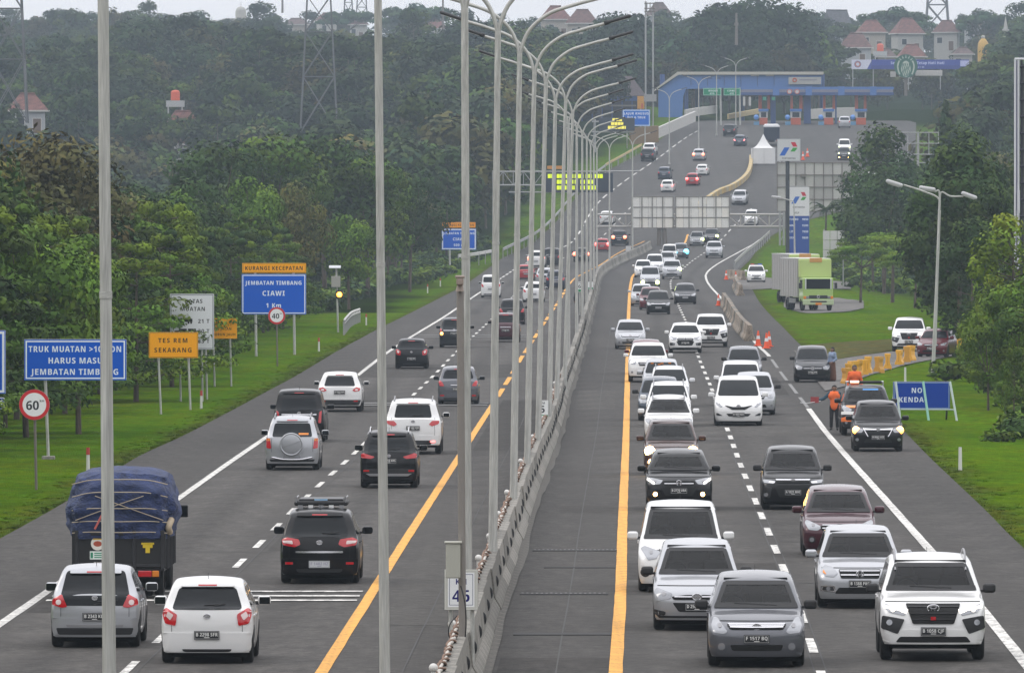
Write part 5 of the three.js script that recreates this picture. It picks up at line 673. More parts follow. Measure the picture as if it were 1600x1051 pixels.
{
  const t = new THREE.Group(); t.name = numbered('dark_lorry'); scene.add(t); tag(t, 'dark high-sided truck seen from behind by the white tent at the plaza', 'truck');
  mesh('cargo_body', rbox(2.3, 1.9, 5, 0.05, 0, 1.75, -0.8), PAINT.navy, t); mesh('cargo_rim', rbox(2.36, 0.12, 5.05, 0.04, 0, 2.7, -0.8), steelGrey, t); mesh('cab', rbox(2.1, 2.0, 1.6, 0.15, 0, 1.9, 2.6), PAINT.white, t); mesh('rear_window', rbox(1.6, 0.5, 0.04, 0.02, 0, 2.5, 1.78), glassM, t); mesh('tail_light', box(0.3, 0.14, 0.05, 0.85, 0.75, -3.32), redM, t); mesh('tail_light', box(0.3, 0.14, 0.05, -0.85, 0.75, -3.32), redM, t); mesh('chassis', box(0.9, 0.3, 6, 0, 0.65, 0), wellM, t);
  wheelPair(t, -2, 0.46, 0.95, 0.26); wheelPair(t, 2.5, 0.46, 0.95, 0.26); lieOnRoad(t, 1206, 227, -1, 2, wall);
}
finishPlates();

// ---------------------------------------------------------------- concrete median, lamp posts, cables
const concreteTex = grain(256, (u, v) => { const k = 150 * (1 + 0.38 * tn(u, v, 4) + 0.3 * tn(u, v, 22, 2) + 0.18 * tn(u, v, 90, 4)); return [k, k * 0.985, k * 0.95]; });
concreteTex.repeat.set(0.6, 0.6);
const concreteM = new THREE.MeshStandardMaterial({ map: concreteTex, color: lin(0.7, 0.69, 0.65), roughness: 0.9 }), concreteB = new THREE.MeshStandardMaterial({ map: concreteTex, color: lin(0.5, 0.49, 0.46), roughness: 0.9 }), concreteC = new THREE.MeshStandardMaterial({ map: concreteTex, color: lin(0.82, 0.8, 0.76), roughness: 0.9 });
const jersey = (len, k = 1) => { const s = new THREE.Shape([[-0.3, 0], [0.3, 0], [0.29, 0.09], [0.17, 0.3], [0.1, 0.86], [-0.1, 0.86], [-0.17, 0.3], [-0.29, 0.09]].map(([x, y]) => new THREE.Vector2(x * k, y * k))); return new THREE.ExtrudeGeometry(s, { depth: len - 0.09, bevelEnabled: true, bevelSize: 0.012, bevelThickness: 0.02, bevelSegments: 1, steps: 1 }).translate(0, 0, -len / 2 + 0.045); };
const SEG = 6, segG = jersey(SEG), holeG = new THREE.SphereGeometry(0.13, 14, 10).scale(0.62, 1, 0.8), slotG = merge([box(0.02, 0.34, 0.5, 0, 0.17, 0), box(0.02, 0.1, 0.3, 0, 0.38, 0)]);
const wallX = (Z) => wall(Z) - 0.3;                                          // centre line of the median blocks
{
  const m = tag(base('median_barrier', V3(0, 0, 0)), 'long grey concrete median wall of separate blocks between the two carriageways', 'barrier');
  for (let Z = 142; Z < 1130; Z += SEG) {
    const a = V3(wallX(Z), roadY(Z), -Z), b = V3(wallX(Z + SEG), roadY(Z + SEG), -Z - SEG), s = mesh('barrier_block', segG, pick([concreteM, concreteM, concreteB, concreteC]), m);
    s.position.copy(a).lerp(b, 0.5); s.lookAt(b); s.rotateY(Math.PI); s.rotateZ(rr(-0.012, 0.012)); s.position.x += rr(-0.02, 0.02);
    if (Z < 620) { const h = mesh('lifting_hole', holeG, gapM, s); h.position.set(0.125, 0.5, rr(-0.4, 0.4)); if (Math.floor(Z / SEG) % 3 === 0) { const q = mesh('drain_slot', slotG, wellM, s); q.position.set(0.235, 0.01, 2.3); q.rotation.z = 0.42; } }
  }
  const foot = sheet((Z) => [wall(Z) - 0.05, wall(Z) + 0.1 + 0.05 * N(Z / 8, 3), wall(Z) + 0.17 + 0.1 * N(Z / 12, 7)], zRows.filter((Z) => Z >= 140 && Z < 1100), (X, Z) => roadY(Z) + (X < wall(Z) + 0.05 ? 0.07 : X < wall(Z) + 0.17 ? 0.035 : 0.006));
  tag(mesh('median_kerb', foot, new THREE.MeshStandardMaterial({ map: concreteTex, color: lin(0.3, 0.29, 0.27), roughness: 0.95 })), 'crumbling mortar strip at the foot of the median wall', null, null, 'structure');
  const cab = tag(base('cable_string', V3(0, 0, 0)), 'frayed white cable string with round lamps along the top of the median wall', 'cable');
  const pts = []; for (let Z = 150; Z < 430; Z += 0.5) pts.push(V3(wallX(Z) - 0.1 + 0.05 * N(Z * 1.4, 2), roadY(Z) + 0.9 + 0.06 * N(Z * 1.1, 5), -Z));
  const pts2 = pts.map((p, i) => p.clone().add(V3(0.06 * Math.sin(i * 1.9), 0.04 * Math.cos(i * 1.9), 0)));
  mesh('cable', new THREE.TubeGeometry(new THREE.CatmullRomCurve3(pts), 1500, 0.028, 5), mat(lin(0.5, 0.47, 0.42), 0.8), cab); mesh('cable', new THREE.TubeGeometry(new THREE.CatmullRomCurve3(pts2), 1500, 0.022, 5), mat(lin(0.2, 0.12, 0.08), 0.8), cab);
  const lampG = merge([new THREE.SphereGeometry(0.07, 12, 10), cyl(0.03, 0.04, 0.16, 0, -0.22, 0, 8)]); for (let Z = 152; Z < 420; Z += 16) { const b = mesh('round_lamp', lampG, mat(lin(0.62, 0.61, 0.58), 0.5), cab); b.position.set(wallX(Z) - 0.2, roadY(Z) + 0.93 + rr(-0.08, 0.06), -Z + rr(-1.5, 1.5)); }
}
const galvTex = grain(128, (u, v) => { const k = 150 * (1 + 0.16 * tn(u, v, 6) + 0.14 * tn(u, v, 30, 3)); return [k, k, k * 0.985]; });
const galvM = new THREE.MeshStandardMaterial({ map: galvTex, roughness: 0.6, metalness: 0.1, color: lin(1.45, 1.45, 1.4) }), darkMetal = mat(lin(0.05, 0.05, 0.052), 0.5, 0.3);
function lampPost(x, z, y0, fork, bend, label, k = 1, parent) {               // tapered octagonal pole, two outward curving arms with flat lamp heads
  const g = tag(base('lamp_post', V3(x, y0, -z)), label, 'lamp post', 'lamp posts on the median'); g.rotation.z = bend;
  mesh('pole', merge([cyl(0.105, 0.075, fork * 0.62, 0, 0, 0, 10), cyl(0.075, 0.066, fork * 0.38, 0, fork * 0.62, 0, 10), cyl(0.083, 0.083, 0.06, 0, fork * 0.62, 0, 10)]), galvM, g);
  mesh('base_flange', merge([box(0.4, 0.04, 0.4, 0, 0.06, 0), cyl(0.15, 0.12, 0.35, 0, 0, 0, 10)]), galvM, g);
  for (const s of [1, -1]) {
    const arm = mesh('arm', tube([V3(0, fork - 0.2, 0), V3(s * 0.04, fork + 0.12, 0), V3(s * 0.24, fork + 0.58, 0), V3(s * 0.7, fork + 0.98, 0), V3(s * 1.3, fork + 1.2, 0), V3(s * 2.0, fork + 1.4, 0)].map((p) => p.multiply(V3(k, 1, 1))), 0.045, 8, 26), galvM, g);
    const h = mesh('lamp_head', rbox(0.72, 0.09, 0.26, 0.04), darkMetal, g); h.position.set(s * 2.34 * k, fork + 1.52, 0); h.rotation.z = s * 0.3;
    const l = mesh('lens', box(0.5, 0.02, 0.2, 0, -0.045, 0), mat(lin(0.4, 0.4, 0.38), 0.3), h); const c = mesh('clamp', rbox(0.14, 0.13, 0.14, 0.03, -s * 0.36, 0, 0), darkMetal, h);
  }
  return g;
}
{
  const words = ['third', 'fourth', 'fifth', 'sixth', 'seventh', 'eighth', 'ninth', 'tenth'];
  // [pixel of the pole near its top, its y, metres ahead]: the first two stand close to the bridge, their feet below the frame
  const close = [[161, 60, 80, -3.28, 'nearest lamp post, its grey pole crossing the left of the view before the truck'], [591, 60, 128, -1.68, 'second lamp post, its tall pole left of centre crossing the whole view']];
  for (const [px, py, Z, X, label] of close) { const p = at(px, py, Z), b = at(px === 161 ? 170 : 601, 1040, Z), bend = (b.x - p.x) / (p.y - b.y), xb = b.x + bend * (b.y - roadY(Z)); lampPost(xb, Z, roadY(Z), 11.6, bend, label, 1).scale.set(px === 161 ? 0.66 : 0.76, 1, px === 161 ? 0.66 : 0.76); }
  const row = [[726, 12, 172], [778, 48, 206], [812, 83, 244], [835, 112, 278], [853, 128, 308], [868, 155, 344], [884, 157, 378], [895, 178, 425]];
  row.forEach(([px, fy, Z], i) => { const p = at(px, fy, Z), x = wallX(Z), bend = clamp((x - p.x) / (p.y - roadY(Z)), -0.03, 0.03); lampPost(p.x + bend * (p.y - roadY(Z)), Z, roadY(Z), p.y - roadY(Z), bend, words[i] + ' double-armed lamp post of the median row, counted from the bridge', 1); });
  [[480, 'eleventh'], [545, 'twelfth'], [612, 'thirteenth'], [690, 'fourteenth'], [770, 'fifteenth'], [850, 'sixteenth'], [930, 'seventeenth'], [1005, 'eighteenth'], [1075, 'nineteenth']].forEach(([Z, w]) => lampPost(wallX(Z) - 0.05, Z, roadY(Z), 12.1, 0, w + ' double-armed lamp post of the median row, counted from the bridge', 1));
  for (const [px, py, Z, hgt] of [[1120, 205, 1470, 9], [1046, 250, 1370, 9], [1092, 235, 1420, 9], [1150, 190, 1530, 9]]) { const p = at(px, py, Z); const g = lampPost(p.x, Z, roadY(Z), hgt, 0, 'pale double-armed lamp post near the toll plaza, ' + { 1046: 'leftmost of four', 1092: 'second from the left', 1120: 'third from the left', 1150: 'rightmost of four' }[px], 0.9); g.userData.group = 'lamp posts near the toll plaza'; }
}
function streetLamp(px0, py0, px1, py1, Z, arms, label) {                     // single pole at the roadside, given foot and top
  const a = at(px0, py0, Z), b = at(px1, py1, Z), g = tag(base('street_lamp', a), label, 'street lamp'), h = b.y - a.y; g.rotation.z = -(b.x - a.x) / h;
  mesh('pole', cyl(0.1, 0.06, h, 0, 0, 0, 10), galvM, g);
  for (const [dx, dy] of arms) { const s = Math.sign(dx); mesh('arm', tube([V3(0, h - 0.1, 0), V3(s * 0.08, h + 0.3 * Math.abs(dy) + 0.2, 0), V3(dx * 0.35, h + dy * 0.75, 0), V3(dx * 0.8, h + dy, 0)], 0.045, 8, 20), galvM, g); const l = mesh('lamp_head', rbox(0.85, 0.2, 0.34, 0.09), mat(lin(0.5, 0.5, 0.5), 0.4), g); l.position.set(dx, h + dy + 0.06, 0); l.rotation.z = s * (dy > 0.8 ? 0.05 : -0.1) - 0.22; mesh('lens', rbox(0.6, 0.05, 0.28, 0.02, 0, -0.1, 0), mat(lin(0.4, 0.4, 0.38), 0.3), l); }
  return g;
}
streetLamp(1458, 592, 1469, 328, 480, [[-2.25, 1.15]], 'tall street lamp with one arm reaching left, beside the slip road on the right');
streetLamp(1461, 540, 1469, 306, 505, [[-0.65, 0.3], [1.5, 0.02]], 'street lamp with two short arms half hidden in the trees on the right');
streetLamp(1243, 440, 1241, 322, 900, [[-1.6, 0.8]], 'thin curved street lamp in front of the fuel price board');

// ---------------------------------------------------------------- signs
const FONT = 'bold 10px sans-serif';
function face(w, h, bg, border, lines, extra, bw = 0.014) {                   // print of a sign: lines are [text, x, y, size, colour] with x, y, size as shares
  const W = 512, H = Math.max(32, Math.round(512 * h / w)); const t = canvas(W, H, (c) => {
    c.fillStyle = bg; c.fillRect(0, 0, W, H); if (border) { c.strokeStyle = border; c.lineWidth = W * bw; const m = W * 0.012 + c.lineWidth / 2; c.strokeRect(m, m, W - 2 * m, H - 2 * m); }
    for (const [s, x, y, z, k, sp] of lines) { c.fillStyle = k; c.textAlign = 'center'; c.textBaseline = 'middle'; const q = z * H; c.font = 'bold ' + Math.round(q) + 'px sans-serif'; try { c.letterSpacing = Math.round(q * (sp ?? 0.06)) + 'px'; } catch (e) {} c.fillText(s, x * W, y * H, W * 0.92); }
    if (extra) extra(c, W, H);
  }); return new THREE.MeshPhysicalMaterial({ map: t, roughness: 0.5, specularIntensity: 0.25 });
}
const alu = mat(lin(0.42, 0.42, 0.42), 0.5, 0.4);
function panel(parent, name, x0, y0, x1, y1, Z, m, rim = alu, thick = 0.05, dz = 0) {   // a board seen between two corners
  const a = at(x0, y1, Z), b = at(x1, y0, Z), w = b.x - a.x, h = b.y - a.y, cx = (a.x + b.x) / 2, cy = (a.y + b.y) / 2;
  const back = mesh(name, rbox(w, h, thick, 0.02, cx, cy, -Z - thick / 2 + dz), rim, parent); const f = mesh('print', new THREE.PlaneGeometry(w - 0.012, h - 0.012).translate(cx, cy, -Z + 0.004 + dz), m, back); return back;
}
function post(parent, x0, y0, x1, y1, Z, r = 0.045, m = galvM, name = 'post') { Z += 0.06 + r; return mesh(name, bar(at(x0, y0, Z), at(x1, y1, Z), r, 8), m, parent); }
const sign = (label, cat = 'road sign', name = 'road_sign') => tag(base(name, V3(0, 0, 0)), label, cat);
const BLUE = '#0a5ac8', WH = '#eef2f6', YEL = '#f8a808', BK = '#1c1a14';
const whiteRim = mat(lin(0.6, 0.62, 0.64), 0.5);
{ const s = sign('blue sign cut off by the left edge of the view'), Z = Zof(716); panel(s, 'board', -120, 516, 8, 615, Z, face(1.28, 1, BLUE, WH, [['GUNAKAN LAJUR KIRI', 0.45, 0.4, 0.12, WH]], null, 0.03), whiteRim); panel(s, 'lower_plate', -60, 621, 6, 639, Z, face(3.4, 1, WH, '#2244aa', [], null, 0.03), whiteRim); post(s, -40, 516, -38, 745, Z); }
{ const s = sign('wide blue sign about heavy trucks with three lines of white capitals'), Z = Zof(716); panel(s, 'board', 37, 530, 197, 594, Z, face(2.5, 1, BLUE, WH, [['TRUK MUATAN >10 TON', 0.5, 0.24, 0.2, WH], ['HARUS MASUK', 0.53, 0.52, 0.2, WH], ['JEMBATAN TIMBANG', 0.5, 0.8, 0.2, WH]]), whiteRim); post(s, 70, 590, 75, 716, Z, 0.05); mesh('concrete_foot', (() => { const p = at(75, 716, Z); return rbox(0.42, 0.16, 0.42, 0.03, p.x, p.y, p.z); })(), concreteC, s); post(s, 160, 590, 164, 716, Z, 0.05); }
function roundSign(label, px, py, r, text, fx, fy) { const Z = Zof(fy), s = sign(label), p = at(px, py, Z), R = r / F * Z; const t = canvas(256, 256, (c) => { c.fillStyle = '#d01e26'; c.beginPath(); c.arc(128, 128, 128, 0, 7); c.fill(); c.fillStyle = '#f0f0f0'; c.beginPath(); c.arc(128, 128, 100, 0, 7); c.fill(); c.fillStyle = '#161820'; c.textAlign = 'center'; c.textBaseline = 'middle'; c.font = 'bold 104px sans-serif'; c.fillText(text, 112, 134); c.font = 'bold 26px sans-serif'; c.fillText('km', 192, 96); }); const b = mesh('disc', new THREE.CylinderGeometry(R, R, 0.04, 36).rotateX(Math.PI / 2).translate(p.x, p.y, -Z - 0.02), alu, s); mesh('print', new THREE.CircleGeometry(R - 0.004, 36).translate(p.x, p.y, -Z + 0.004), new THREE.MeshStandardMaterial({ map: t, roughness: 0.45 }), b); mesh('post', bar(at(px, py - r * 0.4, Z + 0.09), at(fx, fy, Z + 0.09), 0.04, 8), mat(lin(0.16, 0.14, 0.12), 0.7), s); }
roundSign('round speed sign reading 60 on a thin post, lower left', 53, 632, 24, '60', 56, 765);
roundSign('round speed sign reading 40 in front of the blue CIAWI sign', 432, 493, 13.5, '40', 433, 572);
{ const s = sign('yellow sign reading TES REM SEKARANG on two posts'), Z = Zof(646); panel(s, 'board', 232, 519, 309, 559, Z, face(1.93, 1, YEL, BK, [['TES REM', 0.5, 0.32, 0.25, BK, 0.12], ['SEKARANG', 0.5, 0.7, 0.25, BK, 0.12]], null, 0.006), mat(lin(0.6, 0.36, 0.02), 0.5)); post(s, 247, 558, 251, 647, Z); post(s, 294, 558, 297, 640, Z); }
{
  const s = sign('tall white sign of axle load limits behind the yellow TES REM sign'), Z = Zof(626); panel(s, 'board', 265, 459, 334, 546, Z, face(0.79, 1, '#d8dadc', '#8a8e92', [['BATAS', 0.54, 0.13, 0.1, BK], ['MUATAN', 0.52, 0.27, 0.1, BK], ['21 T', 0.77, 0.49, 0.1, BK], ['30 T', 0.77, 0.67, 0.1, BK], ['33 T', 0.77, 0.85, 0.1, BK]], (c, W, H) => { c.fillStyle = BK; [[0.49, 1], [0.67, 2], [0.85, 2]].forEach(([y, n]) => { for (let i = 0; i < n; i++) c.fillRect(W * (0.2 + i * 0.21), H * (y - 0.045), W * (n === 1 ? 0.31 : 0.18), H * 0.06); c.fillRect(W * 0.1, H * (y - 0.01), W * 0.1, H * 0.03); for (const x of [0.13, 0.24, 0.3, 0.42, 0.48]) { c.beginPath(); c.arc(W * x, H * (y + 0.03), W * 0.022, 0, 7); c.fill(); } }); }, 0.02), mat(lin(0.32, 0.33, 0.34), 0.5));
  post(s, 280, 540, 282, 632, Z); post(s, 315, 540, 316, 633, Z); post(s, 321, 540, 323, 624, Z);
}
{ const s = sign('yellow sign with three lines of dark letters right of the white load sign'), Z = Zof(603); panel(s, 'board', 318, 497, 370, 529, Z, face(1.62, 1, YEL, null, [['HATI-HATI', 0.42, 0.24, 0.17, '#4a3a08'], ['AWAS JALAN', 0.5, 0.52, 0.17, '#4a3a08'], ['MENURUN JAUH', 0.52, 0.8, 0.17, '#4a3a08']]), mat(lin(0.3, 0.16, 0.02), 0.5)); post(s, 359, 527, 361, 604, Z); post(s, 333, 527, 335, 607, Z); }
{
  const s = sign('large blue sign reading JEMBATAN TIMBANG CIAWI 1 Km under a yellow strip'), Z = Zof(556);
  panel(s, 'strip', 378, 411, 478, 426, Z, face(6.6, 1, YEL, BK, [['KURANGI KECEPATAN', 0.5, 0.52, 0.6, BK]], null, 0.003), mat(lin(0.5, 0.3, 0.02), 0.5));
  panel(s, 'board', 377, 428, 478, 491, Z, face(1.6, 1, BLUE, WH, [['JEMBATAN TIMBANG', 0.5, 0.22, 0.13, WH], ['CIAWI', 0.5, 0.48, 0.17, WH, 0.1], ['1 Km', 0.5, 0.78, 0.15, WH]]), whiteRim); post(s, 398, 412, 400, 559, Z, 0.07); post(s, 458, 412, 460, 554, Z, 0.07);
}
{
  const s = sign('far blue sign with yellow strip reading CIAWI 500 m before the bend'), Z = Zof(428);
  panel(s, 'strip', 691, 347, 743, 355.5, Z, face(6, 1, '#f09a20', null, [['KURANGI KECEPATAN', 0.5, 0.52, 0.6, '#6a4a10']]), mat(lin(0.4, 0.22, 0.03), 0.5));
  panel(s, 'board', 690, 357, 744, 390, Z, face(1.63, 1, BLUE, WH, [['JEMBATAN TIMBANG', 0.5, 0.22, 0.15, WH], ['CIAWI', 0.5, 0.5, 0.18, WH], ['500 m', 0.5, 0.78, 0.16, WH]], null, 0.03), whiteRim); post(s, 702, 348, 703, 427, Z, 0.09); post(s, 732, 348, 733, 424, Z, 0.09);
}
{
  const Z = Zof(519), s = sign('solar powered warning beacon post with glowing amber lamp on the left verge', 'warning light', 'warning_beacon'); post(s, 525, 417, 528, 519, Z, 0.06);
  const p = (x, y) => at(x, y, Z), P1 = p(523, 417); mesh('solar_panel', rbox(0.72, 0.06, 0.5, 0.02).rotateX(0.3).translate(P1.x, P1.y, P1.z), mat(lin(0.45, 0.46, 0.48), 0.3), s); const b = p(524.5, 440); mesh('control_box', rbox(0.55, 0.68, 0.3, 0.03, b.x, b.y, b.z + 0.1), mat(lin(0.34, 0.33, 0.3), 0.6), s);
  const l = p(530, 460); const h = mesh('lamp_housing', rbox(0.42, 0.5, 0.2, 0.05, l.x, l.y, l.z - 0.05), plasticM, s); mesh('lamp_lens', new THREE.SphereGeometry(0.17, 16, 10).scale(1, 1, 0.5).translate(l.x, l.y, l.z + 0.08), glow(0xffa800, 4.5), h); mesh('hood', new THREE.CylinderGeometry(0.2, 0.2, 0.16, 16, 1, true).rotateX(Math.PI / 2).translate(l.x, l.y, l.z + 0.1), plasticM, h);
}
// crash barrier end with white rail on the left verge, white rail by the far sign
function rail(list, h, label, cols) { const g = tag(base('guard_rail', V3(0, 0, 0)), label, 'guard rail'), pts = list.map(([x, y]) => onRoad(x, y)); const up = pts.map((p) => p.clone().add(V3(0, h, 0))); const cv = new THREE.CatmullRomCurve3(up), sh = new THREE.Shape([[-0.03, -0.16], [0.03, -0.16], [0.06, -0.08], [0.02, 0], [0.06, 0.08], [0.03, 0.16], [-0.03, 0.16]].map(([a, b]) => new THREE.Vector2(b, a))); const n = 40, P0 = cv.getSpacedPoints(n), pos = [], idx = []; const prof = [[0, -0.17], [0.05, -0.1], [0.0, 0], [0.05, 0.1], [0, 0.17], [-0.03, 0.17], [-0.03, -0.17]]; P0.forEach((p, i) => { const d = cv.getTangent(i / n), r = V3(-d.z, 0, d.x).normalize(); for (const [a, b] of prof) pos.push(p.x + r.x * a, p.y + b, p.z + r.z * a); }); const m = prof.length; for (let i = 0; i < n; i++) for (let k = 0; k < m; k++) { const a = i * m + k, b = i * m + (k + 1) % m; idx.push(a, b, a + m, b, b + m, a + m); } const q = new THREE.BufferGeometry(); q.setAttribute('position', new THREE.Float32BufferAttribute(pos, 3)); q.setIndex(idx); mesh('rail', toCreasedNormals(q, 0.5), cols[0], g); const L = cv.getLength(), k = Math.max(2, Math.round(L / (cols[2] || 4))); for (let i = 0; i <= k; i++) { const p = cv.getPointAt(i / k); mesh('post', box(0.1, h + 0.1, 0.1, p.x, p.y - h / 2, p.z), cols[1], g); } return g; }
const railWhite = mat(lin(0.55, 0.54, 0.52), 0.6), postGrey = mat(lin(0.3, 0.3, 0.3), 0.6);
rail([[537, 523], [543, 515], [550, 508], [562, 503]], 0.75, 'short white crash rail with red marks on the left verge beside the beacon', [railWhite, postGrey, 3]);
rail([[716, 418], [742, 415], [768, 410]], 1.2, 'white rail beside the culvert before the bend', [railWhite, postGrey, 8]);
rail([[786, 404], [844, 372], [870, 347], [900, 311], [946, 270], [978, 252]], 1.0, 'long grey guard rail along the outer edge of the bend', [postGrey, postGrey, 12]);
rail([[946, 270], [980, 251], [1003, 238]], 1.1, 'yellow and white painted guard rail at the top of the bend', [mat(lin(0.5, 0.38, 0.16), 0.7), postGrey, 10]);
rail([[1148, 424], [1168, 404], [1188, 388], [1203, 374]], 0.9, 'pale kerb rail beside the filling station entry', [mat(lin(0.36, 0.35, 0.33), 0.8), postGrey, 8]);
// white marker posts with red tops
const markG = cyl(0.06, 0.05, 0.75, 0, 0, 0, 10), markTop = cyl(0.062, 0.055, 0.22, 0, 0.6, 0, 10), markM = mat(lin(0.62, 0.62, 0.6), 0.7), markRed = mat(lin(0.42, 0.05, 0.04), 0.7);
[[137, 737, 'the one behind the laden truck'], [314, 637, 'the one below the white load sign'], [498, 548, 'the one left of the crash rail'], [572, 507, 'the one right of the crash rail'], [668, 457, 'the fourth one up the left verge'], [688, 447, 'the farthest one on the left verge'], [1501, 733, 'the one on the right lawn'], [1415, 596, 'the one left above the blue board']].forEach(([x, y, w]) => { const p = onRoad(x, y); const g = tag(base('marker_post', V3(p.x, landLow(p.x, -p.z) - 0.04, p.z)), 'small white marker post, ' + w, 'marker post', 'white marker posts on the verges'); const k = y > 720 ? 1 : 0.95; g.scale.setScalar(k); mesh('post', markG, markM, g); if (x < 1200) mesh('red_cap', markTop, markRed, g); });
// kilometre board, cabinet and slim pole at the median, lower centre
{
  const Z = 167, s = sign('white kilometre board reading KM 46 behind the slim pole, bottom centre'); const r = panel(s, 'board', 694, 889, 747, 953, Z - 1, face(0.83, 1, '#c4c4bc', '#d8d8d0', [], (c, W, H) => { c.fillStyle = '#eceeee'; c.fillRect(W * 0.1, H * 0.07, W * 0.8, H * 0.86); c.strokeStyle = '#24245e'; c.lineWidth = 7; c.strokeRect(W * 0.15, H * 0.12, W * 0.7, H * 0.76); c.fillStyle = '#24246a'; c.textAlign = 'center'; c.font = 'bold 120px sans-serif'; c.fillText('KM', W / 2, H * 0.37); c.font = 'bold 250px sans-serif'; c.fillText('46', W / 2, H * 0.8); }, 0.02), mat(lin(0.2, 0.2, 0.18), 0.6)); post(s, 704, 950, 704, 1040, Z - 1, 0.035); post(s, 738, 950, 738, 1040, Z - 1, 0.035);
  const q = tag(base('camera_pole', V3(0, 0, 0)), 'slim rusty pole with a small camera head and grey cabinet near the kilometre board', 'pole'), Zp = Z - 2.5; post(q, 719, 455, 723, 1054, Zp, 0.062, mat(lin(0.24, 0.22, 0.2), 0.6)); const h = at(718.5, 440, Zp); mesh('camera_head', merge([rbox(0.12, 0.12, 0.3, 0.03, h.x, h.y, h.z), cyl(0.07, 0.05, 0.1, h.x, h.y - 0.16, h.z), rbox(0.16, 0.05, 0.3, 0.02, h.x, h.y + 0.08, h.z)]), mat(lin(0.3, 0.24, 0.2), 0.5), q);
  const c0 = at(708, 875, Zp), c = mesh('cabinet', rbox(0.24, 0.58, 0.3, 0.02, c0.x, c0.y, c0.z + 0.1), mat(lin(0.42, 0.42, 0.36), 0.6), q); mesh('cabinet_roof', rbox(0.29, 0.03, 0.34, 0.01, c0.x, c0.y + 0.3, c0.z + 0.1), mat(lin(0.42, 0.42, 0.36), 0.6), c);
  mesh('cable', tube([at(720, 915, Zp - 0.2), at(726, 940, Zp - 0.3), at(728, 970, Zp - 0.3), at(726, 1008, Zp - 0.2)], 0.012, 5), plasticM, q); mesh('cable', tube([at(714, 962, Zp - 0.1), at(703, 975, Zp - 0.2), at(701, 990, Zp - 0.2), at(708, 1006, Zp - 0.1), at(730, 1010, Zp - 0.2)], 0.01, 5), plasticM, q);
}
for (const [x0, y0, x1, y1, fy, t, w] of [[839, 625, 857, 656, 690, '5', 'nearest small'], [901, 440, 911, 456, 492, '6', 'middle small'], [919, 440, 927, 452, 470, '7', 'farthest small']]) { const Z = Zof(fy), s = sign(w + ' white and green kilometre board standing at the median wall'); panel(s, 'board', x0, y0, x1, y1, Z, face((x1 - x0) / (y1 - y0), 1, '#e6e8e6', '#b8bab8', [['KM', 0.5, 0.14, 0.16, '#333'], [t, 0.5, 0.46, 0.5, '#14161c']], (c, W, H) => { c.fillStyle = '#1f8a56'; c.fillRect(W * 0.04, H * 0.74, W * 0.92, H * 0.24); }, 0.02), mat(lin(0.3, 0.3, 0.3), 0.6)); post(s, (x0 + x1) / 2, y1, (x0 + x1) / 2, fy, Z, 0.04); }
{ const Z = Zof(398), s = sign('small blank white board beside the yellow line at the bend'); panel(s, 'board', 978, 384, 986, 393, Z, mat(lin(0.6, 0.6, 0.6), 0.6), whiteRim); post(s, 982, 392, 982, 400, Z, 0.04); }
// blue board leaning on trestle legs
{
  const Z = Zof(655), s = sign('large blue board reading NO KENDA on a trestle frame on the right lawn'), pale = mat(lin(0.42, 0.5, 0.48), 0.6), mint = mat(lin(0.25, 0.5, 0.4), 0.6);
  panel(s, 'board', 1396, 596, 1485, 639, Z, face(2.07, 1, '#123f9c', '#8fa4b8', [['NO', 0.42, 0.32, 0.26, '#dfe6ee'], ['KENDA', 0.32, 0.66, 0.26, '#dfe6ee'], ['~', 0.57, 0.68, 0.2, '#9fb0cc']], null, 0.012), whiteRim);
  const leg = (a, b, c, d, m, dz) => mesh('leg', bar(at(a, b, Z - dz), at(c, d, Z - dz * 3), 0.05, 6), m, s); leg(1400, 596, 1408, 662, pale, 0.25); leg(1443, 596, 1452, 659, mint, 0.25); leg(1485, 596, 1496, 659, pale, 0.25); mesh('back_leg', bar(at(1400, 597, Z + 0.2), at(1393, 648, Z + 1.2), 0.04, 6), pale, s); mesh('back_leg', bar(at(1482, 597, Z + 0.2), at(1479, 659, Z + 1), 0.04, 6), darkMetal, s); mesh('cross_bar', bar(at(1408, 639.5, Z - 0.35), at(1493, 640, Z - 0.35), 0.035, 6), pale, s);
}
// traffic cones, concrete blocks, barricades
const coneG = (() => { const p = [[0.0, 0.75], [0.035, 0.75], [0.14, 0.06], [0.14, 0.05]].map(([x, y]) => new THREE.Vector2(x, y)); return merge([new THREE.LatheGeometry(p.reverse(), 18), rbox(0.42, 0.05, 0.42, 0.02, 0, 0.025, 0)]); })(), coneBand = new THREE.CylinderGeometry(0.076, 0.098, 0.16, 18, 1, true).translate(0, 0.42, 0), coneM = mat(lin(0.75, 0.09, 0.02), 0.55), coneW = mat(lin(0.7, 0.7, 0.7), 0.5);
[[1185, 541, 'front left one of three at the end of the brown blocks'], [1198, 545, 'middle one of three at the end of the brown blocks'], [1202, 542, 'right one of three at the end of the brown blocks'], [1123, 478, 'lone one at the upper end of the brown blocks'], [1135, 437, 'left one beside the patrol car'], [1150, 439, 'right one beside the patrol car'], [1255, 250, 'left one on the plaza behind the fuel sign'], [1262, 245, 'right one on the plaza behind the fuel sign']].forEach(([x, y, w]) => { const p = onRoad(x, y), g = tag(base('traffic_cone', p), 'orange traffic cone, ' + w, 'traffic cone', 'orange traffic cones'); g.scale.setScalar(y < 300 ? 1.6 : 1.15); g.position.y += 0.02; mesh('cone', coneG, coneM, g); mesh('white_band', coneBand, coneW, g); });
const brownBlock = new THREE.MeshStandardMaterial({ map: concreteTex, color: lin(0.85, 0.72, 0.6), roughness: 0.9 });
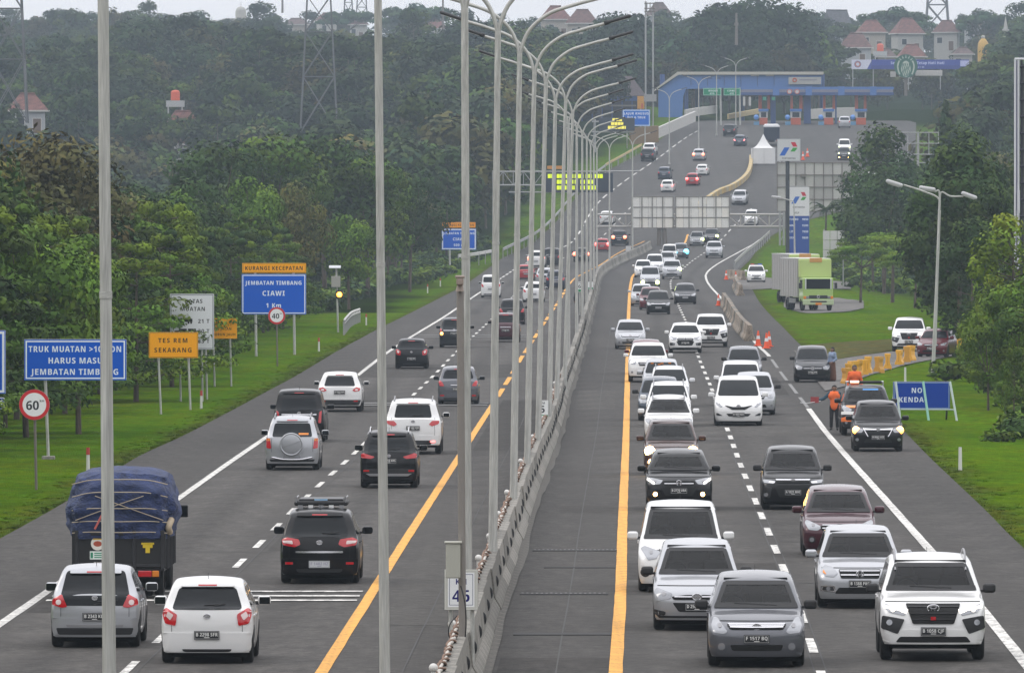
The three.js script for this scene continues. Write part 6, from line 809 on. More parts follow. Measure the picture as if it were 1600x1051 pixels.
function blockRow(list, label, n) { const g = tag(base('concrete_block_row', V3(0, 0, 0)), label, 'barrier'), cv = new THREE.CatmullRomCurve3(list.map(([x, y]) => onRoad(x, y))), L = cv.getLength(), len = L / n, bg = jersey(len * 0.97, 1.05); for (let i = 0; i < n; i++) { const p = cv.getPointAt((i + 0.5) / n), d = cv.getTangentAt((i + 0.5) / n), b = mesh('concrete_block', bg, pick([brownBlock, concreteB]), g); b.position.copy(p); b.lookAt(p.clone().add(d)); b.rotateY(rr(-0.03, 0.03)); } }
blockRow([[1131, 476], [1138, 486], [1148, 503], [1160, 520], [1173, 533]], 'row of brownish concrete blocks closing the right shoulder', 64);
blockRow([[1157, 462], [1151, 452], [1150, 447]], 'short row of brown blocks at the driveway mouth', 16);
blockRow([[1138, 436], [1152, 437], [1163, 438]], 'short row of pale blocks beside the patrol car', 4);
{
  const yM = mat(lin(0.72, 0.36, 0.02), 0.5), yD = mat(lin(0.55, 0.27, 0.02), 0.55), sh = new THREE.Shape([[-0.42, 0], [0.42, 0], [0.4, 0.14], [0.24, 0.3], [0.2, 0.55], [0.3, 0.7], [0.3, 0.8], [-0.3, 0.8], [-0.3, 0.7], [-0.2, 0.55], [-0.24, 0.3], [-0.4, 0.14]].map(([a, b]) => new THREE.Vector2(a, b))), G = new THREE.ExtrudeGeometry(sh, { depth: 0.9, bevelEnabled: true, bevelSize: 0.03, bevelThickness: 0.03, bevelSegments: 2 }).translate(0, 0, -0.45), rib = rbox(0.1, 0.5, 1.0, 0.03, 0, 0.45, 0);
  [[1323, 600], [1328, 595], [1334, 591], [1341, 588], [1348, 585.5], [1357, 583], [1374, 581], [1387.5, 576], [1406, 570], [1417, 566.5], [1424, 564], [1495, 552], [1508, 549]].forEach(([x, y], i) => { const p = onRoad(x, y), g = tag(base('water_barrier', V3(p.x, landLow(p.x, -p.z) + 0.02, p.z), rr(-0.7, 0.7)), 'yellow water barrier along the slip road, ' + ['nearest one at the left end', 'second from the left end', 'third from the left end', 'fourth from the left end', 'fifth from the left end', 'last one of the tight cluster', 'first one after the gap', 'second one after the gap', 'one before the white off-roader', 'left of the pair before the red car', 'right of the pair before the red car', 'left of two beyond the red car', 'right of two beyond the red car'][i], 'barrier', 'yellow water barriers along the slip road'); g.scale.set(0.44, rr(0.88, 1.0), 0.6); mesh('shell', G, i % 3 ? yM : yD, g); mesh('rib', rib, yD, g); });
}

// ---------------------------------------------------------------- people: one continuous body meshed from tapered limbs, clothes over it
function field(bones, cell, pad = 0.05, blend = 0.02) {
  let lo = [1e9, 1e9, 1e9], hi = [-1e9, -1e9, -1e9]; for (const b of bones) for (const [p, r] of [[b[0], b[2]], [b[1], b[3]]]) for (let k = 0; k < 3; k++) { lo[k] = Math.min(lo[k], p[k] - r - pad); hi[k] = Math.max(hi[k], p[k] + r + pad); }
  const size = Math.max(hi[0] - lo[0], hi[1] - lo[1], hi[2] - lo[2]), n = Math.min(110, Math.ceil(size / cell) + 4), mc = new MarchingCubes(n, new THREE.MeshStandardMaterial(), false, false, 120000), c = lo.map((v, k) => (v + hi[k]) / 2);
  mc.isolation = 0; const half = size / 2 * n / (n - 4), at2 = (i, k) => c[k] + ((i - n / 2) / (n / 2)) * half;
  for (let z = 0; z < n; z++) for (let y = 0; y < n; y++) for (let x = 0; x < n; x++) {
    const p = [at2(x, 0), at2(y, 1), at2(z, 2)]; let d = 1e9; for (const [a, b, ra, rb] of bones) { const ab = [b[0] - a[0], b[1] - a[1], b[2] - a[2]], ap = [p[0] - a[0], p[1] - a[1], p[2] - a[2]], l = ab[0] ** 2 + ab[1] ** 2 + ab[2] ** 2 || 1e-9, t = clamp((ap[0] * ab[0] + ap[1] * ab[1] + ap[2] * ab[2]) / l), q = Math.hypot(ap[0] - ab[0] * t, ap[1] - ab[1] * t, ap[2] - ab[2] * t) - lerp(ra, rb, t), h = clamp(0.5 + 0.5 * (d - q) / blend); d = lerp(d, q, h) - blend * h * (1 - h); }
    mc.field[x + y * n + z * n * n] = -d;
  }
  mc.update(); const m = mc.count, g = new THREE.BufferGeometry(); g.setAttribute('position', new THREE.BufferAttribute(mc.positionArray.slice(0, m * 3), 3)); g.setAttribute('normal', new THREE.BufferAttribute(mc.normalArray.slice(0, m * 3), 3)); g.scale(half, half, half); g.translate(...c); return g;
}
function hand(w, dir, side, k) {                                             // palm, four unequal curled fingers and a thumb off the side of the palm
  const d = V3(...dir).normalize(), s = V3(side, 0, 0.2).cross(d).cross(d).negate().normalize(), n = d.clone().cross(s), P = (a, b, c) => { const q = V3(...w).addScaledVector(d, a * k).addScaledVector(s, b * k).addScaledVector(n, c * k); return [q.x, q.y, q.z]; }, out = [[P(0, 0, 0), P(0.08, 0, 0), 0.03 * k, 0.036 * k]];
  [[-0.03, 0.07], [-0.01, 0.08], [0.01, 0.075], [0.03, 0.058]].forEach(([o, l]) => { out.push([P(0.085, o, 0), P(0.085 + l * 0.6, o * 1.1, 0.012), 0.0095 * k, 0.009 * k], [P(0.085 + l * 0.6, o * 1.1, 0.012), P(0.085 + l, o * 1.1, 0.035), 0.009 * k, 0.008 * k]); });
  out.push([P(0.03, -0.03, 0), P(0.06, -0.062, 0.015), 0.012 * k, 0.01 * k], [P(0.06, -0.062, 0.015), P(0.09, -0.066, 0.03), 0.01 * k, 0.009 * k]); return out;
}
function person(pos, turn, o) {
  const g = tag(base('person', pos, turn), o.label, 'person'), k = (o.height || 1.68) / 1.7, S = (b) => b.map(([a, c, r, q]) => [a.map((v) => v * k), c.map((v) => v * k), r * k, q * k]), w = o.slim ?? 1;
  const hip = 0.86, sh = 1.4, J = { lh: [0.09, hip, 0], rh: [-0.09, hip, 0], lk: [0.11, 0.48, 0.03], rk: [-0.11, 0.48, 0.03], la: [0.12, 0.09, -0.02], ra: [-0.12, 0.09, -0.02], ls: [0.18, sh, 0], rs: [-0.18, sh, 0], le: o.le || [0.26, 1.13, -0.02], lw: o.lw || [0.27, 0.88, 0.06], re: o.re || [-0.26, 1.13, -0.02], rw: o.rw || [-0.27, 0.88, 0.06] };
  const dirOf = (a, b) => [b[0] - a[0], b[1] - a[1], b[2] - a[2]], hy = 1.57;
  const head = [[[0, 1.46, 0], [0, 1.52, 0.01], 0.055, 0.055], [[0, hy + 0.03, 0], [0, hy + 0.04, -0.015], 0.088, 0.092], [[0, hy - 0.04, 0.02], [0, hy - 0.06, 0.035], 0.062, 0.05], [[0, hy + 0.0, 0.085], [0, hy - 0.015, 0.1], 0.013, 0.016], [[0.09, hy, 0], [0.095, hy + 0.02, -0.01], 0.014, 0.018], [[-0.09, hy, 0], [-0.095, hy + 0.02, -0.01], 0.014, 0.018]];
  const limbs = [[J.lh, J.lk, 0.085, 0.055], [J.lk, J.la, 0.052, 0.036], [J.rh, J.rk, 0.085, 0.055], [J.rk, J.ra, 0.052, 0.036], [[0.12, 0.05, -0.04], [0.13, 0.035, 0.13], 0.04, 0.032], [[-0.12, 0.05, -0.04], [-0.13, 0.035, 0.13], 0.04, 0.032], [[0, 0.9, 0], [0, 1.1, 0], 0.13 * w, 0.12 * w], [[0, 1.1, 0], [0, 1.33, 0], 0.12 * w, 0.14 * w], [J.ls, J.rs, 0.06, 0.06], [[0.08, 1.3, 0], [-0.08, 1.3, 0], 0.13, 0.13], [J.ls, J.le, 0.052, 0.04], [J.le, J.lw, 0.038, 0.028], [J.rs, J.re, 0.052, 0.04], [J.re, J.rw, 0.038, 0.028]];
  const hands = [...hand(J.lw, dirOf(J.le, J.lw), 1, 1), ...hand(J.rw, dirOf(J.re, J.rw), -1, 1)];
  const skin = mat(lin(...(o.skin || [0.2, 0.11, 0.07])), 0.6), cloth = (c) => mat(lin(...c), 0.85);
  const bodyGeo = merge([field(S(limbs), 0.02), field(S(head), 0.008, 0.02, 0.02), field(S(hands.slice(0, hands.length / 2)), 0.006, 0.02, 0.006), field(S(hands.slice(hands.length / 2)), 0.006, 0.02, 0.006)]);
  const b = mesh('body', bodyGeo, skin, g);
  const grow = (list, d) => S(list.map(([a, c, r, q]) => [a, c, r + d, q + d]));
  mesh('trousers', field(grow(o.skirt ? [[[0, 0.95, 0], [0, 0.2, 0], 0.13, 0.17], [[0.06, 0.9, 0], [0.1, 0.18, 0], 0.1, 0.12], [[-0.06, 0.9, 0], [-0.1, 0.18, 0], 0.1, 0.12]] : [limbs[0], [J.lk, [0.12, 0.14, -0.02], 0.055, 0.05], limbs[2], [J.rk, [-0.12, 0.14, -0.02], 0.055, 0.05], [[0.05, 0.9, 0], [-0.05, 0.9, 0], 0.11, 0.11]], 0.016), 0.02), cloth(o.legs), g);
  mesh('shoes', field(grow([limbs[4], limbs[5]], 0.008), 0.012), cloth([0.012, 0.011, 0.01]), g);
  const sl = [limbs[10], limbs[12], [J.le, J.lw.map((v, i) => lerp(J.le[i], v, 0.85)), 0.042, 0.036], [J.re, J.rw.map((v, i) => lerp(J.re[i], v, 0.85)), 0.042, 0.036]], torso = [limbs[6], limbs[7], limbs[8], limbs[9]];
  mesh('shirt', field(grow([...torso, ...sl], 0.016), 0.018), cloth(o.shirt), g); if (o.vest) mesh('vest', field(grow([limbs[6], limbs[7], limbs[9], [[0.13, 1.4, 0], [-0.13, 1.4, 0], 0.05, 0.05]], 0.032), 0.018), cloth(o.vest), g);
  mesh(o.scarf ? 'head_scarf' : 'hair', field(S(o.scarf ? [[[0, hy + 0.04, -0.02], [0, hy - 0.12, -0.03], 0.105, 0.1], [[0, 1.45, -0.01], [0, 1.3, 0.02], 0.12, 0.15]] : [[[0, hy + 0.06, -0.02], [0, hy + 0.0, -0.045], 0.094, 0.088]]), 0.01, 0.02), cloth(o.hair || [0.008, 0.007, 0.006]), g);
  if (!o.back) { const e = merge([new THREE.SphereGeometry(0.012, 8, 6).translate(0.034 * k, (hy + 0.012) * k, 0.078 * k), new THREE.SphereGeometry(0.012, 8, 6).translate(-0.034 * k, (hy + 0.012) * k, 0.078 * k)]); mesh('eyes', e, mat(lin(0.01, 0.008, 0.006), 0.3), g); mesh('mouth', rbox(0.045 * k, 0.01, 0.01, 0.004, 0, (hy - 0.058) * k, 0.083 * k), mat(lin(0.2, 0.06, 0.05), 0.6), g); }
  return g;
}
const stand = (x, y) => { const p = onRoad(x, y); p.y = Math.max(p.x > edge(XR, -p.z) ? landLow(p.x, -p.z) : roadY(-p.z), -9) + 0.01; return p; };
const pf = person(stand(1304, 672), -0.1, { label: 'person in an orange vest and black trousers on the shoulder, one arm held out', height: 1.62, shirt: [0.02, 0.06, 0.09], vest: [0.75, 0.14, 0.03], legs: [0.01, 0.01, 0.012], re: [-0.4, 1.2, 0.04], rw: [-0.6, 1.14, 0.1] });
{ const f = tag(base('signal_flag', pf.position), 'small red flag on a pale stick held out by the person in the orange vest', 'flag'); mesh('stick', bar(V3(-0.5, 1.06, 0.1), V3(-1.0, 0.98, 0.16), 0.012), coneW, f); mesh('stick', bar(V3(-1.0, 0.98, 0.16), V3(-1.25, 1.0, 0.18), 0.01), coneW, f); const c = new THREE.PlaneGeometry(0.3, 0.22, 8, 6), p = c.attributes.position; for (let i = 0; i < p.count; i++) p.setZ(i, 0.03 * Math.sin(p.getX(i) * 20)); c.computeVertexNormals(); mesh('cloth', c.translate(-0.72, 1.1, 0.13), new THREE.MeshStandardMaterial({ color: lin(0.3, 0.05, 0.05), side: THREE.DoubleSide, roughness: 0.9 }), f); }
person(stand(1301, 597), -0.9, { label: 'person in a long brown dress and pale blue top standing by the black car', height: 1.6, shirt: [0.22, 0.28, 0.4], legs: [0.12, 0.055, 0.035], skirt: true, scarf: false, hair: [0.012, 0.01, 0.01], lw: [0.2, 1.0, 0.14] });
{ const b = patrol.position.clone(), d = V3(0, 0, 1).applyQuaternion(patrol.quaternion); b.addScaledVector(d, -1.5); b.x -= 0.34; b.y = roadY(-b.z) + 0.84; person(b, 0.1, { label: 'person with dark headwear and orange jacket standing in the bed of the patrol pickup', height: 1.6, shirt: [0.7, 0.12, 0.03], vest: [0.72, 0.13, 0.03], legs: [0.02, 0.02, 0.03], hair: [0.05, 0.045, 0.05], scarf: false }); }
person(stand(903, 490), 2.8, { label: 'person in dark clothes walking along the median wall among the lamp poles', height: 1.7, shirt: [0.02, 0.022, 0.03], legs: [0.015, 0.015, 0.02], back: true });

// ---------------------------------------------------------------- gantries, filling station signs, toll plaza, pylons, hillside houses
const trussM = mat(lin(0.36, 0.36, 0.36), 0.5, 0.4), brownSteel = mat(lin(0.16, 0.14, 0.12), 0.7);
function truss(g, x0, y0, x1, y1, Z, depth, n, r = 0.09, m = trussM) {         // box girder seen between two corners
  const P = (x, y, d) => at(x, y, Z).add(V3(0, 0, -d)); for (const d of [0, depth]) for (const y of [y0, y1]) mesh('chord', bar(P(x0, y, d), P(x1, y, d), r, 8), m, g);
  for (let i = 0; i <= n; i++) { const x = lerp(x0, x1, i / n); for (const d of [0, depth]) mesh('upright', bar(P(x, y0, d), P(x, y1, d), r * 0.6, 6), m, g); mesh('tie', bar(P(x, y0, 0), P(x, y0, depth), r * 0.5, 6), m, g); if (i < n) { const x2 = lerp(x0, x1, (i + 1) / n); mesh('diagonal', bar(P(i % 2 ? x : x2, y0, 0), P(i % 2 ? x2 : x, y1, 0), r * 0.55, 6), m, g); } }
}
{
  const Z = 1150, g = tag(base('sign_gantry', V3(0, 0, 0)), 'steel truss gantry with the pale backs of two sign boards, over the oncoming lanes', 'gantry'); truss(g, 933, 335, 1225, 354, Z, 1.4, 13, 0.13, mat(lin(0.42, 0.4, 0.37), 0.6));
  const px = 1222, pz = Z - 0.7; for (const dx of [-3, 3]) { mesh('column', bar(at(px + dx, 395, pz), at(px + dx, 252, pz), 0.13, 8), trussM, g); } for (let i = 0; i < 9; i++) mesh('lacing', bar(at(px - 3, 395 - i * 15, pz), at(px + 3, 380 - i * 15, pz), 0.05, 6), trussM, g);
  { const f = onRoad(1036, 376); mesh('column', bar(V3(f.x, roadY(Z), -pz), at(1036, 335, pz), 0.3, 10), brownSteel, g); const f2 = at(1030, 340, pz); mesh('column', bar(V3(f2.x, roadY(Z), -pz), f2, 0.25, 10), brownSteel, g); }
  const backM = mat(lin(0.74, 0.73, 0.69), 0.7), backM2 = mat(lin(0.8, 0.77, 0.7), 0.7), ribM = mat(lin(0.22, 0.21, 0.19), 0.7);
  for (const [a, b] of [[987, 1052], [1056, 1140]]) { const nx = Math.round((b - a) / 12.5); for (let i = 0; i < nx; i++) for (let j = 0; j < 3; j++) { const p = at(lerp(a, b, (i + 0.5) / nx), lerp(307, 356, (j + 0.5) / 3), Z - 1.0), w = (b - a) / nx / F * Z, h = 49 / 3 / F * Z; mesh('sheet', box(w - 0.05, h - 0.05, 0.05, p.x, p.y, p.z), pick([backM, backM, backM2]), g); } for (let j = 0; j <= 3; j++) mesh('rail', bar(at(a, lerp(307, 356, j / 3), Z - 1.06), at(b, lerp(307, 356, j / 3), Z - 1.06), 0.06, 6), ribM, g); for (let i = 0; i <= 4; i++) mesh('stiffener', bar(at(lerp(a, b, i / 4), 306, Z - 1.1), at(lerp(a, b, i / 4), 357, Z - 1.1), 0.07, 6), ribM, g); }
}
const ledY = new THREE.MeshStandardMaterial({ color: 0x111111, emissive: col(0xe8ff1e), emissiveIntensity: 1.15 }), ledW = new THREE.MeshStandardMaterial({ color: 0x111111, emissive: col(0xfff060), emissiveIntensity: 1.1 }), ledBack = mat(lin(0.02, 0.03, 0.05), 0.6);
function ledRows(g, rows, Z, m, hpx) { for (const [y, spans] of rows) for (const [a, b] of spans) for (let x = a; x < b - 1; x += 5.2) { const p0 = at(x, y + hpx / 2, Z), p1 = at(Math.min(b, x + 4.6), y - hpx / 2, Z); mesh('lit_letter', rbox(p1.x - p0.x, p1.y - p0.y, 0.06, 0.02, (p0.x + p1.x) / 2, (p0.y + p1.y) / 2, p0.z), m, g); } }
{
  const Z = 1090, g = tag(base('message_gantry', V3(0, 0, 0)), 'gantry with a dark message board of glowing yellow-green letters over the departing lanes', 'gantry'); truss(g, 770, 268, 866, 289, Z, 1.2, 6, 0.085); mesh('chord', bar(at(795, 300, Z), at(958, 300, Z), 0.07, 8), trussM, g); mesh('chord', bar(at(866, 268, Z), at(1000, 267, Z), 0.07, 8), trussM, g);
  mesh('column', bar(at(772, 400, Z - 0.6), at(772, 266, Z - 0.6), 0.22, 10), trussM, g); const b0 = at(852, 300, Z - 1.4), b1 = at(958, 270, Z - 1.4); const bd = mesh('display', rbox(b1.x - b0.x, b1.y - b0.y, 0.5, 0.05, (b0.x + b1.x) / 2, (b0.y + b1.y) / 2, b0.z - 0.26), ledBack, g);
  ledRows(bd, [[275, [[856, 867], [870, 881], [884, 896], [898, 912], [915, 925], [927, 942]]], [284, [[870, 881], [884, 896], [898, 903], [907, 914], [918, 927]]], [293, [[870, 898], [900, 903], [907, 914], [918, 931]]]], Z - 1.42, ledY, 6.4);
  const p = at(867.5, 261.5, Z - 1.2); mesh('orange_header', rbox(1.75, 0.36, 0.1, 0.02, p.x, p.y, p.z), mat(lin(0.55, 0.24, 0.04), 0.6), g);
}
{
  const Z = 1410, g = tag(base('message_board', V3(0, 0, 0)), 'dark roadside message board with yellow glowing lines below the toll plaza', 'message board'); const a = at(936, 204, Z), b = at(992, 184, Z); const d = mesh('display', rbox(b.x - a.x, b.y - a.y, 0.5, 0.05, (a.x + b.x) / 2, (a.y + b.y) / 2, a.z - 0.3), ledBack, g); ledRows(d, [[187, [[957, 973]]], [193, [[955, 974]]], [199, [[950, 978]]]], Z - 0.02, ledW, 4.6); mesh('column', bar(at(929, 240, Z + 0.5), at(929, 186, Z + 0.5), 0.2, 8), trussM, g); mesh('arm', bar(at(925, 206, Z + 0.4), at(990, 206, Z + 0.4), 0.12, 8), trussM, g); mesh('arm', bar(at(925, 190, Z + 0.4), at(940, 190, Z + 0.4), 0.12, 8), trussM, g);
  const s = sign('blue direction sign with a white arrow beside the toll plaza'); panel(s, 'board', 973, 171, 1016, 197, Z + 12, face(1.65, 1, '#1668cc', '#cfe0f4', [['LAJUR KHUSUS', 0.5, 0.24, 0.2, WH], ['BUS & TRUK', 0.5, 0.48, 0.18, WH], ['➡', 0.55, 0.78, 0.25, WH]], null, 0.03), whiteRim); post(s, 980, 196, 980, 232, Z + 12.5, 0.1); post(s, 1008, 196, 1008, 228, Z + 12.5, 0.1);
}
function logo3(c, W, H, x, y, s) { const q = (col2, pts) => { c.fillStyle = col2; c.beginPath(); pts.forEach(([a, b], i) => (i ? c.lineTo(x + a * s, y + b * s) : c.moveTo(x + a * s, y + b * s))); c.closePath(); c.fill(); }; q('#2a62b8', [[-0.5, 0.36], [-0.24, -0.08], [0.04, -0.08], [-0.22, 0.36]]); q('#c02a3c', [[0.1, -0.36], [0.34, -0.36], [0.46, -0.12], [0.22, -0.12]]); q('#3a9a3c', [[0.08, 0.14], [0.22, -0.06], [0.46, -0.06], [0.32, 0.14]]); }
{
  const Z = 940, g = tag(base('fuel_pylon_sign', V3(0, 0, 0)), 'tall square fuel sign with blue, red and green slanted blocks on a dark post', 'fuel sign'); const b = panel(g, 'board', 1215, 217, 1251, 251.5, Z, face(1.04, 1, '#c4c6c6', '#a8aaaa', [['PERTAMINA', 0.5, 0.88, 0.1, '#4a4a4c']], (c, W, H) => logo3(c, W, H, W * 0.5, H * 0.45, W * 0.82)), alu, 0.4); mesh('post', bar(at(1231, 436, Z + 0.3), at(1231, 250, Z + 0.3), 0.2, 10), mat(lin(0.03, 0.035, 0.04), 0.5), g);
  const t = tag(base('fuel_price_board', V3(0, 0, 0)), 'tall white and blue fuel price board beside the dark pylon post', 'price board'); panel(t, 'body', 1232, 292, 1265, 405, Z + 4, new THREE.MeshStandardMaterial({ roughness: 0.4, map: canvas(256, 860, (c, W, H) => { c.fillStyle = '#dcdcdc'; c.fillRect(0, 0, W, H); logo3(c, W, H, W * 0.52, H * 0.15, W * 0.75); c.fillStyle = '#555'; c.textAlign = 'center'; c.font = 'bold 26px sans-serif'; c.fillText('PERTAMINA', W / 2, H * 0.29); c.font = 'bold 30px sans-serif'; c.fillText('SELF', W * 0.4, H * 0.37); c.fillStyle = '#1c4696'; c.fillRect(0, H * 0.4, W, H * 0.6); c.fillStyle = '#e8eef6'; ['TURBO', 'MAX', 'LITE', 'DEX'].forEach((s, i) => { c.textAlign = 'left'; c.font = 'bold 34px sans-serif'; c.fillText(s, 12, H * (0.46 + i * 0.085)); c.textAlign = 'right'; c.fillText(['9850', '9200', '7650', '9800'][i], W - 12, H * (0.46 + i * 0.085)); }); }) }), alu, 0.5); mesh('plinth', box(2.4, 0.8, 0.9, at(1248, 408, Z + 4.5).x, at(1248, 410, Z + 4.5).y, -Z - 4.5), mat(lin(0.3, 0.3, 0.3), 0.8), t); mesh('cap', box(1.7, 0.1, 0.6, at(1248, 291, Z + 4.5).x, at(1248, 291, Z + 4.5).y, -Z - 4.3), alu, t);
}
{
  const Z = 1055, g = tag(base('billboard', V3(0, 0, 0)), 'large billboard seen from behind, a grid of grey sheets, right of the fuel signs', 'billboard'), sm = [mat(lin(0.42, 0.41, 0.39), 0.8), mat(lin(0.48, 0.47, 0.44), 0.8), mat(lin(0.37, 0.36, 0.34), 0.8)]; for (let i = 0; i < 9; i++) for (let j = 0; j < 4; j++) { const p = at(lerp(1215, 1345, (i + 0.5) / 9), lerp(254, 330, (j + 0.5) / 4), Z), w = 130 / 9 / F * Z, h = 19 / F * Z; mesh('sheet', box(w - 0.04, h - 0.04, 0.05, p.x, p.y, p.z), pick(sm), g); }
  for (let i = 0; i <= 9; i++) mesh('rib', bar(at(lerp(1215, 1345, i / 9), 253, Z - 0.1), at(lerp(1215, 1345, i / 9), 331, Z - 0.1), 0.05, 6), brownSteel, g); for (let j = 0; j <= 4; j++) mesh('rail', bar(at(1214, lerp(254, 330, j / 4), Z - 0.14), at(1346, lerp(254, 330, j / 4), Z - 0.14), 0.05, 6), brownSteel, g); for (const x of [1250, 1316]) mesh('post', bar(at(x, 410, Z + 0.3), at(x, 268, Z + 0.3), 0.24, 10), brownSteel, g); for (const x of [1256, 1318]) mesh('catwalk_stub', box(0.6, 0.3, 0.8, at(x, 274, Z - 0.5).x, at(x, 274, Z).y, -Z + 0.5), brownSteel, g);
}
{ const Z = 850, g = tag(base('panel_board', V3(0, 0, 0)), 'white panelled board on posts behind the lime green lorry', 'sign board'); for (let i = 0; i < 3; i++) for (let j = 0; j < 3; j++) { const p = at(lerp(1286, 1320, (i + 0.5) / 3), lerp(360, 405, (j + 0.5) / 3), Z); mesh('panel', box(0.58, 0.78, 0.05, p.x, p.y, p.z), mat(lin(0.55, 0.54, 0.53), 0.6), g); } for (const x of [1288, 1318]) mesh('post', bar(at(x, 448, Z + 0.1), at(x, 358, Z + 0.1), 0.06, 6), trussM, g); }
{ const Z = 1000, g = tag(base('bare_billboard', V3(0, 0, 0)), 'bare metal billboard frame above the right woods', 'billboard'); for (const y of [207, 224, 241, 254]) mesh('rail', bar(at(1403, y, Z), at(1468, y, Z), 0.06, 6), trussM, g); for (const x of [1404, 1419, 1435, 1452, 1467]) mesh('upright', bar(at(x, x === 1435 ? 400 : 256, Z + 0.1), at(x, 206, Z + 0.1), x === 1435 ? 0.13 : 0.045, 8), trussM, g); for (const x of [1404, 1467]) mesh('leg', bar(at(x, 400, Z + 0.2), at(x, 250, Z + 0.2), 0.1, 8), trussM, g); }
{
  const Z = 430, g = tag(base('tall_billboard', V3(0, 0, 0)), 'tall billboard with white tube frame and dark lattice at the right edge', 'billboard'), w = mat(lin(0.6, 0.6, 0.64), 0.5), dk = mat(lin(0.03, 0.03, 0.045), 0.6); for (const x of [1587, 1592]) mesh('frame_tube', bar(at(x, 458, Z), at(x, 92, Z), 0.05, 8), w, g); mesh('frame_tube', bar(at(1586, 92, Z), at(1760, 92, Z), 0.05, 8), w, g); mesh('frame_tube', bar(at(1586, 458, Z), at(1760, 458, Z), 0.05, 8), w, g); mesh('frame_gap', bar(at(1589.5, 455, Z + 0.05), at(1589.5, 95, Z + 0.05), 0.03, 6), mat(lin(0.08, 0.06, 0.2), 0.5), g);
  for (let i = 0; i < 14; i++) mesh('rung', bar(at(1592, 104 + i * 26, Z + 0.2), at(1760, 104 + i * 26, Z + 0.2), 0.06, 6), dk, g); for (let i = 0; i < 10; i++) mesh('upright', bar(at(1597 + i * 17, 456, Z + 0.3), at(1597 + i * 17, 94, Z + 0.3), 0.05, 6), dk, g); const a = at(1596, 450, Z + 0.5), b = at(1760, 100, Z + 0.5); for (let i = 0; i < 4; i++) for (let j = 0; j < 8; j++) mesh('sheet', box((b.x - a.x) / 4 - 0.04, (b.y - a.y) / 8 - 0.04, 0.06, lerp(a.x, b.x, (i + 0.5) / 4), lerp(a.y, b.y, (j + 0.5) / 8), a.z), mat(lin(0.1, 0.11, 0.1), 0.7), g);
  mesh('torn_sheet', merge([rbox(0.1, 1.5, 0.04, 0.02, at(1591, 430, Z - 0.1).x, at(1591, 430, Z).y, -Z + 0.1), rbox(0.08, 1.2, 0.04, 0.02, at(1591, 350, Z - 0.1).x, at(1591, 350, Z).y, -Z + 0.1), rbox(0.12, 1.0, 0.04, 0.02, at(1592, 315, Z).x, at(1592, 315, Z).y, -Z + 0.1)]), w, g); for (const x of [1650, 1720]) mesh('post', bar(at(x, 640, Z + 0.6), at(x, 455, Z + 0.6), 0.25, 10), dk, g);
}
// white tent
{
  const p = onRoad(1193, 256), g = tag(base('pagoda_tent', p, 0.05), 'white pointed tent on the plaza beside the dark truck', 'tent'), tm = mat(lin(0.7, 0.7, 0.69), 0.7), prof = []; for (let i = 0; i <= 10; i++) { const t = i / 10; prof.push(new THREE.Vector2(lerp(2.25, 0.03, Math.pow(t, 0.62)), 2.15 + 2.0 * Math.pow(t, 1.25))); } mesh('roof', toCreasedNormals(new THREE.LatheGeometry(prof, 4).rotateY(Math.PI / 4), 0.5), tm, g).scale.setScalar(1); for (const [x, z, r] of [[0, 1.55, 0], [0, -1.55, 0], [1.55, 0, Math.PI / 2], [-1.55, 0, Math.PI / 2]]) for (const s of [-0.78, 0.78]) { const w = mesh('wall_sheet', rbox(1.53, 2.2, 0.04, 0.02), tm, g); w.rotation.y = r; w.position.set(x + (r ? 0 : s), 1.1, z + (r ? s : 0)); } for (const x of [-1.56, 1.56]) for (const z of [-1.56, 1.56]) mesh('pole', cyl(0.04, 0.04, 2.2, x, 0, z, 8), trussM, g);
}
// plastic divider of yellow barriers between the carriageways on the climb
{
  const g = tag(base('yellow_divider', V3(0, 0, 0)), 'curving line of faded yellow barriers dividing the plaza approach', 'barrier'), cv = new THREE.CatmullRomCurve3([[1087, 329], [1104, 317], [1124, 304], [1142, 297], [1157, 288], [1168, 277], [1173, 264], [1174, 250]].map(([x, y]) => onRoad(x, y))), n = 60, bg = rbox(0.5, 0.75, cv.getLength() / n * 0.9, 0.06, 0, 0.38, 0), ms = [mat(lin(0.42, 0.3, 0.12), 0.7), mat(lin(0.4, 0.34, 0.22), 0.7), mat(lin(0.5, 0.36, 0.12), 0.7)];
  for (let i = 0; i < n; i++) { const t = (i + 0.5) / n, p = cv.getPointAt(t), b = mesh('barrier_unit', bg, ms[i % 3], g); b.position.copy(p); b.lookAt(p.clone().add(cv.getTangentAt(t))); }
}
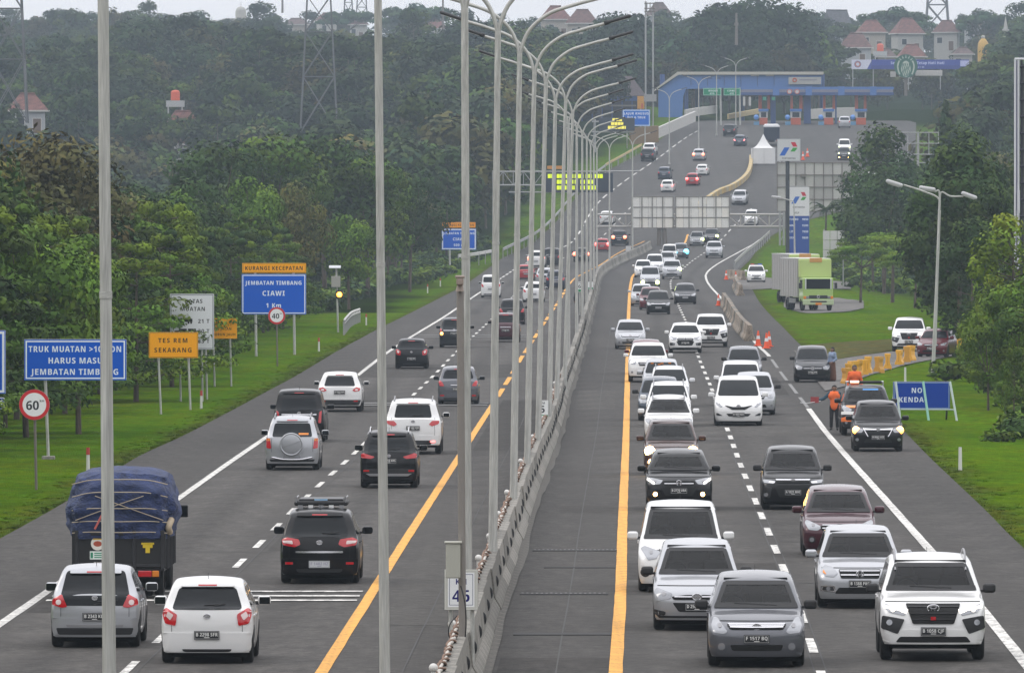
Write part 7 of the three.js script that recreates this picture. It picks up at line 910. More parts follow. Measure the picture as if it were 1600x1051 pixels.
// toll plaza
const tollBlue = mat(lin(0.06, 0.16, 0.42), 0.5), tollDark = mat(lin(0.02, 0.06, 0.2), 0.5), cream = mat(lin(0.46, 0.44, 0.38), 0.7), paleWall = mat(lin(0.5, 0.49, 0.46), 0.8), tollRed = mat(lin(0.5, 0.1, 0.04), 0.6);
{
  const Z = 1585, g = tag(base('toll_canopy', V3(0, 0, 0)), 'big blue angular canopy with cream roof edge over the left toll lanes', 'canopy'), P = (x, y) => { const p = at(x, y, Z); return [p.x, p.y]; };
  const shape = (pts, d, z) => new THREE.ExtrudeGeometry(new THREE.Shape(pts.map(([x, y]) => new THREE.Vector2(...P(x, y)))), { depth: d, bevelEnabled: false }).translate(0, 0, -z - d);
  mesh('blue_front', shape([[1029, 195], [1029, 140], [1060, 117], [1285, 117], [1285, 134], [1072, 139], [1068, 150], [1066, 192]], 1.2, Z), tollBlue, g); mesh('roof', shape([[1024, 141], [1026, 137], [1059, 112], [1287, 112], [1287, 116.4], [1060, 116.6]], 16, Z - 0.6), cream, g);
  for (let i = 0; i < 8; i++) { const a = at(1080 + i * 26, 118, Z - 0.05), b = at(1080 + i * 26, 134, Z - 0.05); mesh('panel_joint', bar(a, b, 0.05, 4), tollDark, g); } for (const x of [1071, 1074]) mesh('column', bar(at(x, 190, Z + 0.8), at(x, 139, Z + 0.8), 0.2, 8), tollDark, g); for (const x of [1035, 1090, 1160, 1285]) mesh('rear_column', bar(at(x, 200, Z + 14), at(x, 116, Z + 14), 0.4, 8), tollDark, g);
  mesh('name_panel', rbox(5.2, 1.15, 0.2, 0.04, at(1258, 126, Z - 0.4).x, at(1258, 126, Z).y, -Z + 0.3), mat(lin(0.4, 0.4, 0.38), 0.6), g); mesh('crest', new THREE.TorusGeometry(0.28, 0.1, 8, 18).translate(at(1242, 125, Z).x, at(1242, 125, Z).y, -Z + 0.44), tollRed, g); mesh('name_line', box(2.8, 0.22, 0.04, at(1263, 124.5, Z).x, at(1263, 124.5, Z).y, -Z + 0.43), mat(lin(0.25, 0.25, 0.28), 0.6), g); for (const [x, w] of [[1105, 1.6], [1122, 0.9], [1180, 1.3], [1203, 1.3]]) mesh('lettering', box(w, 0.2, 0.04, at(x, 120.5, Z).x, at(x, x < 1150 ? 122 : 117.8, Z).y, -Z + 0.03), x < 1150 ? tollDark : paleWall, g);
}
{
  const Z = 1540, g = tag(base('toll_gate', V3(0, 0, 0)), 'long flat blue toll gate roof on orange and blue columns', 'toll gate'), seg = (x0, x1, y0, y1, d, m, name, dz = 0) => { const a = at(x0, y1, Z), b = at(x1, y0, Z); return mesh(name, box(b.x - a.x, b.y - a.y, d, (a.x + b.x) / 2, (a.y + b.y) / 2, -Z - d / 2 + dz), m, g); };
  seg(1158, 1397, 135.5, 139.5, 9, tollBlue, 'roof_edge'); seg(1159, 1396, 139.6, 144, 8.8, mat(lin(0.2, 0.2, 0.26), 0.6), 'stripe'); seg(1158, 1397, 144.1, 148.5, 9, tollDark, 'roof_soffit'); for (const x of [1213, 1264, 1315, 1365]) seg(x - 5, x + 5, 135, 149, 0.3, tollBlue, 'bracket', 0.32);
  for (const [x0, x1, m] of [[1257, 1268, tollDark], [1186, 1191, tollRed], [1200, 1204, tollRed], [1236, 1240, tollRed], [1250, 1255, tollRed], [1287, 1291, tollRed], [1302, 1306, tollRed], [1337, 1342, tollRed], [1351, 1355, tollRed], [1306, 1308.5, tollDark], [1205, 1213, tollDark]]) seg(x0, x1, 148.6, m === tollDark ? 200 : 170, 0.6, m, 'column', -2);
  for (const x of [1234, 1246]) { const p = at(x, 143, Z - 0.4); mesh('round_sign', new THREE.CylinderGeometry(0.36, 0.36, 0.06, 20).rotateX(Math.PI / 2).translate(p.x, p.y, p.z), mat(lin(0.6, 0.55, 0.55), 0.5), g); mesh('sign_ring', new THREE.TorusGeometry(0.34, 0.06, 6, 20).translate(p.x, p.y, p.z + 0.04), tollRed, g); }
  for (const [x, w] of [[1195, 5], [1209, 5]]) { const p = at(x, 154, Z - 0.6); mesh('lane_sign', rbox(0.5, 0.5, 0.08, 0.02, p.x, p.y, p.z), mat(lin(0.05, 0.3, 0.2), 0.5), g); } for (const x of [1163, 1172]) { const p = at(x, 158, Z - 0.8); mesh('height_pole', box(0.35, 1.4, 0.3, p.x, p.y, p.z), paleWall, g); }
  [[1187, 1200], [1236, 1252], [1288, 1303], [1338, 1354]].forEach(([x0, x1], i) => {
    const b = tag(base('toll_booth', V3(0, 0, 0)), 'white and orange toll booth with blue roof, ' + ['leftmost of four', 'second from the left', 'third, beside the grey car', 'rightmost of four'][i], 'toll booth', 'toll booths'), zb = Z - 6, q = (xa, xb, ya, yb, d, m, name, dz = 0) => { const a = at(xa, yb, zb), c = at(xb, ya, zb); return mesh(name, box(c.x - a.x, c.y - a.y, d, (a.x + c.x) / 2, (a.y + c.y) / 2, -zb - d / 2 + dz), m, b); };
    q(x0 - 1, x1 + 1, 170, 174, 2.4, tollBlue, 'roof', 0.2); q(x0, x1, 174.1, 184, 2, paleWall, 'cabin'); q(x0 + 2.5, x1 - 2.5, 175.5, 183, 0.05, glassM, 'window', 0.06); q(x0 + 0.5, x1 - 0.5, 184, 197, 2, tollRed, 'lower_wall', 0.03); q(x0 - 9, x0 - 1, 190, 203, 3, mat(lin(0.1, 0.25, 0.42), 0.6), 'island_nose', 3); q(x0 - 6, x1 + 2, 196, 200, 9, paleWall, 'island', 2); const lp = at(x0 - 5, 183, zb - 1); mesh('blue_lamp', new THREE.SphereGeometry(0.4, 12, 8).translate(lp.x, lp.y, lp.z), mat(lin(0.1, 0.25, 0.6), 0.4), b);
  });
}
for (const [x0, x1, t, w] of [[1099, 1127, '↙ BOGOR', 'left'], [1131, 1157, 'CIAWI ↘', 'right']]) { const Z = 1530, s = sign(w + ' one of two green lane signs hung before the toll canopy'); panel(s, 'board', x0, 137.5, x1, 149, Z, face(2.4, 1, '#14875e', '#b8dccb', [[t, 0.5, 0.36, 0.34, WH], ['GTO', 0.5, 0.74, 0.28, WH]], null, 0.02), whiteRim); post(s, w === 'left' ? 1126 : 1156, 137, w === 'left' ? 1127 : 1157, 206, Z + 0.4, 0.14); }
function parapet(list, h, label, m = paleWall) { const g = tag(base('parapet_wall', V3(0, 0, 0)), label, 'wall'); const pts = list.map(([x, y, Z]) => at(x, y, Z)); for (let i = 0; i < pts.length - 1; i++) { const a = pts[i], b = pts[i + 1], L = Math.hypot(b.x - a.x, b.z - a.z), s = mesh('wall_panel', rbox(0.3, h, L, 0.03), m, g); s.position.copy(a).lerp(b, 0.5); s.position.y += h / 2; s.lookAt(b.clone().setY(b.y + h / 2)); } }
parapet([[1028, 216, 1440], [1050, 206, 1460], [1070, 197, 1485], [1086, 190, 1510]], 1.6, 'curving pale wall along the left lane up to the toll canopy'); parapet([[1071, 184, 1560], [1095, 180, 1575], [1120, 177, 1590]], 1.3, 'pale wall below the blue canopy'); parapet([[1138, 186, 1545], [1160, 182, 1552], [1188, 177, 1560]], 0.8, 'yellowish guard wall left of the toll booths', mat(lin(0.5, 0.4, 0.2), 0.7));
parapet([[1268, 186, 1570], [1300, 184, 1572], [1340, 183, 1575]], 1.6, 'pale wall seen behind the toll booths'); parapet([[985, 226, 1420], [1005, 224, 1425], [1028, 222, 1430]], 2.4, 'rusty brown retaining wall below the blue direction sign', mat(lin(0.2, 0.13, 0.06), 0.9));
function block(name, cat, label, x0, y0, x1, y1, Z, depth, m, roofM, extra) { const a = at(x0, y1, Z), b = at(x1, y0, Z), g = tag(base(name, V3((a.x + b.x) / 2, a.y, -Z)), label, cat), w = b.x - a.x, h = b.y - a.y; mesh('wall', box(w, h, depth, 0, h / 2, -depth / 2), m, g); if (extra) extra(g, w, h, depth); return g; }
block('station_building', 'building', 'dark open hall with broad violet-brown roof left of the toll plaza', 905, 150, 1005, 205, 1560, 14, mat(lin(0.035, 0.03, 0.04), 0.8), null, (g, w, h, d) => { const s = new THREE.Shape([[-w / 2 - 1.5, h], [w / 2 + 0.5, h], [w / 2 - 0.5, h + 1.3], [w * 0.32, h + 3.1], [w * 0.02, h + 3.1], [-w * 0.3, h + 1.5]].map(([x, y]) => new THREE.Vector2(x, y))); mesh('roof', new THREE.ExtrudeGeometry(s, { depth: d + 1, bevelEnabled: false }).translate(0, 0.05, -d - 0.5), mat(lin(0.2, 0.16, 0.17), 0.8), g); mesh('fascia', box(w * 0.5, 0.7, 0.2, w * 0.22, h - 0.4, 0.2), tollDark, g); mesh('sill', box(w * 0.42, 0.25, 0.2, w * 0.18, h - 1.5, 0.2), brownSteel, g); for (let i = 0; i < 6; i++) { const b = mesh('bay_opening', box(w / 7, h * 0.5, 0.06, -w / 2 + (i + 0.8) * w / 6.4, h * 0.36, 0.05), wellM, g); mesh('post', box(0.15, h * 0.9, 0.2, 0, h * 0.08, 0.12).translate(-w / 2 + (i + 0.3) * w / 6.4, h * 0.36, 0), tollDark, b); } });
block('yellow_sign', 'sign', 'yellow upright sign box beside the hall left of the toll plaza', 996, 150, 1007, 170, 1520, 0.6, mat(lin(0.55, 0.26, 0.02), 0.6), null, (g, w, h) => { mesh('post', box(0.2, 5, 0.2, 0, -2.5, -0.3), trussM, g); mesh('red_mark', box(0.3, 0.7, 0.03, 0.2, h * 0.25, 0.02), tollRed, g); });
{ const Z = 1500, g = tag(base('high_mast', V3(0, 0, 0)), 'pair of tall slim masts with a cross frame left of the toll canopy', 'mast'); for (const [x, y0, y1] of [[1009, 2, 225], [1020.5, 14, 225]]) mesh('pole', bar(at(x, y1, Z), at(x, y0, Z), 0.13, 8), trussM, g); for (const y of [5, 13, 18]) mesh('cross_arm', bar(at(1007, y, Z - 0.1), at(1024, y, Z - 0.1), 0.09, 6), brownSteel, g); for (const x of [1011, 1016, 1021]) mesh('insulator', bar(at(x, 4, Z - 0.2), at(x, 18, Z - 0.2), 0.07, 6), brownSteel, g); mesh('cabinet', box(1.9, 1.1, 0.8, at(1016, 153, Z).x, at(1016, 153, Z).y, -Z + 0.5), mat(lin(0.3, 0.29, 0.29), 0.7), g); }
// banner and round green sign above the plaza
{
  const Z = 1640, g = tag(base('banner', V3(0, 0, 0)), 'long blue banner with a white end panel on posts above the toll plaza', 'banner'); const seg = (x0, x1, m, n) => { const a = at(x0, 108, Z), b = at(x1, 93, Z), q = new THREE.BoxGeometry(b.x - a.x, b.y - a.y, 0.06, 20, 3, 1), p = q.attributes.position; for (let i = 0; i < p.count; i++) p.setZ(i, p.getZ(i) + 0.08 * Math.sin(p.getX(i) * 2.1)); q.computeVertexNormals(); mesh(n, q.translate((a.x + b.x) / 2, (a.y + b.y) / 2, -Z), m, g); };
  seg(1331, 1362, new THREE.MeshStandardMaterial({ roughness: 0.7, map: canvas(256, 128, (c) => { c.fillStyle = '#cfd0e0'; c.fillRect(0, 0, 256, 128); c.strokeStyle = '#a85a4a'; c.lineWidth = 14; c.beginPath(); c.arc(80, 62, 30, 0, 7); c.stroke(); c.strokeStyle = '#40508a'; c.lineWidth = 6; c.beginPath(); c.arc(80, 62, 42, 0, 7); c.stroke(); c.fillStyle = '#3a4aa0'; c.beginPath(); c.moveTo(256, 20); c.lineTo(200, 128); c.lineTo(256, 128); c.fill(); }) }), 'white_end');
  seg(1362.3, 1515, new THREE.MeshStandardMaterial({ roughness: 0.7, map: canvas(1024, 100, (c) => { c.fillStyle = '#34459a'; c.fillRect(0, 0, 1024, 100); c.fillStyle = '#2a3a88'; c.fillRect(0, 60, 1024, 40); c.fillStyle = '#c8d0ea'; c.font = 'bold 40px sans-serif'; c.fillText('Selamat Jalan Tetap Hati Hati', 200, 48); c.font = 'bold 22px sans-serif'; c.fillText('1 4 4 1  00', 450, 86); c.fillStyle = '#b8bce0'; c.fillRect(930, 10, 94, 60); }) }), 'print'); for (const x of [1333, 1365, 1420, 1470, 1512]) mesh('post', bar(at(x, 140, Z + 0.3), at(x, 92, Z + 0.3), 0.1, 6), trussM, g);
  const s = tag(base('round_sign', V3(0, 0, 0)), 'round dark green sign with pale swirling pattern above the plaza trees', 'shop sign'), c0 = at(1416, 103, Z - 25), R = 18.5 / F * (Z - 25); mesh('disc', new THREE.CylinderGeometry(R, R, 0.4, 40).rotateX(Math.PI / 2).translate(c0.x, c0.y, c0.z - 0.21), mat(lin(0.02, 0.08, 0.05), 0.5), s);
  mesh('print', new THREE.CircleGeometry(R - 0.03, 40).translate(c0.x, c0.y, c0.z + 0.004), new THREE.MeshStandardMaterial({ roughness: 0.5, map: canvas(256, 256, (c) => { c.fillStyle = '#205c4a'; c.fillRect(0, 0, 256, 256); c.fillStyle = '#b4beb0'; for (let k = 0; k < 5; k++) { const a = -Math.PI / 2 + (k - 2) * 0.42; c.beginPath(); c.moveTo(128 + 70 * Math.cos(a - 0.1), 110 + 70 * Math.sin(a - 0.1)); c.lineTo(128 + 112 * Math.cos(a), 110 + 112 * Math.sin(a)); c.lineTo(128 + 70 * Math.cos(a + 0.1), 110 + 70 * Math.sin(a + 0.1)); c.fill(); } c.beginPath(); c.ellipse(128, 160, 52, 90, 0, 0, 7); c.fill(); c.lineWidth = 9; c.strokeStyle = '#205c4a'; for (let k = 0; k < 5; k++) { c.beginPath(); for (let y = 100; y < 250; y += 6) c.lineTo(92 + k * 18 + 5 * Math.sin(y / 12 + k), y); c.stroke(); } c.strokeStyle = '#b4beb0'; c.lineWidth = 16; for (const q of [-1, 1]) { c.beginPath(); c.moveTo(128 + q * 70, 70); c.quadraticCurveTo(128 + q * 110, 130, 128 + q * 66, 220); c.stroke(); } }) }), s); mesh('post', bar(at(1416, 150, Z - 24), at(1416, 110, Z - 24), 0.25, 8), brownSteel, s); const wl = at(1452, 114, Z - 22); mesh('letter_strip', rbox(4.4, 0.9, 0.2, 0.05, wl.x, wl.y, wl.z), mat(lin(0.5, 0.48, 0.46), 0.6), s); const wr = at(1396, 116, Z - 22); mesh('letter_strip', rbox(0.9, 0.9, 0.2, 0.05, wr.x, wr.y, wr.z), mat(lin(0.5, 0.48, 0.46), 0.6), s);
}
// lattice pylons
function pylon(px, baseY, topY, Z, wpx, label, n = 9, r = 0.11, taper = 0.3) {
  const b = at(px, baseY, Z), t = at(px, topY, Z), h = t.y - b.y, w = wpx / F * Z / 2, g = tag(base('transmission_tower', b), label, 'pylon'), W = (y) => lerp(w, w * taper, y), P = (sx, sz, t2) => V3(sx * W(t2), t2 * h, sz * W(t2));
  const pm = mat(lin(0.12, 0.125, 0.13), 0.6, 0.3); for (const sx of [1, -1]) for (const sz of [1, -1]) mesh('leg', bar(P(sx, sz, 0), P(sx, sz, 1), r, 6, r * 0.7), pm, g); const ts = []; let q = 0; for (let i = 0; i <= n; i++) { ts.push(q); q += (1 - q) * 0.2 + 0.02; } ts[n] = 1;
  for (let i = 0; i < n; i++) for (const [a, c] of [[[1, 1], [-1, 1]], [[1, -1], [-1, -1]], [[1, 1], [1, -1]], [[-1, 1], [-1, -1]]]) { mesh('brace', bar(P(...a, ts[i]), P(...c, ts[i + 1]), r * 0.5, 5), pm, g); mesh('brace', bar(P(...c, ts[i]), P(...a, ts[i + 1]), r * 0.5, 5), pm, g); mesh('ring', bar(P(...a, ts[i + 1]), P(...c, ts[i + 1]), r * 0.5, 5), pm, g); }
  for (const k of [0.8, 0.9, 0.98]) for (const s of [1, -1]) { mesh('cross_arm', merge([bar(P(s, 1, k), V3(s * (W(k) + w * 1.3), k * h + 0.2, 0), r * 0.6, 5), bar(P(s, -1, k), V3(s * (W(k) + w * 1.3), k * h + 0.2, 0), r * 0.6, 5)]), pm, g); }
  return g;
}
pylon(498, 207, -190, 1330, 58, 'lattice pylon in the middle of the hazy left woods'); pylon(12, 192, -260, 1200, 60, 'lattice pylon cut by the left edge of the view'); pylon(1465, 46, -130, 2300, 36, 'lattice pylon on the hill at the upper right', 9, 0.24); pylon(544, 30, -90, 2450, 14, 'small distant pylon on the ridge, left one', 7, 0.16); pylon(565, 34, -70, 2500, 18, 'small distant pylon on the ridge, right one', 7, 0.16);
for (const [x, b, t, Z, w] of [[692, 110, -30, 2050, 'thin dark mast on the ridge above the lamp arms'], [441, 20, -25, 2400, 'thin mast on the left ridge'], [1151, 70, 20, 1690, 'thin pale mast in the trees behind the toll canopy']]) { const g = tag(base('mast', at(x, b, Z)), w, 'mast'); const h = (b - t) / F * Z; mesh('pole', cyl(0.28, 0.16, h, 0, 0, 0, 8), brownSteel, g); mesh('collar', cyl(0.34, 0.34, 0.5, 0, h * 0.6, 0, 8), brownSteel, g); }
// houses on the far slopes, roofs of clay tile
const tileTex = (r, g2, b) => grain(128, (u, v) => { const k = 1 + 0.3 * tn(u, v, 5) + 0.35 * tn(u, v, 30, 3) - (((v * 16) % 1) < 0.2 ? 0.25 : 0); return [r * k, g2 * k, b * k]; }), roofMs = [[112, 74, 66], [100, 72, 66], [98, 82, 78], [88, 88, 92]].map((c) => { const t = tileTex(...c); return new THREE.MeshStandardMaterial({ map: t, roughness: 0.85, side: THREE.DoubleSide }); }), wallMs = [lin(0.38, 0.37, 0.34), lin(0.36, 0.32, 0.27), lin(0.36, 0.37, 0.38), lin(0.5, 0.36, 0.28)].map((c) => mat(c, 0.85)), winM = mat(lin(0.02, 0.025, 0.03), 0.2), frameM = mat(lin(0.5, 0.48, 0.45), 0.7);
function house(px, eaveY, wpx, Z, wallH, roofH, rm, wm, label, turn = 0.2, hip = true) {
  const e = at(px, eaveY, Z), w = wpx / F * Z, d = w * 0.75, g = tag(base('house', V3(e.x, e.y - wallH, -Z), turn), label, 'house');
  mesh('wall', box(w, wallH + 3, d, 0, wallH / 2 - 1.5, 0), wm, g); const o = 0.5, a = w / 2 + o, c = d / 2 + o, r = hip ? w * 0.22 : w / 2 + o, q = [[-a, 0, c], [a, 0, c], [a, 0, -c], [-a, 0, -c], [-r, roofH, 0], [r, roofH, 0]].map(([x, y, z]) => V3(x, y + wallH - 0.1, z)), pos = [], uv = [], f = (l) => { for (const k of l) { pos.push(q[k].x, q[k].y, q[k].z); uv.push((q[k].x + q[k].z) / 4, q[k].y / 2); } }; f([0, 1, 5, 0, 5, 4]); f([2, 3, 4, 2, 4, 5]); f([1, 2, 5]); f([3, 0, 4]);
  const rg = new THREE.BufferGeometry(); rg.setAttribute('position', new THREE.Float32BufferAttribute(pos, 3)); rg.setAttribute('uv', new THREE.Float32BufferAttribute(uv, 2)); rg.computeVertexNormals(); const roof = mesh('roof', rg, rm, g); mesh('ridge', bar(q[4].clone(), q[5].clone(), 0.16, 6), rm, roof); mesh('eaves', merge([box(w + 1, 0.22, 0.12, 0, wallH - 0.12, c), box(0.12, 0.22, d + 1, a, wallH - 0.12, 0), box(0.12, 0.22, d + 1, -a, wallH - 0.12, 0)]), frameM, roof);
  const n = Math.max(2, Math.round(w / 3)); for (let i = 0; i < n; i++) { const x = -w / 2 + (i + 0.5) * w / n, wn = mesh(i === 1 ? 'door' : 'window', box(1.1, i === 1 ? 2 : 1.2, 0.08, x, i === 1 ? 1 : wallH * 0.55, d / 2 + 0.05), i === 1 ? mat(lin(0.12, 0.07, 0.04), 0.7) : winM, g); mesh('frame', merge([box(1.3, 0.1, 0.12, x, (i === 1 ? 2.05 : wallH * 0.55 + 0.65), d / 2 + 0.06), box(0.1, i === 1 ? 2 : 1.2, 0.12, x - 0.6, i === 1 ? 1 : wallH * 0.55, d / 2 + 0.06), box(0.1, i === 1 ? 2 : 1.2, 0.12, x + 0.6, i === 1 ? 1 : wallH * 0.55, d / 2 + 0.06)]), frameM, wn); }
  return g;
}
[[1308, 38, 42, 2150, 4.5, 3.2, 3, 2, 'grey gabled house standing highest on the left of the hillside village', 0.5, false], [1362, 50, 56, 2120, 4, 2.6, 0, 1, 'wide house with reddish roof left of the layered tree', 0.1, true], [1338, 74, 62, 2020, 3.4, 3, 1, 2, 'low house with grey-brown roof and white walls, lower left of the village', -0.1, true], [1418, 52, 58, 2180, 4.2, 3.4, 0, 0, 'house with steep red roof in front of the layered tree', 0.3, true], [1480, 50, 50, 2150, 4, 2.6, 1, 0, 'white house below the hilltop pylon', -0.2, true], [1425, 88, 52, 1960, 3.6, 2.4, 0, 0, 'house with flat-pitched red roof just above the banner', 0.1, true], [1385, 88, 36, 1950, 3.6, 1.6, 2, 1, 'pale house with an orange tank beside it, above the banner', 0.0, true], [1520, 40, 30, 2200, 4, 1.8, 1, 2, 'small house among the trees at the upper right', 0.2, true], [1505, 84, 40, 1980, 3.5, 1.4, 2, 0, 'long pale-roofed house right of the village', 0.0, true],
  [285, 205, 62, 1420, 3.2, 3.0, 0, 0, 'house with big brown tiled roof in the left woods', 0.25, true], [240, 185, 40, 1460, 3.2, 2.2, 1, 1, 'smaller brown-roofed house left of the big roofed one', 0.1, true], [42, 172, 58, 1380, 3.2, 2.4, 0, 2, 'brown-roofed house behind the pylon at the left edge', 0.15, true], [298, 224, 40, 1380, 3.0, 1.8, 1, 0, 'low white house below the big brown roof', -0.2, true],
  [462, 38, 42, 2480, 4, 1.6, 2, 1, 'long cream house on the ridge, leftmost', 0.05, true], [510, 32, 30, 2500, 4.2, 2, 1, 0, 'house with dark roof on the ridge behind the pylon', 0.3, true], [560, 38, 26, 2500, 4, 2.2, 1, 0, 'house on the ridge left of the second lamp pole', -0.2, true], [680, 44, 32, 2420, 3.6, 2.4, 0, 0, 'reddish-roofed house on the ridge right of the second lamp pole', 0.2, true], [868, 30, 44, 2150, 4, 3, 0, 1, 'broad reddish roof beyond the lamp arms', 0.2, true], [910, 36, 48, 2120, 4, 3, 1, 1, 'pale brown roof right of the broad reddish roof', -0.1, true], [1030, 24, 36, 2250, 4, 3, 2, 2, 'dim grey roof in the haze above the twin masts', 0.3, true]].forEach((a) => house(a[0], a[1], a[2] * (a[0] > 1290 ? 0.72 : 0.9), a[3], a[4], a[5], roofMs[a[6]], wallMs[a[7]], a[8], a[9], a[10]));
function tank(px, py, Z, label) { const p = at(px, py, Z), g = tag(base('water_tank', p), label, 'water tank'); mesh('drum', new THREE.LatheGeometry([[0, 0], [0.62, 0], [0.65, 0.1], [0.65, 1.2], [0.5, 1.42], [0.2, 1.5], [0, 1.52]].map(([x, y]) => new THREE.Vector2(x, y)), 18), mat(lin(0.6, 0.1, 0.04), 0.5), g); mesh('stand', box(2.6, 0.9, 2, 0, -0.46, 0), mat(lin(0.42, 0.43, 0.43), 0.8), g); mesh('stand_leg', merge([box(0.2, 3, 0.2, -1, -2.3, 0.8), box(0.2, 3, 0.2, 1, -2.3, 0.8)]), mat(lin(0.4, 0.4, 0.4), 0.8), g); }
tank(273.5, 157, 1424, 'orange water tank on a pale platform above the brown roof on the left'); tank(1376, 80, 1940, 'orange water tank above the banner on the right');
{ const p = at(376, 24, 2450), g = tag(base('mosque_dome', p), 'small white dome of a building on the hazy left ridge', 'dome building'); mesh('drum', cyl(1.35, 1.35, 1.9, 0, -1, 0, 16), wallMs[0], g); mesh('dome', new THREE.SphereGeometry(1.3, 18, 10, 0, 6.2832, 0, 1.6).translate(0, 0.9, 0), wallMs[0], g); mesh('finial', cyl(0.1, 0.03, 1.2, 0, 2.1, 0, 6), wallMs[1], g); mesh('hall', box(9, 3.5, 6, 0, -2.6, 0), wallMs[0], g); }
{ const p = at(1537, 76, 2000), g = tag(base('golden_monument', p), 'ochre domed monument with white top among trees at the upper right', 'monument'); mesh('body', new THREE.LatheGeometry([[1.1, -4], [1.15, 0], [1.0, 1.2], [0.6, 1.8], [0.3, 2.1]].map(([x, y]) => new THREE.Vector2(x, y)), 16), mat(lin(0.5, 0.3, 0.04), 0.5), g); mesh('cap', new THREE.SphereGeometry(0.42, 12, 8).translate(0, 2.3, 0), wallMs[0], g); mesh('wing', box(0.5, 1.6, 0.5, 1.5, 0.2, 0).rotateZ(-0.4), mat(lin(0.45, 0.32, 0.1), 0.5), g); const q = at(1572, 66, 2050), m = tag(base('minaret', q), 'thin white minaret at the upper right', 'minaret'); mesh('shaft', cyl(0.7, 0.5, 3.6, 0, -1, 0, 10), mat(lin(0.3, 0.34, 0.2), 0.7), m); mesh('gallery', cyl(0.8, 0.8, 0.3, 0, 2.4, 0, 10), wallMs[0], m); mesh('spire', cyl(0.5, 0.04, 2.6, 0, 2.7, 0, 10), wallMs[0], m); }

// ---------------------------------------------------------------- trees: trunk with limbs, crown of many leaf-sized faces in clumps
const leafM = new THREE.MeshPhysicalMaterial({ vertexColors: true, roughness: 0.72, side: THREE.DoubleSide, transmission: 0, specularIntensity: 0.2 }), barkM = new THREE.MeshStandardMaterial({ map: grain(64, (u, v) => { const k = 1 + 0.5 * tn(u, v, 6) + 0.4 * tn(u * 1, v, 20, 3); return [84 * k, 74 * k, 62 * k]; }), roughness: 0.95 });
const GREENS = { fresh: [0.1, 0.17, 0.016], mid: [0.066, 0.115, 0.014], dark: [0.036, 0.066, 0.015], olive: [0.085, 0.088, 0.022], brown: [0.08, 0.075, 0.028], blue: [0.036, 0.07, 0.028], deep: [0.018, 0.034, 0.012], lime: [0.13, 0.19, 0.018] };
function leafCloud() { const pos = [], nor = [], c = []; return {
  pos, leaf(p, out, s, tint) {                                                // one kite-shaped leaf spray facing roughly outwards
    const n = V3(out.x + rr(-0.75, 0.75), out.y + 0.35 + rr(-0.6, 0.6), out.z + rr(-0.75, 0.75)).normalize(), t = V3(rr(-1, 1), rr(-1, 0.4), rr(-1, 1)).cross(n).normalize(), b = n.clone().cross(t), sn = n.clone().multiplyScalar(0.45).add(out.clone().multiplyScalar(0.7)).normalize();
    const A = p.clone().addScaledVector(b, -s), B = p.clone().addScaledVector(t, s * 0.5).addScaledVector(n, s * 0.12), C = p.clone().addScaledVector(b, s), D = p.clone().addScaledVector(t, -s * 0.5).addScaledVector(n, s * 0.12);
    for (const q of [A, B, C, A, C, D]) { pos.push(q.x, q.y, q.z); nor.push(sn.x, sn.y, sn.z); c.push(...tint); }
  },
  geo() { const g = new THREE.BufferGeometry(); g.setAttribute('position', new THREE.Float32BufferAttribute(pos, 3)); g.setAttribute('normal', new THREE.Float32BufferAttribute(nor, 3)); g.setAttribute('color', new THREE.Float32BufferAttribute(c, 3)); return g; },
}; }
function blob(cl, c, rx, ry, rz, n, s, green, k = 1) {                         // leaves spread over and just inside an uneven ellipsoid
  const t0 = rr(0.62, 1.42) * k, hue = rr(-0.16, 0.2); for (let i = 0; i < n; i++) {
    const u = rr(-1, 1), a = rr(0, 6.2832), q = Math.sqrt(1 - u * u), d = V3(q * Math.cos(a), u, q * Math.sin(a)), r = (0.72 + 0.34 * Math.sqrt(rnd())) * (1 + 0.22 * N(d.x * 2 + c.x, d.y * 2 + c.y, d.z * 2 + c.z)); if (u < -0.55 && rnd() < 0.6) continue;
    const t = t0 * rr(0.75, 1.3); cl.leaf(V3(c.x + d.x * rx * r, c.y + d.y * ry * r, c.z + d.z * rz * r), d, s * rr(0.7, 1.3), [green[0] * t * (1 + hue), green[1] * t, green[2] * t * (1 - hue)]);
  }
}
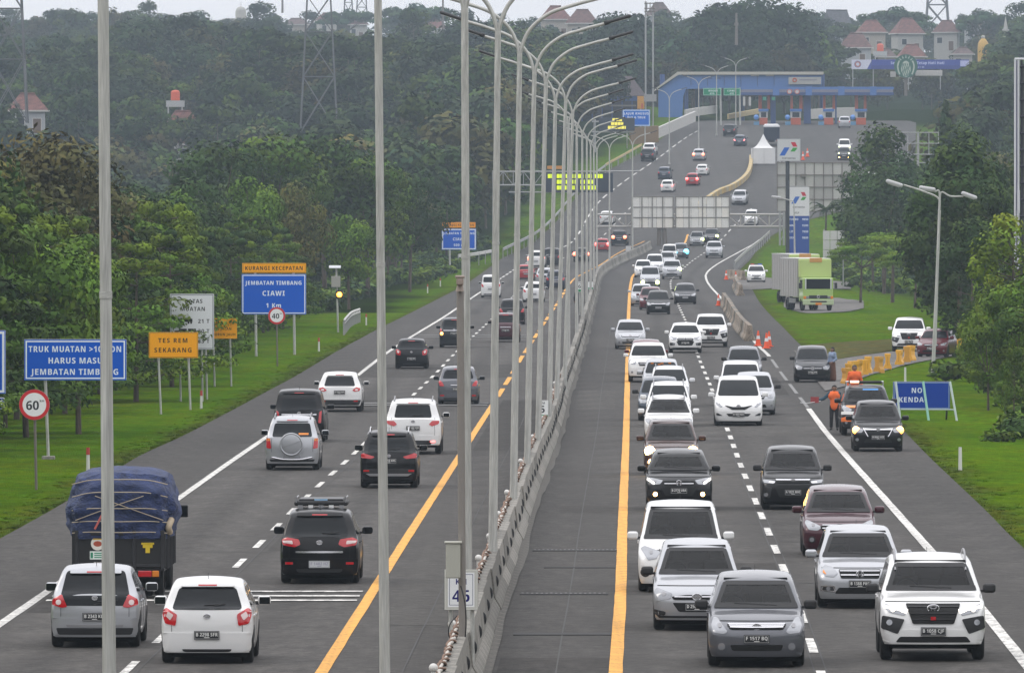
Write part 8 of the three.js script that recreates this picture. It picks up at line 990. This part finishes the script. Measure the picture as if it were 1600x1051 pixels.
function treeProto(kind, green, h, leaves, s) {
  const cl = leafCloud(), wood = [], G = GREENS[green]; const limb = (a, b, r0, r1) => wood.push(bar(a, b, r0, 6, r1));
  if (kind === 'layered') {                                                    // flat tiers of foliage on level branches
    limb(V3(0, 0, 0), V3(0.1, h * 0.93, 0), 0.13, 0.03); const tiers = 8; for (let k = 0; k < tiers; k++) { const t = k / (tiers - 1), y = (lerp(0.17, 0.97, t) + rr(-0.05, 0.05)) * h, R = h * lerp(0.42, 0.12, Math.pow(t, 1.25)) * rr(0.85, 1.15), nb = Math.round(lerp(8, 3, t)), a0 = rr(0, 6); for (let j = 0; j < nb; j++) { const a = a0 + j / nb * 6.28 + rr(-0.3, 0.3), q = R * rr(0.45, 1), tip = V3(q * Math.cos(a), y + q * rr(-0.08, 0.26), q * Math.sin(a)); limb(V3(0.05, y - 0.1, 0), tip, 0.04, 0.015); blob(cl, tip, R * rr(0.3, 0.5), h * rr(0.026, 0.05), R * rr(0.3, 0.5), Math.round(leaves / 40), s, G, 0.95); } }
  } else if (kind === 'round') {
    limb(V3(0, 0, 0), V3(0.15, h * 0.45, 0.1), 0.16, 0.1); for (let j = 0; j < 30; j++) { const u = rr(-0.75, 1), a = rr(0, 6.28), q = Math.sqrt(Math.max(0, 1 - u * u)) * rr(0.55, 1), c = V3(q * Math.cos(a) * h * 0.3, h * 0.6 + u * h * 0.3, q * Math.sin(a) * h * 0.3); if (j < 9) limb(V3(0.12, h * 0.38, 0.08), c, 0.07, 0.02); const r = h * rr(0.09, 0.15); blob(cl, c, r * 1.15, r * 0.8, r * 1.15, Math.round(leaves / 30), s, G); }
  } else if (kind === 'tall') {
    limb(V3(0, 0, 0), V3(0.1, h * 0.8, 0), 0.16, 0.05); for (let j = 0; j < 34; j++) { const t = rnd(), y = h * lerp(0.22, 0.97, t), R = h * 0.2 * Math.sin(Math.PI * lerp(0.22, 0.96, t)) + 0.2, a = rr(0, 6.28), c = V3(R * Math.cos(a), y, R * Math.sin(a)); limb(V3(0.05, y - 0.5, 0), c, 0.045, 0.015); const r = h * rr(0.06, 0.11); blob(cl, c, r * 1.1, r, r * 1.1, Math.round(leaves / 34), s, G); }
  } else if (kind === 'umbrella') {                                            // wide flat-topped crown on a bare trunk
    limb(V3(0, 0, 0), V3(0.2, h * 0.6, 0), 0.17, 0.1); for (let j = 0; j < 26; j++) { const a = rr(0, 6.28), q = h * 0.5 * Math.sqrt(rnd()), c = V3(q * Math.cos(a), h * (0.86 - 0.16 * (q / (h * 0.5)) ** 2) + rr(-0.05, 0.06) * h, q * Math.sin(a)); if (j < 12) limb(V3(0.2, h * 0.55, 0), c, 0.06, 0.02); blob(cl, c, h * rr(0.1, 0.17), h * 0.045, h * rr(0.1, 0.17), Math.round(leaves / 26), s, G); }
  } else if (kind === 'cypress') {
    limb(V3(0, 0, 0), V3(0, h * 0.9, 0), 0.14, 0.03); for (let j = 0; j < 30; j++) { const t = j / 29, y = h * lerp(0.06, 0.98, t), R = h * 0.15 * (1 - t) + 0.06, a = j * 2.4; blob(cl, V3(R * 0.6 * Math.cos(a), y, R * 0.6 * Math.sin(a)), R * 0.8, h * 0.05, R * 0.8, Math.round(leaves / 30), s, G); }
  } else if (kind === 'bush') { for (let j = 0; j < 9; j++) { const c = V3(rr(-0.7, 0.7) * h, h * rr(0.25, 0.7), rr(-0.7, 0.7) * h); if (j < 5) limb(V3(0, 0, 0), c, 0.03, 0.01); const r = h * rr(0.25, 0.4); blob(cl, c, r * 1.2, r * 0.9, r * 1.2, Math.round(leaves / 9), s, G); } }
  return { kind, h, crown: cl.geo(), trunk: merge(wood) };
}
function palmProto(h) { const cl = leafCloud(), w = [tube([V3(0, 0, 0), V3(0.25, h * 0.5, 0), V3(0.1, h, 0)], 0.13, 7)]; for (let j = 0; j < 17; j++) { const a = j / 17 * 6.28 + rr(-0.15, 0.15), up = rr(-0.2, 0.9), L = rr(2.2, 3); let p = V3(0.1, h, 0); for (let i = 0; i < 26; i++) { const t = i / 26, d = V3(Math.cos(a), up - 1.7 * t * t, Math.sin(a)).normalize(); p = p.clone().addScaledVector(d, L / 26); for (const s of [1, -1]) { const sd = V3(-Math.sin(a) * s, -0.5, Math.cos(a) * s).normalize(); cl.leaf(p.clone().addScaledVector(sd, 0.22), V3(0, 1, 0), 0.26 * (1 - t * 0.5), [0.05 * rr(0.8, 1.2), 0.085, 0.025]); } } } return { kind: 'palm', h, crown: cl.geo(), trunk: merge(w) }; }
const PROTO = {
  layerA: treeProto('layered', 'mid', 8, 7600, 0.125), layerB: treeProto('layered', 'fresh', 8, 7600, 0.12), layerC: treeProto('layered', 'dark', 8.5, 7200, 0.13),
  roundA: treeProto('round', 'mid', 9, 6400, 0.15), roundB: treeProto('round', 'fresh', 8, 6400, 0.15), roundBrown: treeProto('round', 'brown', 11, 7600, 0.16), roundOlive: treeProto('round', 'olive', 10, 6400, 0.17), roundDark: treeProto('round', 'dark', 10, 6400, 0.17),
  tallA: treeProto('tall', 'mid', 11, 5600, 0.18), tallDark: treeProto('tall', 'dark', 12, 5600, 0.19), lime: treeProto('tall', 'lime', 9, 7000, 0.13),
  umbrella: treeProto('umbrella', 'fresh', 7.5, 6000, 0.13), umbrellaDark: treeProto('umbrella', 'blue', 11, 2600, 0.34), cypress: treeProto('cypress', 'dark', 8, 2600, 0.2), palm: palmProto(8),
  farA: treeProto('round', 'blue', 13, 2300, 0.42), farB: treeProto('round', 'mid', 12, 2300, 0.4), farC: treeProto('tall', 'dark', 15, 2100, 0.42), farBig: treeProto('round', 'deep', 14, 3000, 0.4), farD: treeProto('round', 'olive', 12, 2100, 0.42), farE: treeProto('umbrella', 'mid', 12, 1800, 0.42),
};
const KIND = { layered: ['tiered_tree', 'tiered tree'], round: ['broadleaf_tree', 'broadleaf tree'], tall: ['slender_tree', 'slender tree'], umbrella: ['acacia_tree', 'flat-topped tree'], cypress: ['cypress_tree', 'cypress'], palm: ['palm_tree', 'palm tree'] };
const LOOK = { layerA: 'mid green', layerB: 'fresh green', layerC: 'dark green', roundA: 'mid green', roundB: 'fresh green', roundBrown: 'brownish', roundOlive: 'olive green', roundDark: 'dark green', tallA: 'mid green', tallDark: 'dark green', lime: 'bright yellow-green', umbrella: 'fresh green', umbrellaDark: 'dark', cypress: 'dark', palm: 'ragged', farA: 'bluish green', farB: 'mid green', farC: 'dark', farBig: 'deep green', farD: 'olive', farE: 'wide' };
const protoTrees = new Map();
function tree(key, X, Z, k, where, group, y, kx = 1) {
  const p = PROTO[key], [name, cat] = KIND[p.kind]; let g;
  if (!protoTrees.has(key)) { g = new THREE.Group(); mesh('trunk', p.trunk, barkM, g); mesh('crown', p.crown, leafM, g); protoTrees.set(key, g); } else g = protoTrees.get(key).clone();
  g.name = numbered(name); scene.add(g); g.position.set(X, (y ?? landLow(X, Z)) - 0.08, -Z); g.rotation.y = rr(0, 6.28); g.scale.set(k * kx * rr(0.9, 1.1), k, k * kx * rr(0.9, 1.1)); g.userData = {};
  return tag(g, LOOK[key] + ' ' + cat + ' ' + where, 'tree', group);
}
// verge trees on the left, tiers hanging over the signs
const offXL = (Z, d) => edge(XL, Z) - d;
let count = 0, nGrove = 0;
for (let Z = 236; Z < 700; Z += rr(7, 10)) {
  const near = Z < 430, zone = Z < 330 ? 'at the near end of the left verge' : Z < 430 ? 'behind the blue and yellow signs on the left verge' : Z < 560 ? 'behind the CIAWI sign on the left verge' : 'by the beacon post on the left verge';
  for (let r = 0; r < 3; r++) { if (r === 2 && rnd() < 0.4) continue; let d = 7.2 + r * 4.4 + rr(-0.9, 1.1) + (Z > 640 ? 2 : 0); const px0 = CX + offXL(Z, d) / Z * F; if (Z < 450 && px0 > 215 && px0 < 345) d += 4.5; const key = r === 0 ? pick(['layerA', 'layerB', 'layerA', 'layerC']) : pick(['layerA', 'layerC', 'roundA', 'layerB', 'roundDark']); if (r === 0) count++; tree(key, offXL(Z, d), Z + rr(-2, 2), rr(0.82, 1.08) * (r === 0 ? 0.95 : 1.08) * (Z > 500 ? 0.86 : 1), r ? zone + ', further back' : 'standing ' + nth(count) + ' in the front row on the left verge', 'trees along the left verge'); }
}
// particular trees of the left middle distance
const spot = (key, px, topY, Z, label, kx = 1) => { const b = at(px, 400, Z), y = landLow(b.x, Z), top = at(px, topY, Z).y; return tree(key, b.x, Z, (top - y) / PROTO[key].h, label, undefined, undefined, kx); };
spot('roundBrown', 62, 196, 440, 'rising above the verge trees at the far left', 0.95); spot('roundBrown', 118, 262, 455, 'just right of the tallest brownish one', 0.8); spot('roundOlive', -10, 235, 430, 'cut by the left edge of the view');
spot('roundB', 40, 338, 352, 'with bright rounded crown above the wide blue sign', 0.9); spot('roundB', 122, 370, 358, 'with bright leaves left of the nearest lamp pole', 0.8); spot('layerB', 212, 385, 418, 'spreading bright tiers over the TES REM sign', 1.1); spot('layerB', 268, 372, 450, 'reaching its tiers over the white load sign', 1.1);
spot('roundOlive', 195, 300, 520, 'right of the nearest lamp pole', 0.9); spot('roundB', 262, 290, 600, 'with pale crown between two darker crowns', 0.8); spot('roundDark', 336, 214, 700, 'with tall domed crown above the load sign'); spot('roundA', 425, 205, 760, 'behind the CIAWI sign'); spot('roundDark', 508, 205, 800, 'at the foot of the middle pylon'); spot('roundA', 575, 240, 800, 'left of the second lamp pole'); spot('roundDark', 640, 265, 840, 'between the second and third lamp poles'); spot('roundOlive', 455, 280, 690, 'in front of the pylon', 0.8); spot('roundB', 395, 268, 650, 'with leafy shoots above the CIAWI sign', 0.7); spot('tallA', 300, 335, 560, 'behind the load sign', 0.9); spot('roundB', 545, 330, 720, 'above the beacon post', 0.9);
for (let Z = 690, i = 0; Z < 1010; Z += 17) for (let d = Z > 860 ? 8 : 12; d < (800 + edge(XL, Z) * F / Z) / F * Z + 14 && d < 60; d += rr(6.5, 9)) { if (Z < 760 && d < 14) continue; if (CX + (edge(XL, Z) - d) * F / Z > 662 && Z < 985) continue; tree(pick(['roundA', 'roundDark', 'tallA', 'tallDark', 'roundOlive', 'roundDark']), offXL(Z, d + rr(-1, 1)), Z + rr(-6, 6), rr(0.75, 1.0), 'in the wooded hollow left of the bend', 'trees in the hollow left of the bend'); i++; }
// right side
spot('lime', 1583, 338, 420, 'beside the tall billboard at the right edge'); spot('lime', 1552, 430, 440, 'below the right billboard', 0.9); spot('roundA', 1600, 470, 400, 'cut by the right edge of the view'); spot('tallDark', 1520, 350, 520, 'left of the bright one at the right edge'); spot('tallDark', 1550, 300, 540, 'behind the bright one at the right edge'); spot('roundDark', 1500, 400, 560, 'behind the red car on the slip road'); spot('roundA', 1545, 500, 400, 'over pale trunks on the right lawn', 0.8); spot('tallA', 1585, 545, 370, 'at the lower right with bare lower stems', 0.8); spot('tallA', 1530, 470, 470, 'beside the slip road on the right', 0.8);
spot('roundB', 1572, 585, 392, 'leaning over the right lawn by the frame edge', 0.9); spot('roundB', 1596, 420, 408, 'bright below the tall billboard at the right edge', 0.9); spot('lime', 1530, 475, 452, 'left of the others at the right edge', 0.9);
spot('umbrella', 1345, 372, 760, 'with spreading crown right of the lime lorry', 1.1); spot('umbrella', 1395, 352, 770, 'largest of the spreading ones beyond the right lawn', 1.15); spot('umbrella', 1430, 380, 740, 'behind the right street lamp', 1.0); spot('umbrella', 1450, 365, 820, 'over a cluster of thin trunks', 1.0); spot('umbrella', 1365, 345, 850, 'furthest of the spreading ones'); spot('cypress', 1478, 163, 1010, 'standing dark above the right woods', 1.0);
spot('palm', 1292, 325, 1000, 'in front of the big billboard back'); spot('palm', 1322, 318, 985, 'right of the other palm by the billboard back');
for (let Z = 830; Z < 1150; Z += 22) for (let X = Math.max(edge(XR, Z) + 9, (1385 - CX) / F * Z); X < (1625 - CX) / F * Z; X += rr(6, 9)) { const px = CX + X / Z * F; if (px < 1445 && Z > 880) continue; if (px < 1490 && Z > 940) continue; tree(pick(['roundDark', 'roundOlive', 'tallDark', 'roundBrown', 'tallA', 'roundDark']), X, Z + rr(-7, 7), rr(0.85, 1.2), 'in the dark woods right of the motorway', 'trees in the woods right of the motorway'); }
for (let Z = 545; Z < 700; Z += 20) for (let X = (1500 - CX) / F * Z; X < (1640 - CX) / F * Z; X += rr(4.5, 6)) tree(pick(['roundDark', 'tallDark', 'roundA']), X, Z + rr(-5, 5), rr(0.8, 1.05), 'standing ' + nth(++nGrove) + ' in the shaded grove at the right edge', 'trees in the grove at the right edge');
for (const [i, [px, top, Z, key]] of [[890, 60, 1650, 'farA'], [925, 40, 1680, 'farBig'], [960, 16, 1700, 'farBig'], [985, 14, 1760, 'farBig'], [1045, 36, 1720, 'farA'], [1085, 34, 1740, 'farA'], [1110, 12, 1745, 'farBig'], [1140, -4, 1720, 'farBig'], [1165, 26, 1700, 'farBig'], [1190, -10, 1740, 'farBig'], [1225, 0, 1730, 'farBig'], [1255, 34, 1750, 'farB']].entries()) spot(key, px, top, Z, 'behind the toll plaza, ' + nth(i + 1) + ' big one from the left').userData.group = 'big trees behind the toll plaza';
for (const [px, top, Z, w] of [[1400, 3, 2200, 'standing against the sky between the houses'], [1540, 12, 2150, 'with wide layered crown at the upper right'], [1590, 25, 2200, 'at the top right corner'], [545, 8, 2400, 'on the ridge left of the third lamp post'], [650, -2, 2300, 'with large crown on the ridge, upper centre left'], [1280, 12, 2250, 'left of the hillside houses']]) spot('umbrellaDark', px, top, Z, w);
// the far woods: too many to count, one mass of instanced trees
{
  const mass = tag(base('distant_woods', V3(0, 0, 0)), 'hazy mass of woods on the slopes behind the bend and toll plaza', 'woods', null, 'stuff');
  const spots = { farA: [], farB: [], farC: [], farD: [], farE: [] }, keys = Object.keys(spots), m4 = new THREE.Matrix4(), q = new THREE.Quaternion();
  const views = [[222, 318, 150, 226, 1440], [8, 76, 152, 196, 1400], [1292, 1530, 26, 92, 2000], [438, 618, 22, 48, 2470], [664, 698, 24, 46, 2420], [1326, 1520, 90, 140, 1650], [840, 945, 22, 46, 2120], [1530, 1580, 50, 80, 1990]], blocks = (px, Z, top) => views.some(([a, b, c, d, z]) => Z < z && px > a - 5 && px < b + 5 && top < d - 4);
  const clear = (px, Z) => (Z > 2350 ? px > 425 && px < 620 && rnd() < 0.45 : false) || (Z > 1850 && Z < 2400 && px > 1290 && px < 1530 && rnd() < 0.82) || (Z > 1450 && Z < 1605 && px > 1020 && px < 1440) || (Z > 1330 && Z < 1560 && px > 225 && px < 312 && rnd() < 0.9);
  for (let Z = 1010; Z < 2750; Z += Z < 1600 ? 17 : 26) for (let X = -0.056 * Z - 20; X < 0.056 * Z + 20; X += (Z < 1600 ? 6.5 : 9.5) * rr(0.8, 1.2)) {
    const z = Z + rr(-9, 9), d = Math.max(edge(XL, z) - X, X - edge(XR, z)), px = CX + X / z * F; if (z < 1640 && d < (X < 0 ? (z < 1380 ? 4.5 : 9) : 11)) continue; if (X > 0 && z < 1150) continue; if (X > 0 && z < 1560 && px < 1470 && px > 1180) continue; if (clear(px, z)) continue;
    const k = (z > 2300 ? rr(0.5, 0.8) : z > 1900 ? rr(0.65, 1.05) : rr(0.75, 1.2)) * (N(X / 60, z / 90, 4) * 0.35 + 1), key = pick(keys), c = rr(0.7, 1.25) * (1 + 0.5 * N(X / 40, z / 70, 8)) * (z > 1300 ? 0.62 : 0.8);
    const gy = landLow(X, z) - 0.3, topPx = HORIZON - (gy + PROTO[key].h * k - CAM_Y) / z * F; if (blocks(px, z, topPx)) continue;
    q.setFromAxisAngle(V3(0, 1, 0), rr(0, 6.28)); m4.compose(V3(X, gy, -z), q, V3(k * rr(0.9, 1.2), k, k * rr(0.9, 1.2))); spots[key].push([m4.clone(), c * rr(0.9, 1.15), c, c * rr(0.85, 1.1)]);
  }
  for (const k of keys) { const L = spots[k]; for (const part of ['crown', 'trunk']) { const im = new THREE.InstancedMesh(PROTO[k][part], part === 'crown' ? leafM : barkM, L.length); L.forEach(([m, r, g, b], i) => { im.setMatrixAt(i, m); if (part === 'crown') im.setColorAt(i, lin(r, g, b)); }); im.name = part === 'crown' ? 'crowns' : 'trunks'; im.castShadow = im.receiveShadow = true; mass.add(im); } }
  { const side = tag(base('roadside_woods', V3(0, 0, 0)), 'woods along both sides of the motorway on the camera side of the view', 'woods', null, 'stuff'), L = []; for (let Z = -600; Z < 205; Z += 11) for (const s of [-1, 1]) for (let r = 0; r < 3; r++) { const z = Z + rr(-4, 4), d = 9 + r * 9 + rr(-2, 2) + (Z > 0 ? 4 : 0), X = s < 0 ? edge(XL, z) - d : edge(XR, z) + d, k = rr(0.8, 1.15); q.setFromAxisAngle(V3(0, 1, 0), rr(0, 6.28)); m4.compose(V3(X, landLow(X, z) - 0.2, -z), q, V3(k, k, k)); L.push(m4.clone()); } for (const part of ['crown', 'trunk']) { const im = new THREE.InstancedMesh(PROTO.farB[part], part === 'crown' ? leafM : barkM, L.length); L.forEach((m, i) => im.setMatrixAt(i, m)); im.name = part + 's'; side.add(im); } }
  // undergrowth under the verge trees and along the wood edges; grass tufts on the lawns
  const bushes = [treeProto('bush', 'dark', 1, 420, 0.14), treeProto('bush', 'mid', 1, 420, 0.14), treeProto('bush', 'fresh', 1, 420, 0.13)], bl = [[], [], []];
  const bush = (X, Z, k, i) => { q.setFromAxisAngle(V3(0, 1, 0), rr(0, 6.28)); m4.compose(V3(X, landLow(X, Z) - 0.1, -Z), q, V3(k * rr(0.9, 1.4), k * rr(0.8, 1.2), k * rr(0.9, 1.4))); bl[i].push(m4.clone()); };
  for (let Z = 236; Z < 700; Z += 1.6) { if (rnd() < 0.9) bush(offXL(Z, 12 + rr(-1.5, 1.5)), Z, rr(0.7, 1.4), pick([0, 0, 1])); if (rnd() < 0.6) bush(offXL(Z, 17 + rr(-3, 3)), Z, rr(1, 2), 0); if (rnd() < 0.08) bush(offXL(Z, 8.6 + rr(-1, 1)), Z, rr(0.25, 0.5), 1); }
  for (let Z = 690; Z < 1150; Z += 2) { bush(offXL(Z, (Z < 900 ? 9 : 5.5) + rr(-2, 3)), Z, rr(0.8, 1.8), pick([0, 1])); }
  for (let Z = 345; Z < 450; Z += 2.2) bush((1560 - CX) / F * Z + rr(0, 5), Z, rr(0.5, 1.2), pick([0, 1, 1, 2]));
  for (let Z = 450; Z < 560; Z += 2) { const X = (1505 - CX) / F * Z + rr(0, 9); bush(X, Z, rr(0.5, 1.3), pick([0, 1, 1])); }
  for (let Z = 700; Z < 1150; Z += 2.5) { bush(edge(XR, Z) + (Z < 820 ? 26 : 12) + rr(-2, 8), Z, rr(0.7, 1.7), pick([0, 1, 2])); }
  const under = tag(base('undergrowth', V3(0, 0, 0)), 'dark low undergrowth below the trees along both verges', 'undergrowth', null, 'stuff');
  bushes.forEach((b, i) => { const im = new THREE.InstancedMesh(b.crown, leafM, bl[i].length); bl[i].forEach((m, k) => im.setMatrixAt(k, m)); im.name = 'shrubs'; im.castShadow = im.receiveShadow = true; under.add(im); });
  const tp = [], tc = []; for (let i = 0; i < 14; i++) { const a = rr(0, 6.28), l = rr(0.04, 0.1), x = rr(-0.12, 0.12), z = rr(-0.12, 0.12), w = 0.012, k = rr(0.8, 1.25); tp.push(x - w, 0, z, x + w, 0, z, x + Math.cos(a) * l * 0.6, l, z + Math.sin(a) * l * 0.6); for (let j = 0; j < 3; j++) tc.push(0.105 * k, 0.17 * k, 0.018 * k); }
  const tg = new THREE.BufferGeometry(); tg.setAttribute('position', new THREE.Float32BufferAttribute(tp, 3)); tg.setAttribute('color', new THREE.Float32BufferAttribute(tc, 3)); tg.setAttribute('normal', new THREE.Float32BufferAttribute(tp.map((_, i) => (i % 3 === 1 ? 1 : 0.05)), 3));
  const tm = []; for (let i = 0; i < 9000; i++) { const left = i % 5 < 3, Z = 210 + 420 * Math.pow(rnd(), 1.4), d = 0.15 + 1.6 * rnd() * rnd(), X = left ? offXL(Z, d) : edge(XR, Z) + d; if (!left && Z > 430) continue; const k = rr(0.4, 0.9); q.setFromAxisAngle(V3(0, 1, 0), rr(0, 6.28)); m4.compose(V3(X, landLow(X, Z) - 0.02, -Z), q, V3(k, k, k)); tm.push(m4.clone()); }
  const tufts = new THREE.InstancedMesh(tg, leafM, tm.length); tm.forEach((m, i) => tufts.setMatrixAt(i, m)); tufts.name = 'grass_tufts'; tag(tufts, 'short grass tufts on the lawns beside the motorway', 'grass', null, 'stuff'); scene.add(tufts);
}

renderer.render(scene, camera);
